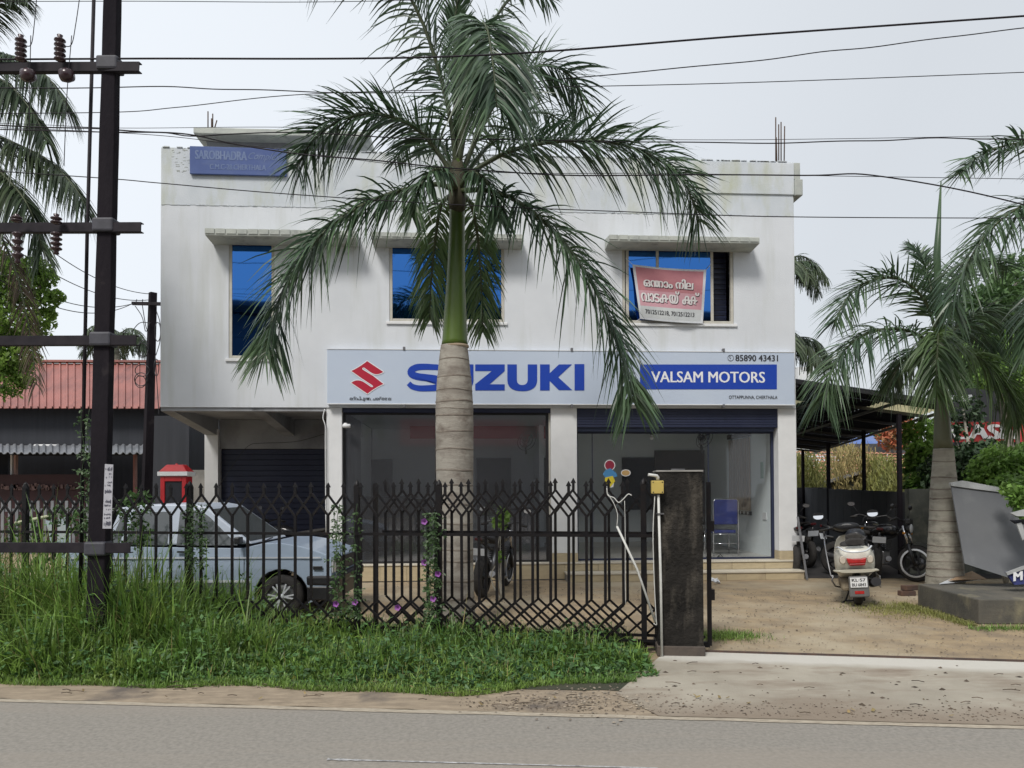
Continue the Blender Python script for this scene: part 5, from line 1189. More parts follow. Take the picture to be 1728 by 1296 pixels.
vine((566, 572, 600), 850, 1040, 210, 'vine climbing the fence post beside the left white pillar, with two low purple flowers', ((599, 1016),), 1)
vine((588, 604), 1010, 1045, 40, 'low creeping stems with one purple flower at the foot of the fence', ((567, 1019),), 6)
vine((722, 735, 728), 865, 1050, 280, 'thick vine with purple flowers climbing the fence post in front of the big palm', ((716, 880), (716, 949), (739, 968), (731, 1010), (671, 1025)), 2)
vine((318, 340, 322), 850, 960, 170, 'vine on the fence post in front of the car rear door', (), 3)
vine((139, 150), 690, 900, 130, 'climber hanging on the thin steel pipe left of the near pole', (), 4, off=-.85, w_=14)
bl = [(P(x, y, 8.6), (r, r * .6, r), n) for x, y, r, n in ((215, 860, .13, 140), (235, 850, .16, 200), (130, 880, .14, 170), (100, 870, .12, 130), (40, 900, .2, 260), (165, 900, .2, 260), (230, 900, .18, 240), (80, 930, .2, 220))]
tree('shrub', 'scrubby shrub tangled behind the fence around the near pole', 'shrub', (-4.6, 8.6, 0), bl, .035, m_leafB, seed=8, r=.012)
bl = [(P(x, y, 8.7), (r, r, r), n) for x, y, r, n in ((845, 880, .10, 90), (850, 865, .08, 60), (846, 940, .06, 30))]
tree('potted_plant', 'small light green plant beside the covered motorcycle in front of the left shop', 'plant', (P(846, 940, 10.6).x, 10.6, 0), [(P(x, y, 10.6), (r * 1.2, r, r * 1.2), n) for x, y, r, n in ((845, 880, .10, 110), (850, 868, .08, 80), (846, 940, .06, 40))], .05, m_leafA, seed=9, r=.012)

# ------------------------------------------------------------------ red roofed house at left
HY = 20.0
LH = thing('red_roofed_house', (P(60, 900, HY).x, HY, 0), 'low dark house with corrugated red metal roof left of the white building', 'house')
m_redroof = mat('faded red roofing', (.32, .125, .105), (.235, .095, .082), 1.3, .55, stretch=(1, .4, 1), c3=(.12, .06, .06), s3=1.0, st3=(3, .35, 1), lo3=.52, hi3=.75)
e0 = P(-320, 688, HY); e1 = P(285, 689, HY); r0_ = P(-320, 612, 23.0); r1_ = P(285, 614, 23.0)
m_hw = mat('dark sheet wall', (.028, .031, .040), (.020, .023, .030), 1.5, .8, stretch=(6, 1, .4))
n = 10
for k in range(n):
    A0 = e0.lerp(e1, k / n); A1 = e0.lerp(e1, (k + 1) / n); B0 = r0_.lerp(r1_, k / n); B1 = r0_.lerp(r1_, (k + 1) / n)
    mb = MB(); rb_ = 5; vs = []; m_n = 0
    prof_ = []
    for i in range(rb_):
        for (f, h) in ((0, 0), (.66, 0), (.74, .05), (.92, .05)): prof_.append(((i + f) / rb_, h))
    prof_.append((1, 0))
    nn = (B0 - A0).cross(A1 - A0).normalized(); nn = nn if nn.z > 0 else -nn
    for (f, h) in prof_: vs.append(A0.lerp(A1, f) + nn * h)
    for (f, h) in prof_: vs.append(B0.lerp(B1, f) + nn * h)
    L_ = len(prof_); mb.add(vs, [(i, i + 1, L_ + i + 1, L_ + i) for i in range(L_ - 1)]); 
    o = mb.build('roof_sheet', m_redroof, LH, world=True, fixn=False); so_ = o.modifiers.new('s', 'SOLIDIFY'); so_.thickness = .02; so_.offset = -1
mb = MB(); mb.bar(r0_ + Vector((0, 0, .06)), r1_ + Vector((0, 0, .06)), .3, .06); mb.build('ridge_cap', m_redroof, LH, world=True)
seam0 = e0.lerp(r0_, .62); seam1 = e1.lerp(r1_, .62)
hx0, hx1 = P(-320, 700, HY + .4).x, P(318, 700, HY + .4).x; hw = e0.z + .16
MB().box(hx0, P(330, 700, HY).x, HY + .45, HY + .6, P(0, 768, HY).z, hw).build('wall', m_hw, LH, world=True)
MB().box(hx0, hx1, HY + 5, HY + 5.2, 0, hw).build('back_wall', m_hw, LH, world=True)
MB().box(hx0, P(-5, 700, HY).x, HY + .45, HY + .6, 0, P(0, 768, HY).z - .003).build('wall', m_hw, LH, world=True)
MB().box(P(250, 700, 17).x, P(319, 700, 17).x, 17, 17.1, 0, P(0, 703, 17).z).build('sheet_wall', m_hw, LH, world=True)
MB().box(P(319, 700, 17).x - .1, P(319, 700, 17).x, 17.11, 22, 0, P(0, 706, 17).z).build('sheet_wall', m_hw, LH, world=True)
aw0, aw1, aw2, aw3 = P(-320, 765, HY - 1.3), P(262, 766, HY - 1.3), P(262, 752, HY + .4), P(-320, 751, HY + .4)
m_awn = mat('grey awning sheet', (.20, .21, .23), (.13, .14, .155), 2, .6)
for k in range(8):
    mb = MB(); vs = []; L_ = 26
    for (p, q) in ((aw0, aw1), (aw3, aw2)):
        for i in range(L_): vs.append(p.lerp(q, (k + i / (L_ - 1)) / 8) + Vector((0, 0, .045 * (1 if i % 4 in (2, 3) else 0))))
    mb.add(vs, [(i, i + 1, L_ + i + 1, L_ + i) for i in range(L_ - 1)]); o = mb.build('awning_sheet', m_awn, LH, world=True, fixn=False)
    so_ = o.modifiers.new('s', 'SOLIDIFY'); so_.thickness = .015
for x0, x1, y0, m in ((22, 25, 768, m_white), (28, 31, 768, mat('pinkish post', (.4, .25, .22), None)), (228, 232, 768, m_redroof)):
    MB().box(P(x0, 700, HY).x, P(x1, 700, HY).x, HY - .1, HY, 0, P(0, y0, HY).z).build('post', m, LH, world=True)
MB().box(P(-320, 700, HY).x, P(155, 700, HY).x, HY - .3, HY - .1, 0, P(0, 801, HY - .2).z).build('counter', mat('maroon board', (.045, .012, .015), (.03, .01, .012), 2, .7), LH, world=True)
MB().tube([P(58, 752, HY + .3), P(99, 752, HY + .3)], .035, 8).build('tube_lamp', m_white, LH, world=True)
# goods on the counter front: a row of hanging bits
mb = MB(); r5 = random.Random(2)
for k in range(60):
    x = r5.uniform(0, 155); p = P(x, 822 + r5.uniform(-2, 3), HY - .35); mb.box(p.x - .03, p.x + .03, p.y, p.y + .02, p.z - .04, p.z + .02 + .06 * r5.random())
mb.build('trinkets', mat('trinkets', (.22, .14, .13), (.1, .06, .06), 9, .8), LH, world=True, kind='stuff')
for k in range(16):
    x = 4 + k * 12; a = P(x, 845, HY - 1.6); b = P(x, 905, HY - 1.6); 
    if k == 0:
        pk = thing('picket_fence', (a.x, a.y, 0), 'grey picket fence in front of the red roofed house', 'fence')
    MB().box(a.x - .035, a.x + .035, a.y, a.y + .03, 0, a.z).build('picket', m_awn, pk, world=True)
a = P(-40, 860, HY - 1.57); b = P(200, 860, HY - 1.57); MB().box(a.x, b.x, a.y, a.y + .04, a.z - .05, a.z + .02).build('rail', m_awn, pk, world=True)
# red canopied box
KY = 12.0; a = P(293, 845, KY); s = KY / FPX
KB = thing('red_post_box', (a.x, KY, 0), 'red box with a white band under its hipped red lid, left of the porch', 'box')
m_red2 = mat('red enamel', (.50, .018, .025), (.40, .015, .02), 5, .4)
zt_ = lambda y: P(293, y, KY).z
for x0 in (-.23, .15): MB().box(x0, x0 + .08, -.02, .25, 0, zt_(804)).build('side', m_red2, KB, bevel=.01)
MB().box(-.149, .149, 0, .2, .0, zt_(812)).build('recess', m_dark, KB); MB().box(-.149, .149, -.02, .2, zt_(812), zt_(804)).build('header', m_red2, KB)
MB().box(-.265, .265, -.06, .3, zt_(803), zt_(796)).build('band', m_white, KB, bevel=.004)
zb2, zt2 = zt_(796), zt_(784)
MB().hexa([(-.25, -.05, zb2), (.25, -.05, zb2), (.25, .29, zb2), (-.25, .29, zb2), (-.15, .04, zt2), (.15, .04, zt2), (.15, .2, zt2), (-.15, .2, zt2)]).build('lid', m_red2, KB, bevel=.012)
MB().lathe([(.025, 0), (.02, .02), (0, .025)], (0, .12, zt2 - .002), n=10).build('knob', m_red2, KB)
KB.scale = (.88, .88, 1.0)
# low concrete wall & mossy tree between house and building
a = P(338, 810, 15.5); MB().box(P(316, 900, 15.5).x, P(346, 900, 15.5).x, 15.5, 15.8, 0, P(330, 793, 15.5).z).build('low_wall', m_conc, None, label='short grey concrete wall between the red box and the porch pillar', cat='wall')
bl = [(P(x, y, 19), (r, r, r), n) for x, y, r, n in ((330, 735, .5, 900), (338, 770, .5, 800), (325, 800, .6, 800), (352, 750, .5, 700))]
tree('mossy_tree', 'olive mossy foliage glimpsed between the dark wall and the porch', 'tree', (P(334, 800, 19).x, 19, 0), bl, .07, mat('olive leaf', (.12, .12, .05), (.07, .075, .035), 2, .7, island=.4), seed=11, r=.08)
# surfboard-like pale blue boards at far left behind fence
bx = thing('pale_blue_boards', (P(100, 1000, 9.9).x, 9.9, 0), 'two rounded pale blue and white boards standing behind the fence at the left', 'boards')
m_pb = mat('pale blue panel', (.30, .42, .50), (.42, .43, .40), 2.2, .5, c3=(.06, .22, .42), s3=4, lo3=.6, hi3=.68)
for xs_ in (((77, 878), (92, 880), (92, 925), (86, 918)), ((97, 890), (100, 876), (108, 872), (115, 876), (119, 892), (119, 950), (108, 948), (96, 930))):
    MB().prism([(x, y) for x, y in xs_], lambda x, y: P(x, y, 9.9), lambda x, y: P(x, y, 9.94)).build('board', m_pb, bx, world=True)
MB().tube([P(26, 883, 9.6), P(60, 876, 9.6), P(98, 868, 9.6)], .022, 8).build('bamboo_pole', mat('bamboo', (.4, .42, .28), None), None, label='pale bamboo pole lying on the scrub behind the fence at left', cat='pole')

# ------------------------------------------------------------------ car
CY = 9.35; kc = CY / FPX; co = P(478, 1040, CY)
CAR = thing('parked_car', (co.x, CY + .66, 0), 'old pale blue hatchback parked behind the fence', 'car', rz=-.02)
m_car = mat('pale blue car paint', (.33, .40, .50), (.30, .375, .475), 1.5, .28, spec=.6); m_carg = mat('car glass', (.07, .08, .085), None, rough=.06, spec=1.0); m_carw = mat('pale car roof', (.42, .47, .55), None, rough=.3)
def cxy(px, py): return ((px - 478) * kc, (1040 - py) * kc)
def arc(cx_, cz_, r_, a0, a1, n=10): return [(cx_ + r_ * math.cos(a), cz_ + r_ * math.sin(a)) for a in np.linspace(a0, a1, n)]
WR = .262; rwx = -2.17
body = [cxy(412, 922)] + [cxy(445, 914), cxy(478, 914), cxy(505, 918), cxy(530, 925), cxy(553, 933), cxy(562, 940), cxy(563, 972), cxy(560, 1000)] + arc(0, WR, .335, -.25, math.pi + .25, 12) + [cxy(425, 1012), (rwx + .335, .22)] + arc(rwx, WR, .335, -.1, math.pi + .1, 12) + [(-2.72, .3), cxy(108, 975), cxy(104, 960), cxy(112, 930), cxy(170, 918)]
HW = .70
mb = MB(); mb.prism(body, lambda x, z: (x, -HW, z), lambda x, z: (x, HW, z)); o = mb.build('body', m_car, CAR, bevel=.035, seg=3)
for v in o.data.vertices:    # tumblehome towards the bonnet and sills
    v.co.y *= 1 - .05 * max(0, (v.co.z - .62)) / .3 - .04 * max(0, .45 - v.co.z)
gh_b = [cxy(176, 917), cxy(196, 853), cxy(240, 848), cxy(318, 848), cxy(345, 853), cxy(428, 915)]
def ghy(z): return HW * (1 - .17 * max(0, z - .87) / .5)
secsL = [(x, -ghy(z) + .012, z) for x, z in gh_b]; secsR = [(x, ghy(z) - .012, z) for x, z in gh_b]
mb = MB(); mb.add(secsL + secsR, [list(range(6)), list(range(11, 5, -1))] + [(i, i + 6, (i + 1) % 6 + 6, (i + 1) % 6) for i in range(6)]); gh = mb.build('roof', m_carw, CAR, bevel=.02, seg=2)
def cglass(pts, name='window'):
    out = []
    for sgn in (-1, 1):
        P1 = [((px - 478) * kc, (1040 - py) * kc) for px, py in pts]
        mb = MB(); mb.prism(P1, lambda x, z: (x, sgn * (ghy(z) - .008), z), lambda x, z: (x, sgn * (ghy(z) - .0165), z)); out.append(mb.build(name, m_carg, CAR))
    return out
cglass([(212, 915), (222, 862), (284, 860), (284, 917)], 'rear_side_window'); cglass([(300, 917), (300, 860), (340, 862), (352, 870), (404, 917)], 'front_side_window'); cglass([(186, 912), (202, 863), (212, 863), (203, 912)], 'quarter_window')
# windscreen and rear screen, slightly proud
def scr(p, q, name, ins=.06):
    (x0, z0), (x1, z1) = cxy(*p), cxy(*q); d = Vector((z1 - z0, 0, -(x1 - x0))).normalized(); d = d if d.x * (1 if x0 > -1.5 else -1) > 0 else -d
    a, b = ghy(z0) - ins, ghy(z1) - ins; o_ = d * .006; t_ = d * .0015
    MB().hexa([Vector((x0, -a, z0)) + t_, Vector((x0, a, z0)) + t_, Vector((x1, b, z1)) + t_, Vector((x1, -b, z1)) + t_] + [Vector((x0, -a, z0)) + o_, Vector((x0, a, z0)) + o_, Vector((x1, b, z1)) + o_, Vector((x1, -b, z1)) + o_]).build(name, m_carg, CAR)
scr((422, 911), (350, 857), 'windscreen'); scr((179, 909), (195, 858), 'rear_screen')
m_trim = mat('pale trim', (.55, .58, .62), None, rough=.4)
for sgn in (-1, 1):
    y0 = sgn * (HW + .001)
    def strip_(x0, x1, za, zb2_, name, m, t_=.012): MB().box(min(x0, x1), max(x0, x1), min(y0, y0 + sgn * t_), max(y0, y0 + sgn * t_), za, zb2_).build(name, m, CAR)
    strip_(cxy(112, 0)[0] + .05, cxy(545, 0)[0], cxy(0, 939)[1], cxy(0, 936.5)[1], 'side_moulding', m_trim, .006)
    strip_(cxy(190, 0)[0], cxy(428, 0)[0], cxy(0, 979)[1], cxy(0, 975)[1], 'sill_strip', m_trim, .008)
    strip_(cxy(190, 0)[0], cxy(428, 0)[0], cxy(0, 1012)[1] + .03, cxy(0, 980)[1], 'sill', mat('greenish sill', (.10, .13, .11), None, rough=.5), .004)
    for x in (292, 205, 415): strip_(cxy(x, 0)[0], cxy(x + .9, 0)[0], cxy(0, 1000)[1], cxy(0, 921)[1], 'door_gap', m_dark, .0015)
    strip_(cxy(300, 0)[0] + .02, cxy(320, 0)[0], cxy(0, 929)[1], cxy(0, 926)[1], 'door_handle', m_blackpl, .02)
    for wx_, nm in ((0, 'wheel'), (rwx, 'wheel')):
        yc = sgn * (HW - .075); wo_ = MB().lathe([(.17, -.075), (.235, -.08), (WR, -.05), (WR, .05), (.235, .08), (.17, .075)], (wx_, yc, WR), 'Y', 32).build('wheel', m_rubber, CAR)
        MB().lathe([(.168, -.07), (.172, .07), (.172, -.06), (0, -.02 * sgn)], (wx_, yc, WR), 'Y', 28).build('rim', m_steel, wo_)
        mb = MB()
        for k in range(6):
            a = k * math.pi / 3
            for da in (-.17, .17): mb.bar((wx_ + .03 * math.cos(a), yc + sgn * .065, WR + .03 * math.sin(a)), (wx_ + .165 * math.cos(a + da), yc + sgn * .07, WR + .165 * math.sin(a + da)), .018, .012, up=(0, 1, 0))
        mb.lathe([(0, .08 * sgn), (.035, .078 * sgn), (.035, .05 * sgn)], (wx_, yc, WR), 'Y', 14); mb.build('spokes', m_trim, wo_)
        MB().lathe([(.29, -.3 * sgn), (.33, -.3 * sgn), (.334, .06 * sgn), (.326, .06 * sgn)], (wx_, yc, WR), 'Y', 28).build('wheel_arch', m_text, CAR)
    MB().box(cxy(532, 0)[0], cxy(548, 0)[0], min(y0, y0 + sgn * .01), max(y0, y0 + sgn * .01), cxy(0, 958)[1], cxy(0, 952)[1]).build('indicator', m_blackpl, CAR, bevel=.003)
    mx_ = cxy(410, 912); MB().loft([[(mx_[0] + dx, sgn * (HW + .0) + sgn * dy, mx_[1] + .03 + dz) for dx, dz in ((-.04, -.04), (.03, -.04), (.03, .04), (-.04, .04))] for dy in (0, .13)], sm=False).build('mirror', m_blackpl, CAR, bevel=.012)
bx1 = cxy(562, 0)[0]
MB().box(cxy(520, 0)[0], bx1 + .10, -HW - .01, HW + .01, cxy(0, 985)[1], cxy(0, 968)[1]).build('front_bumper', m_blackpl, CAR, bevel=.03, seg=3)
MB().box(cxy(521, 0)[0], bx1 + .04, -HW - .004, HW + .004, cxy(0, 1010)[1], cxy(0, 985.5)[1]).build('front_valance', m_blackpl, CAR, bevel=.02)
MB().box(-2.86, -2.62, -HW - .01, HW + .01, cxy(0, 985)[1], cxy(0, 965)[1]).build('rear_bumper', m_blackpl, CAR, bevel=.03)
MB().box(bx1 - .01, bx1 + .012, -HW + .22, HW - .22, cxy(0, 966)[1], cxy(0, 942)[1]).build('grille', m_blackpl, CAR, bevel=.004)
for sgn in (-1, 1): MB().box(bx1 - .01, bx1 + .02, sgn * .60 - .08, sgn * .60 + .08, cxy(0, 964)[1], cxy(0, 942)[1]).build('headlight', mat('lamp lens', (.5, .52, .55), None, rough=.1), CAR, bevel=.008)
MB().tube([(cxy(385, 0)[0] + .36, -.45, cxy(0, 918)[1] + .03), (cxy(385, 0)[0] + .30, .1, cxy(0, 918)[1] + .05)], .008, 6).build('wiper', m_text, CAR)

# ------------------------------------------------------------------ two wheelers
def tyre(c, R_, w_, parent, m=m_rubber, name='wheel', rim=m_blackpl, spokes=5, rc=None):
    prof_ = [(R_ - w_ * .9, -w_ * .45), (R_ - w_ * .35, -w_ * .5), (R_ - .005, -w_ * .28), (R_, 0), (R_ - .005, w_ * .28), (R_ - w_ * .35, w_ * .5), (R_ - w_ * .9, w_ * .45)]
    o = MB().lathe(prof_, c, 'Y', 30).build(name, m, parent)
    mb = MB(); r = R_ - w_ * .85; mb.lathe([(r + .012, -w_ * .36), (r - .02, -w_ * .3), (r - .022, w_ * .3), (r + .012, w_ * .36), (r + .012, -w_ * .36)], c, 'Y', 30)
    for k in range(spokes):
        a = 2 * math.pi * k / spokes; mb.bar((c[0], c[1], c[2]), (c[0] + r * math.cos(a), c[1], c[2] + r * math.sin(a)), .03, .025, up=(0, 1, 0))
    mb.lathe([(0, -.05), (.045, -.05), (.045, .05), (0, .05)], c, 'Y', 14); mb.build('rim', rc or rim, o)
    return o
def sec(x, cy, cz, ry, rz, n=16, p=2.4):
    return [(x, cy + ry * math.copysign(abs(math.cos(a)) ** (2 / p), math.cos(a)), cz + rz * math.copysign(abs(math.sin(a)) ** (2 / p), math.sin(a))) for a in np.linspace(0, 2 * math.pi, n + 1)[:-1]]
def motorcycle(loc, rz, label, steer=0.0, group=None, lean=0.05):
    t = thing('motorcycle', loc, label, 'motorcycle', rz=rz, group=group); t.rotation_euler[0] = lean
    tyre((-.64, 0, .30), .30, .12, t); 
    tyre((.66, 0, .30), .30, .10, t, rc=None)
    MB().lathe([(.205, -.055), (.235, -.055), (.235, -.05), (.205, -.05)], (.66, 0, .3), 'Y', 30).build('rim_stripe', m_white, t)
    MB().lathe([(.05, .07), (.13, .07), (.13, .075), (.05, .075)], (.66, 0, .3), 'Y', 24).build('brake_disc', m_steel, t)
    for s_ in (-1, 1):
        mb = MB(); mb.tube([(.66, .085 * s_, .30), (.56, .085 * s_, .60)], .026, 10); mb.build('fork_leg', m_blackpl, t)
        MB().tube([(.56, .085 * s_, .60), (.47, .085 * s_, .90)], .018, 10).build('fork_tube', m_chrome, t)
        MB().tube([(-.64, .10 * s_, .30), (-.15, .09 * s_, .36)], .022, 8).build('swingarm', m_steel, t); MB().tube([(-.60, .12 * s_, .36), (-.42, .12 * s_, .70)], .028, 8).build('shock', m_steel, t)
    MB().loft([[(.66 + .335 * math.cos(a), y_, .30 + .335 * math.sin(a)) for y_ in (-.06, -.03, .03, .06)] for a in np.linspace(.5, 2.5, 10)], closed=False, cap=False).build('front_mudguard', m_blackpl, t)
    MB().loft([sec(.40, 0, .80, .10, .06), sec(.30, 0, .83, .15, .10), sec(.10, 0, .82, .15, .11), sec(-.10, 0, .78, .09, .06)]).build('fuel_tank', mat('black gloss', (.012, .012, .014), None, rough=.2), t, sub=1)
    MB().loft([sec(-.02, 0, .75, .08, .04), sec(-.2, 0, .77, .12, .045), sec(-.5, 0, .82, .12, .045), sec(-.74, 0, .86, .07, .03)]).build('seat', m_rubber, t, sub=1)
    mb = MB(); mb.box(-.12, .2, -.13, .13, .24, .48); mb.build('engine', m_steel, t, bevel=.03)
    mb = MB()
    for k in range(6): mb.box(.02, .22, -.11, .11, .49 + .03 * k, .505 + .03 * k)
    mb.build('cylinder_fins', m_blackpl, t)
    MB().tube([(.15, -.12, .35), (.1, -.15, .22), (-.3, -.16, .24), (-.75, -.17, .36)], [.022, .022, .035, .045], 10).build('exhaust', m_steel, t)
    MB().tube([(.47, 0, .88), (.3, 0, .72), (-.05, 0, .62), (-.3, 0, .66), (-.7, 0, .78)], .022, 8).build('frame', m_blackpl, t)
    MB().tube([(.38, -.36, .98), (.42, -.22, 1.03), (.45, 0, .98), (.42, .22, 1.03), (.38, .36, .98)], .013, 8).build('handlebar', m_blackpl, t)
    for s_ in (-1, 1):
        MB().tube([(.38, .25 * s_, .992), (.375, .37 * s_, .975)], .018, 8).build('grip', m_rubber, t)
        MB().tube([(.41, .22 * s_, 1.02), (.44, .28 * s_, 1.12), (.42, .33 * s_, 1.18)], .006, 6).build('mirror_stem', m_blackpl, t)
        mo = MB().loft([sec(.42 + dx, .36 * s_, 1.21, ry, rz_, 12) for dx, ry, rz_ in ((-.012, .065, .038), (.0, .068, .042), (.02, .04, .024))]).build('mirror', m_blackpl, t)
        MB().loft([sec(.4065, .36 * s_, 1.21, .058, .033, 12), sec(.407, .36 * s_, 1.21, .058, .033, 12)]).build('mirror_glass', m_chrome, mo)
        MB().lathe([(0, -.02), (.022, -.015), (.02, .015), (0, .02)], (.52, .15 * s_, .78), 'X', 10).build('indicator', mat('amber lens', (.5, .2, .02), None, rough=.2), t)
    MB().lathe([(0, -.09), (.06, -.07), (.085, 0), (.08, .02)], (.56, 0, .86), 'X', 18).build('headlamp_shell', m_blackpl, t); MB().lathe([(0, .03), (.06, .025), (.078, .015)], (.56, 0, .86), 'X', 18).build('headlamp', mat('lamp lens', (.5, .52, .55), None, rough=.1), t)
    MB().box(.50, .58, -.08, .08, .93, 1.02).build('instrument', m_blackpl, t, bevel=.02)
    MB().tube([(-.02, .13, .26), (-.08, .26, .02)], .012, 6).build('side_stand', m_blackpl, t)
    MB().loft([sec(-.68, 0, .80, .09, .04), sec(-.86, 0, .84, .05, .03), sec(-.92, 0, .86, .03, .02)]).build('tail', m_blackpl, t); MB().box(-.945, -.92, -.05, .05, .83, .87).build('tail_lamp', mat('dull red lens', (.06, .006, .008), None, rough=.3), t, bevel=.006)
    MB().hexa([(-.90, -.1, .62), (-.90, .1, .62), (-.885, .1, .62), (-.885, -.1, .62), (-.93, -.1, .72), (-.93, .1, .72), (-.915, .1, .72), (-.915, -.1, .72)]).build('number_plate', m_trim, t); MB().tube([(-.9, 0, .8), (-.89, 0, .7), (-.86, 0, .55)], .02, 6).build('plate_holder', m_blackpl, t)
    return t
q = G(1546, 982); an = R(-48)
motorcycle((q.x - .66 * math.cos(an), q.y - .66 * math.sin(an), 0), an, 'black motorcycle with a white rim stripe parked beside the bottle shaped palm trunk', lean=-.06)
q = G(1480, 975); motorcycle((q.x + .15, q.y + .5, 0), R(70), 'black motorcycle with its plate showing just behind the white scooter', lean=.05)
q = G(1365, 975); motorcycle((q.x - .05, q.y + .9, 0), R(80), 'black motorcycle in the shade right beside the building corner', lean=.05)
q = G(1408, 975); motorcycle((q.x + .1, q.y + 2.2, 0), R(95), 'motorcycle deepest under the shed between the corner bike and the scooter', lean=-.04)
q = G(828, 1000); mc = motorcycle((q.x + .05, q.y + .15, 0), R(75), 'dark motorcycle standing half hidden right of the big palm trunk', lean=.05)
q = P(485, 900, 13.2); motorcycle((q.x, 13.4, 0), R(165), 'dark motorcycle parked in the porch behind the car bonnet')

# scooter
SY = 10.05; q = G(1449, 1021)
SCO = thing('scooter', (q.x + .60 * math.cos(R(71)), q.y + .60 * math.sin(R(71)), 0), 'white scooter parked with its red tail light towards the road', 'scooter', rz=R(71)); SCO.rotation_euler[0] = -.07
m_sw = mat('off white scooter paint', (.62, .61, .55), (.55, .54, .48), 3, .3)
tyre((-.60, 0, .225), .225, .105, SCO, spokes=3); tyre((.62, 0, .225), .225, .10, SCO, spokes=3)
bd = [(-.80, .63, .15, .09), (-.74, .62, .22, .16), (-.62, .585, .25, .215), (-.42, .55, .25, .24), (-.2, .50, .21, .24), (-.02, .46, .15, .2)]
MB().loft([sec(x, 0, z, ry, rz_, 20, 2.8) for x, z, ry, rz_ in bd]).build('rear_body', m_sw, SCO, sub=1)
MB().loft([sec(x, 0, z, ry, .022, 18, 3) for x, z, ry in ((-.86, .475, .21), (-.80, .47, .265), (-.5, .45, .275), (-.2, .42, .235))]).build('lower_trim', mat('tarnished trim', (.42, .40, .33), None, rough=.4), SCO)
MB().loft([sec(-.70, 0, .775, .12, .03), sec(-.58, 0, .79, .15, .04), sec(-.3, 0, .785, .16, .05), sec(.02, 0, .76, .12, .045), sec(.08, 0, .74, .07, .03)]).build('seat', m_rubber, SCO, sub=1)
MB().loft([[(-.80 + .02 * k, .115 * math.cos(a), .835 + .03 * k + .035 * math.sin(a)) for a in np.linspace(0, 6.283, 15)[:-1]] for k in (0, 1)]).build('backrest_pad', m_rubber, SCO, bevel=.005)
MB().loft([[(-.775 + .02 * k, .10 * math.cos(a), .91 + .02 * k + .03 * math.sin(a)) for a in np.linspace(0, 6.283, 15)[:-1]] for k in (0, 1)]).build('backrest_pad', m_rubber, SCO, bevel=.005)
MB().tube(cr([(-.55, -.21, .76), (-.82, -.19, .78), (-.90, -.12, .735), (-.92, 0, .722), (-.90, .12, .735), (-.82, .19, .78), (-.55, .21, .76)], 24), .011, 8).build('grab_rail', m_trim, SCO)
def rplate(pts, x0, x1, name, m, bev=.006): return MB().prism(pts, lambda a, b: (x0, a, b), lambda a, b: (x1, a, b)).build(name, m, SCO, bevel=bev)
rplate([(-.12, .645), (-.105, .575), (.105, .575), (.12, .645), (.05, .632), (-.05, .632)], -.885, -.80, 'tail_light', mat('red lens', (.42, .02, .02), (.3, .01, .012), 30, .15), .012)
rplate([(-.105, .575), (-.09, .545), (.09, .545), (.105, .575)], -.89, -.80, 'tail_light', mat('deep red lens', (.22, .008, .01), None, rough=.15), .01)
for s_ in (-1, 1): MB().loft([sec(-.84, .165 * s_, .62, .042, .055, 14), sec(-.855, .16 * s_, .62, .03, .042, 14)]).build('indicator', mat('clear lens', (.5, .45, .38), None, rough=.1), SCO)
rplate([(-.1, .27), (.1, .27), (.1, .395), (-.1, .395)], -.915, -.905, 'number_plate', m_white, .002)
def splate(a, b, c_): return (-.917 - c_, -(-.085 + .17 * a), 0)
for s_, z0, z1 in (('KL·57', .345, .385), ('BU 6843', .285, .325)):
    put_text(SCO, s_, 0, 0, 0, 0, 0, m_text, 'lettering', .03, 0, None, (lambda z0, z1: lambda a, b, c_: (-.9165 - c_, .082 - .164 * a, z0 + (z1 - z0) * b))(z0, z1))
rplate([(-.12, .14), (.12, .14), (.115, .41), (-.115, .41)], -.90, -.83, 'rear_mudguard', mat('grey plastic', (.12, .12, .12), None, rough=.5), .02)
rplate([(-.055, .185), (.055, .185), (.055, .225), (-.055, .225)], -.905, -.90, 'reflector', mat('red lens', (.42, .02, .02)), .003)
MB().tube([(-.35, -.17, .30), (-.5, -.19, .27), (-.85, -.21, .33)], [.03, .055, .06], 12).build('exhaust', m_blackpl, SCO); MB().box(-.80, -.4, -.27, -.255, .24, .40).build('heat_shield', m_chrome, SCO, bevel=.02)
MB().box(-.72, -.2, .08, .2, .2, .36).build('engine_cover', mat('dirty alloy', (.25, .21, .15), (.16, .13, .1), 8, .7), SCO, bevel=.04)
MB().tube([(-.25, .05, .2), (-.38, .14, .03), (-.46, .2, .01)], .012, 6).build('stand', m_blackpl, SCO); MB().tube([(-.25, -.05, .2), (-.38, -.1, .03)], .012, 6).build('stand', m_blackpl, SCO); MB().tube([(-.38, .14, .03), (-.38, -.1, .03)], .012, 6).build('stand', m_blackpl, SCO)
MB().tube(cr([(-.62, .28, .40), (-.60, .31, .42), (-.3, .335, .80), (.0, .30, .88), (.1, .2, .86)], 24), .010, 8).build('side_guard', m_steel, SCO); MB().tube([(-.62, .28, .40), (-.62, .30, .33), (-.55, .26, .25), (-.45, .18, .22)], .012, 8).build('side_guard', m_steel, SCO)
MB().box(-.02, .36, -.17, .17, .25, .31).build('floorboard', m_blackpl, SCO, bevel=.02)
MB().loft([[(x, y_, z) for y_, x in ((-w_, x0 - .1), (-w_ * .6, x0 + .02), (0, x0 + .07), (w_ * .6, x0 + .02), (w_, x0 - .1), (w_ * .6, x0 - .02), (0, x0 + .02), (-w_ * .6, x0 - .02))] for z, w_, x0 in ((.28, .2, .42), (.5, .24, .46), (.75, .2, .42), (.88, .14, .38))]).build('front_apron', m_sw, SCO, sub=1)
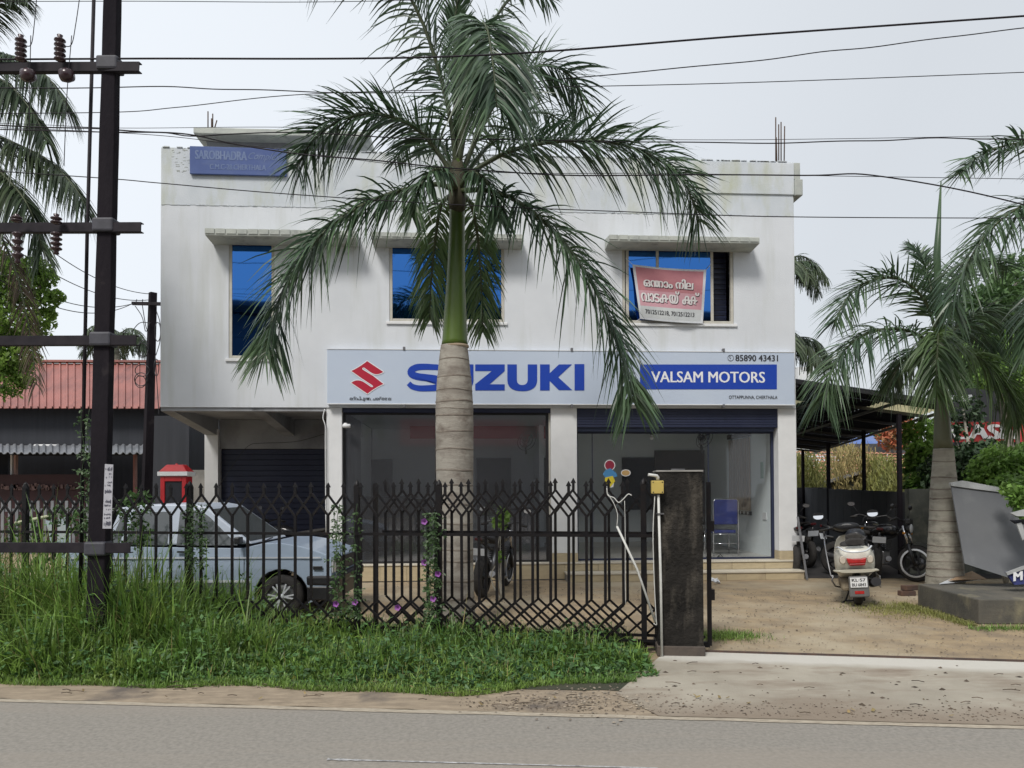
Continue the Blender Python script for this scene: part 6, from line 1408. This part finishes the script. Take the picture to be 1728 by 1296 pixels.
MB().loft([[(.62 + .27 * math.cos(a), y_, .225 + .27 * math.sin(a)) for y_ in (-.08, -.05, .05, .08)] for a in np.linspace(.2, 2.9, 10)], closed=False, cap=False).build('front_mudguard', m_sw, SCO)
MB().tube([(.62, 0, .23), (.42, 0, .9)], .03, 8).build('fork', m_blackpl, SCO)
MB().loft([sec(x, 0, z, ry, rz_, 16) for x, z, ry, rz_ in ((.24, .98, .10, .03), (.27, .99, .17, .055), (.38, .98, .19, .07), (.50, .96, .12, .06), (.54, .95, .06, .04))]).build('handlebar_cowl', m_blackpl, SCO, sub=1)
MB().loft([sec(.262, 0, 1.005, .07, .024, 14), sec(.25, 0, 1.005, .066, .022, 14)]).build('instrument', mat('instrument face', (.4, .4, .4), None, rough=.1), SCO)
MB().tube([(.30, -.36, .95), (.36, -.15, .98), (.36, .15, .98), (.30, .36, .95)], .015, 8).build('handlebar', m_blackpl, SCO)
for s_ in (-1, 1):
    MB().tube([(.31, .25 * s_, .96), (.295, .37 * s_, .945)], .02, 8).build('grip', m_rubber, SCO); MB().tube([(.34, .2 * s_, .96), (.38, .37 * s_, .95)], .006, 6).build('brake_lever', m_blackpl, SCO)
    MB().tube([(.36, .2 * s_, .98), (.37, .25 * s_, 1.10), (.36, .32 * s_, 1.13)], .006, 6).build('mirror_stem', m_blackpl, SCO)
    mo = MB().loft([sec(.36 + dx, .36 * s_, 1.15, ry, rz_, 16, 2.2) for dx, ry, rz_ in ((-.012, .078, .052), (.0, .08, .054), (.03, .04, .03))]).build('mirror', m_blackpl, SCO)
    me_ = MB().loft([[(x_ - .02 * 0 + .012 * (z_ - 1.15) / .05, y_, z_) for (x_, y_, z_) in sec(.346 - dd, .36 * s_, 1.15, .068, .043, 16, 2.2)] for dd in (0, .001)]).build('mirror_glass', mat('bright mirror', (.85, .87, .9), None, rough=.08, metal=1), mo)
sp = MW[SCO] @ Vector((-.05, .0, .80))
t = thing('helmet', (sp.x + .02, sp.y, .80), 'black helmet resting on the front of the white scooter seat', 'helmet')
MB().loft([[(.135 * r_ * math.cos(a), .15 * r_ * math.sin(a), z) for a in np.linspace(0, 6.283, 19)[:-1]] for z, r_ in ((-.02, .8), (.02, .98), (.08, 1.0), (.13, .88), (.165, .6), (.18, .25))]).build('shell', mat('helmet black', (.02, .022, .028), None, rough=.35), t, sub=1)
MB().loft([[(.06 * math.cos(a) + .02, -.155 + .02 * abs(math.cos(a)), .06 + .035 * math.sin(a)) for a in np.linspace(0, 6.283, 13)[:-1]], [(.06 * math.cos(a) + .02, -.14, .06 + .035 * math.sin(a)) for a in np.linspace(0, 6.283, 13)[:-1]]]).build('visor', m_steel, t)

# ------------------------------------------------------------------ shed at right
SH = thing('lean_to_shed', (6.2, 14, 0), 'dark lean-to shed roof on thin posts against the right side of the building', 'shed')
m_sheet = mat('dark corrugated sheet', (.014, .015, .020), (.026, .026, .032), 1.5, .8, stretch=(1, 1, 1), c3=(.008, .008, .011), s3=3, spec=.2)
A_ = Vector((4.86, 13.25, 3.42)); B_ = Vector((7.75, 13.35, 3.0)); C_ = Vector((11.6, 29, 2.86)); D_ = Vector((4.0, 27, 3.5))
m_trsh = mat('translucent roof sheet', (.55, .50, .30), (.42, .38, .24), 3, .5, trans=.7)
nr = 14; ncol = 3
for i in range(nr):
    for j in range(ncol):
        u0_, u1_ = i / nr, (i + 1) / nr; v0_, v1_ = j / ncol, (j + 1) / ncol
        def pt(u, v): return (A_.lerp(D_, u)).lerp(B_.lerp(C_, u), v)
        nc = 9; vs = []
        for v in (v0_, v1_):
            for k in range(nc): vs.append(pt(u0_ + (u1_ - u0_) * k / (nc - 1) * (1 if i == nr - 1 else 1.0), v) + Vector((0, 0, (.02 if k % 2 else -.02) + .004 * ((i + j) % 2))))
        mb = MB(); mb.add(vs, [(k, k + 1, nc + k + 1, nc + k) for k in range(nc - 1)])
        tr = (i, j) in ((2, 0), (1, 2))
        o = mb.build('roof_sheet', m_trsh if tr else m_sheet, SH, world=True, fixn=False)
for u in np.linspace(0, 1, 9):
    MB().bar(A_.lerp(D_, u) - Vector((0, 0, .06)), B_.lerp(C_, u) - Vector((0, 0, .06)), .05, .06).build('rafter', m_blackpl, SH, world=True)
for v in (0.02, .33, .66, .97): MB().bar(A_.lerp(B_, v) - Vector((0, 0, .12)), D_.lerp(C_, v) - Vector((0, 0, .12)), .05, .05).build('purlin', m_blackpl, SH, world=True)
for px, Y in ((1518, 13.5), (1458, 17.7), (1398, 23.4), (1355, 28.0)):
    p = P(px, 800, Y); MB().bar((p.x, Y, 0), (p.x, Y, 2.82), .065 if Y < 20 else .09).build('post', m_pole, SH, world=True)
p = P(1458, 800, 13.4); 
w0 = Vector((6.95, 13.7, 0)); w1 = Vector((11.4, 30, 0)); wn = Vector((-(w1 - w0).y, (w1 - w0).x, 0)).normalized()
CW = thing('compound_wall', tuple(w0), 'compound wall, shade put into its dark colour, running behind the parked motorcycles', 'wall')
n = 12
for k in range(n):
    a = w0.lerp(w1, k / n) + (w1 - w0).normalized() * .02; b = w0.lerp(w1, (k + 1) / n); h = 1.44 + .03 * math.sin(k * 3.1)
    MB().hexa([a, b, b - wn * .12, a - wn * .12] + [q_ + Vector((0, 0, h)) for q_ in (a, b, b - wn * .12, a - wn * .12)]).build('panel', mat('shade toned wall', (.022, .023, .028), (.035, .036, .04), 1.2, .9), CW, world=True)  # panel colour carries the shade the wall stands in
MB().box(6.98, 12, 13.55, 13.7, 0, 1.50).build('return_wall', mat('mossy concrete', (.10, .105, .09), (.05, .055, .05), 2.5, .95, .5, 30, c3=(.16, .16, .13), s3=3), CW, world=True)
# shed floor, the shade under the roof put into its dark colour
sheet('shed_floor', [(4.88, 13.05), (12.5, 12.6), (14, 32), (3.6, 32)], .006, mat('shade toned floor', (.025, .025, .028), (.045, .04, .038), 1.2, .7, .4, 30))
MB().box(3.5, 12.5, 30.2, 30.4, 0, 1.45).build('back_wall', mat('shade toned wall', 0), CW, world=True)
# leaning sheet by the pillar
q0, q1 = P(1346, 872, 12.95), P(1362, 978, 12.7)
MB().bar(q0, q1, .035, .012).build('leaning_strip', m_steel, None, label='thin grey metal strip leaning against the right end of the steps', cat='strip')
# things beyond the shed
TH = thing('tiled_house', (15, 42, 0), 'terracotta tiled roof of a low house seen beyond the shed posts', 'house')
m_tileroof = mat('terracotta tile', (.46, .22, .14), (.38, .17, .11), 1.2, .8, c3=(.28, .14, .1), s3=.8)
ta, tb_ = P(1330, 812, 40), P(1560, 812, 40); tc_, td = P(1330, 762, 44), P(1560, 766, 44)
rows = 9
for i in range(rows):
    a0_, b0_ = ta.lerp(tc_, i / rows), tb_.lerp(td, i / rows); a1_, b1_ = ta.lerp(tc_, (i + 1.1) / rows), tb_.lerp(td, (i + 1.1) / rows)
    L_ = 60; vs = []
    for (p, q, lift) in ((a0_, b0_, .10), (a1_, b1_, .0)):
        for k in range(L_ + 1): vs.append(p.lerp(q, k / L_) + Vector((0, 0, lift + .05 * abs(math.sin(k * math.pi / 2)))))
    mb = MB(); mb.add(vs, [(k, k + 1, L_ + 2 + k, L_ + 1 + k) for k in range(L_)]); mb.build('tile_row', m_tileroof, TH, world=True, fixn=False)
MB().box(ta.x, tb_.x, 40.4, 44, 0, ta.z).build('wall', m_hw, TH, world=True)
MB().box(P(1360, 0, 46).x, P(1560, 0, 46).x, 46, 46.2, P(1400, 766, 46).z, P(1400, 749, 46).z).build('parapet_strip', mat('dark strip', (.07, .075, .085), None), None, label='long dark parapet strip above the terracotta roof', cat='parapet')
BT = thing('blue_canopy', (P(1452, 750, 50).x, 50, 0), 'blue tarpaulin canopy peak behind the tiled roof', 'canopy')
a, b, c_, d_ = P(1403, 750, 49), P(1497, 749, 49), P(1478, 740, 53), P(1462, 729, 50.5); e_ = P(1428, 740, 53)
mb = MB(); mb.add([a, b, c_, d_, e_], [(0, 1, 3), (1, 2, 3), (0, 3, 4)]); mb.build('cloth', mat('blue tarp', (.06, .13, .38), (.16, .2, .32), .7, .6), BT, world=True, fixn=False)
for p in (a, b): MB().tube([(p.x, p.y, 0), tuple(p)], .05, 6).build('pole', m_steel, BT, world=True)
MB().box(P(1340, 0, 60).x, P(1366, 0, 60).x, 60, 66, 0, P(1350, 619, 60).z).build('water_tank_house', m_wall, None, label='distant pale building top just right of the main building', cat='building')
SR = thing('slab_hut', (P(1425, 800, 33).x, 33, 0), 'small hut with a pale sloping slab roof beyond the compound wall', 'hut')
MB().hexa([P(1388, 818, 32), P(1462, 797, 32), P(1462, 797, 34), P(1388, 816, 34), P(1388, 813, 32), P(1462, 792, 32), P(1462, 791, 34), P(1388, 811, 34)]).build('roof', m_conc, SR, world=True)
MB().hexa([P(1372, 1000, 32.3), P(1460, 1000, 32.3), P(1460, 1000, 33.6), P(1372, 1000, 33.6), P(1372, 818, 32.3), P(1460, 800, 32.3), P(1460, 800, 33.6), P(1372, 818, 33.6)]).build('wall', mat('mossy concrete', 0), SR, world=True)
for i, (xa, xb, ya, yb, Y, m, lb) in enumerate(((1345, 1400, 762, 830, 31, m_leafY, 'yellow green scrub just right of the building seen under the shed'), (1412, 1500, 748, 830, 31.5, m_straw, 'straw coloured tall grass between the two middle shed posts'), (1490, 1545, 770, 832, 30, m_leafY, 'olive scrub behind the rightmost shed post'))):
    rg_ = np.random.default_rng(30 + i); n = 2600; a = P(xa, yb, Y); b = P(xb, yb, Y); x = rg_.uniform(a.x, b.x, n); y = rg_.uniform(Y, Y + 2.5, n)
    top_ = np.interp(x, np.linspace(a.x, b.x, 7), [P(0, yy, Y).z for yy in (yb - 10, ya + 12, ya, ya + 14, ya + 4, ya + 16, yb - 20)]); d = nrm(np.stack([rg_.normal(0, .3, n), rg_.normal(0, .3, n), np.ones(n)], 1)); z0 = np.maximum(top_ * rg_.uniform(.2, .95, n), .3)
    V, Q = strips(np.stack([x, y, z0], 1), d, nrm(np.stack([np.ones(n), rg_.normal(0, .6, n), rg_.normal(0, .5, n)], 1)), rg_.uniform(.3, .7, n), np.full(n, .05), rg_.uniform(.2, .9, n), 3)
    np_mesh('wild_grass', V, Q, m, None, label=lb, cat='grass', kind='stuff')
def T(lb, blobs, base, size, m, seed, nm='leafy_tree', cat='tree', r=.15): return tree(nm, lb, cat, base, [(P(x, y, Y), (rr, rr, rr * .85), n) for x, y, Y, rr, n in blobs], size, m, seed=seed, r=r)
T('bush covered with orange red blossoms behind the shed', [(1508, 715, 44, 1.0, 500), (1520, 735, 44, 1.0, 500), (1500, 740, 44, .7, 300)], (P(1510, 800, 44).x, 44, 0), .16, mat('orange blossom', (.50, .10, .05), (.14, .12, .05), 1.6, .7, island=.4), 40, 'flowering_bush', 'bush')
T('round dark green tree behind the blue canopy', [(1480, 735, 52, 1.3, 700), (1465, 745, 52, 1.0, 400), (1493, 748, 52, 1.0, 400)], (P(1480, 800, 52).x, 52, 0), .2, m_leafB, 41)
T('bright green shrub left of the bottle shaped palm trunk', [(1560, 735, 15.5, .42, 900), (1575, 770, 15, .40, 900), (1558, 790, 15, .36, 700), (1545, 815, 14.6, .22, 300), (1585, 810, 15, .3, 400), (1550, 765, 15, .25, 300)], (P(1570, 900, 15).x, 15.2, 0), .085, m_leafA, 42, 'shrub', 'shrub', .04)
T('tall dense dark green tree filling the right edge behind the palms', [(1655, 540, 24, 1.2, 1700), (1700, 520, 24, 1.4, 2000), (1740, 590, 24, 1.6, 2000), (1660, 620, 23.5, 1.1, 1600), (1700, 660, 23, 1.2, 1600), (1640, 665, 23, .7, 700), (1760, 500, 24.5, 1.6, 1500), (1715, 475, 25, 1.0, 900), (1620, 600, 24, .7, 700)], (P(1700, 900, 24).x, 24, 0), .13, m_leafB, 43, r=.3)
T('yellow green drooping foliage hanging before the dark tree', [(1700, 600, 20, .7, 900), (1680, 630, 20, .5, 500), (1720, 640, 20, .6, 700), (1660, 590, 20, .5, 400)], (P(1735, 900, 20).x, 20.6, 0), .10, m_leafA, 44, r=.1)
T('tree with small leaves straight behind the right palm trunk', [(1625, 690, 17, .4, 300), (1605, 730, 16.5, .25, 160), (1645, 712, 17, .25, 60), (1640, 775, 16, .4, 700), (1665, 770, 16, .4, 600)], (P(1630, 900, 17).x, 16.6, 0), .09, m_leafC, 45, r=.08)
T('lush bright hedge overgrowing the grey sheet at the right edge', [(1690, 790, 12.4, .42, 1700), (1730, 800, 12.2, .5, 1900), (1665, 800, 12.5, .3, 900), (1700, 830, 11.8, .3, 1100), (1740, 850, 11.5, .42, 1400), (1720, 870, 11.2, .25, 600), (1770, 780, 12.2, .5, 1200), (1650, 825, 12.5, .25, 500), (1722, 840, 9.5, .16, 260), (1700, 826, 9.7, .09, 110), (1745, 862, 9.4, .2, 300)], (P(1710, 900, 12).x, 12.2, 0), .06, m_leafA, 46, 'hedge_bush', 'bush', .03)
T('dark undergrowth below the red lettered sign', [(1640, 790, 13.5, .45, 1100), (1600, 800, 14, .45, 800), (1680, 850, 13, .6, 900)], (P(1640, 900, 13.5).x, 13.6, 0), .08, m_leafC, 47, 'undergrowth', 'bush', .03)
# red sign
RS = thing('red_sign', (P(1690, 725, 22).x, 22, 0), 'red sign with large white capital letters half hidden by leaves at the right', 'sign')
MB().hexa([P(1596, 746, 22), P(1790, 746, 22), P(1790, 746, 22.2), P(1596, 746, 22.2), P(1596, 712, 22), P(1790, 712, 22), P(1790, 712, 22.2), P(1596, 712, 22.2)]).build('panel', mat('sign red paint', (.48, .03, .03), (.42, .025, .03), 2, .5), RS, world=True)
def rs(a, b, c_): p = P(1604 + 116 * a, 741 - 25 * b, 21.96 - c_); return tuple(p)
put_text(RS, 'CASH', 0, 0, 0, 0, 0, m_wtext, 'lettering', .07, 0, None, rs, world=True, split=True)
MB().box(P(1612, 0, 22.3).x, P(1900, 0, 22.3).x, 22.3, 22.9, 0, P(1700, 655, 22.3).z).build('dark_shop', mat('dark shop wall', (.03, .034, .042), (.022, .025, .03), 1, .9), None, label='dark shop front behind the red lettered sign', cat='shop')
MB().hexa([P(1600, 678, 21.5), P(1643, 676, 21.5), P(1643, 676, 21.6), P(1600, 678, 21.6), P(1600, 668, 21.5), P(1640, 666, 21.5), P(1640, 666, 21.6), P(1600, 668, 21.6)]).build('white_board', m_trim, None, label='small white board showing through leaves right of the palm crownshaft', cat='board')
# far tree line closing the horizon
bl = []
for i in range(26):
    x = -95 + i * 8 + random.uniform(-3, 3); Y = 85 + random.uniform(-8, 12); h = random.uniform(4.5, 7)
    bl += [(Vector((x + random.uniform(-3, 3), Y, h * random.uniform(.3, .7))), (3.8, 2.5, h * .38), 330) for _ in range(3)]
V, Q = leafcloud(bl, .6, 100); np_mesh('far_wood', V, Q, m_leafB, None, smooth=False, label='far tree line closing the horizon behind everything', cat='wood', kind='stuff')

# ------------------------------------------------------------------ platform and scrap at right
pA = G(1652, 1054); ptz = .285
PF_ = thing('concrete_platform', (pA.x, pA.y, 0), 'low dark concrete platform in the right corner of the yard', 'platform')
m_plat = mat('mossy platform concrete', (.115, .105, .085), (.07, .068, .06), 2.5, .95, .7, 25, c3=(.2, .18, .12), s3=3.5, st3=(1, 1, .5), lo3=.55, hi3=.75)
c0_ = G(1548, 985, ptz); 
bs = [(pA.x, pA.y), (pA.x + 6, pA.y - .1), (pA.x + 6, 10.1), (c0_.x, 10.1)]
MB().hexa([(x, y, -.0) for x, y in bs] + [(x, y, ptz) for x, y in bs]).build('slab', m_plat, PF_, world=True, bevel=.015)
def poly_sheet(pts, Y0, tilt, th, name, m, parent=None, **k):
    V0 = [P(x, y, Y0 + tilt * (950 - y) / 100) for x, y in pts]
    mb = MB(); nn = len(V0); mb.add([tuple(v) for v in V0] + [tuple(v + Vector((0, th, 0))) for v in V0], [list(range(nn)), list(range(2 * nn - 1, nn - 1, -1))] + [(i, i + nn, (i + 1) % nn + nn, (i + 1) % nn) for i in range(nn)])
    return mb.build(name, m, parent, world=parent is not None, **k)
poly_sheet([(1605, 818), (1692, 830), (1760, 842), (1790, 975), (1706, 976), (1668, 964), (1628, 951)], 9.75, .35, .02, 'metal_sheet', mat('scuffed grey sheet', (.125, .13, .138), (.10, .105, .113), 1.4, .55, c3=(.16, .165, .17), s3=2, st3=(2, 2, .8), lo3=.6, hi3=.8), label='large scuffed grey metal sheet leaning by the right palm trunk', cat='sheet')
poly_sheet([(1604, 815), (1626, 811), (1690, 823), (1692, 831), (1650, 826), (1606, 820)], 9.72, .35, .05, 'torn_board', m_gw, label='torn white strip along the top edge of the leaning grey sheet', cat='board', bevel=.004)
poly_sheet([(1698, 966), (1728, 956), (1800, 945), (1800, 980), (1712, 987)], 9.3, .1, .03, 'blue_board', mat('dark blue board', (.03, .04, .16), (.025, .03, .12), 3, .5), label='dark blue board with white letters propped on the platform at the right edge', cat='board')
BBo = [o for o in bpy.data.objects if o.name == 'blue_board'][0]
for ch, xo in (('M', 0), ('O', 18)):
    put_text(BBo, ch, 0, 0, 0, 0, 0, m_wtext, 'letter', .05, 0, None, (lambda xo: lambda a, b, c_: tuple(P(1710 + xo + 16 * a, 981 - 15 * b - .15 * (xo + 16 * a), 9.25 - c_)))(xo), world=True)
poly_sheet([(1698, 966), (1728, 955), (1800, 944), (1800, 949), (1728, 961), (1700, 971)], 9.27, .1, .02, 'board_edge', m_gw, label='pale edge strip lying on the blue board', cat='strip')
poly_sheet([(1706, 866), (1728, 860), (1790, 854), (1790, 866), (1735, 871), (1716, 871)], 9.0, .2, .03, 'scrap_sheet', m_gw, label='white scrap panel jutting in at the right edge above the blue board', cat='panel')
poly_sheet([(1716, 884), (1724, 882), (1732, 905), (1726, 912)], 9.1, .2, .02, 'scrap_strip', m_gw, label='short white strip hanging below the scrap panel', cat='strip')
poly_sheet([(1708, 878), (1790, 874), (1790, 892), (1716, 884)], 9.15, .2, .05, 'scrap_housing', m_dark, label='dark housing under the white scrap panel', cat='housing')
cb = thing('cardboard_scraps', tuple(G(1625, 980, ptz)), 'torn brown and white cardboard pieces lying on the platform', 'cardboard')
for pts, m, dz in (([(1585, 986), (1625, 971), (1655, 975), (1630, 983)], m_trim, .0), ([(1600, 984), (1640, 971), (1665, 978), (1640, 984), (1615, 985)], mat('cardboard', (.34, .23, .14), (.28, .18, .1), 3, .8), .03)):
    V0 = [G(x, y, ptz + .01) for x, y in pts]; nn = len(V0)
    V0 = [v + Vector((0, 0, dz + .03 * math.sin(i * 2.2))) for i, v in enumerate(V0)]
    mb = MB(); mb.add([tuple(v) for v in V0] + [tuple(v + Vector((0, 0, .008))) for v in V0], [list(range(nn)), list(range(2 * nn - 1, nn - 1, -1))] + [(i, i + nn, (i + 1) % nn + nn, (i + 1) % nn) for i in range(nn)]); mb.build('piece', m, cb, world=True)
# bricks beside platform, litter near step
q = G(1530, 1005)
for k, (dx, dy, z, a) in enumerate(((0, 0, 0, .1), (.05, .02, .075, .3))):
    o = MB().box(-.11, .11, -.05, .05, 0, .07).build('brick', mat('old brick', (.12, .07, .05), (.07, .05, .045), 6, .9), None, label=('lower old brick left of the platform corner', 'upper chalky brick stacked left of the platform corner')[k], cat='brick', bevel=.006); o.location = (q.x + dx, q.y + dy, z); o.rotation_euler[2] = a
t = thing('litter', tuple(G(1206, 984)), 'crumpled white rags at the foot of the steps beside the gate', 'litter')
r6 = random.Random(4)
for k in range(6):
    c = G(1204 + r6.uniform(-4, 6), 986 + r6.uniform(-5, 2)); mb = MB(); vs = [(c.x + r6.uniform(-.07, .07), c.y + r6.uniform(-.05, .05), r6.uniform(.005, .09)) for _ in range(5)]
    mb.add(vs, [(0, 1, 2), (1, 2, 3), (2, 3, 4), (0, 2, 4), (0, 1, 3)]); mb.build('rag', m_trim, t, world=True, fixn=False)
for k, (x, y) in enumerate(((494, 1150), (672, 1147))):
    c = G(x, y); mb = MB(); mb.add([(c.x - .02, c.y, .01), (c.x + .01, c.y - .01, .05), (c.x + .035, c.y + .01, .03), (c.x + .0, c.y + .02, .02)], [(0, 1, 2, 3)]); mb.build('yellow_leaf', mat('yellow leaf', (.6, .5, .05), None), None, fixn=False, label=('yellow leaf on the verge left of the palm', 'yellow leaf on the verge below the big palm')[k], cat='leaf')
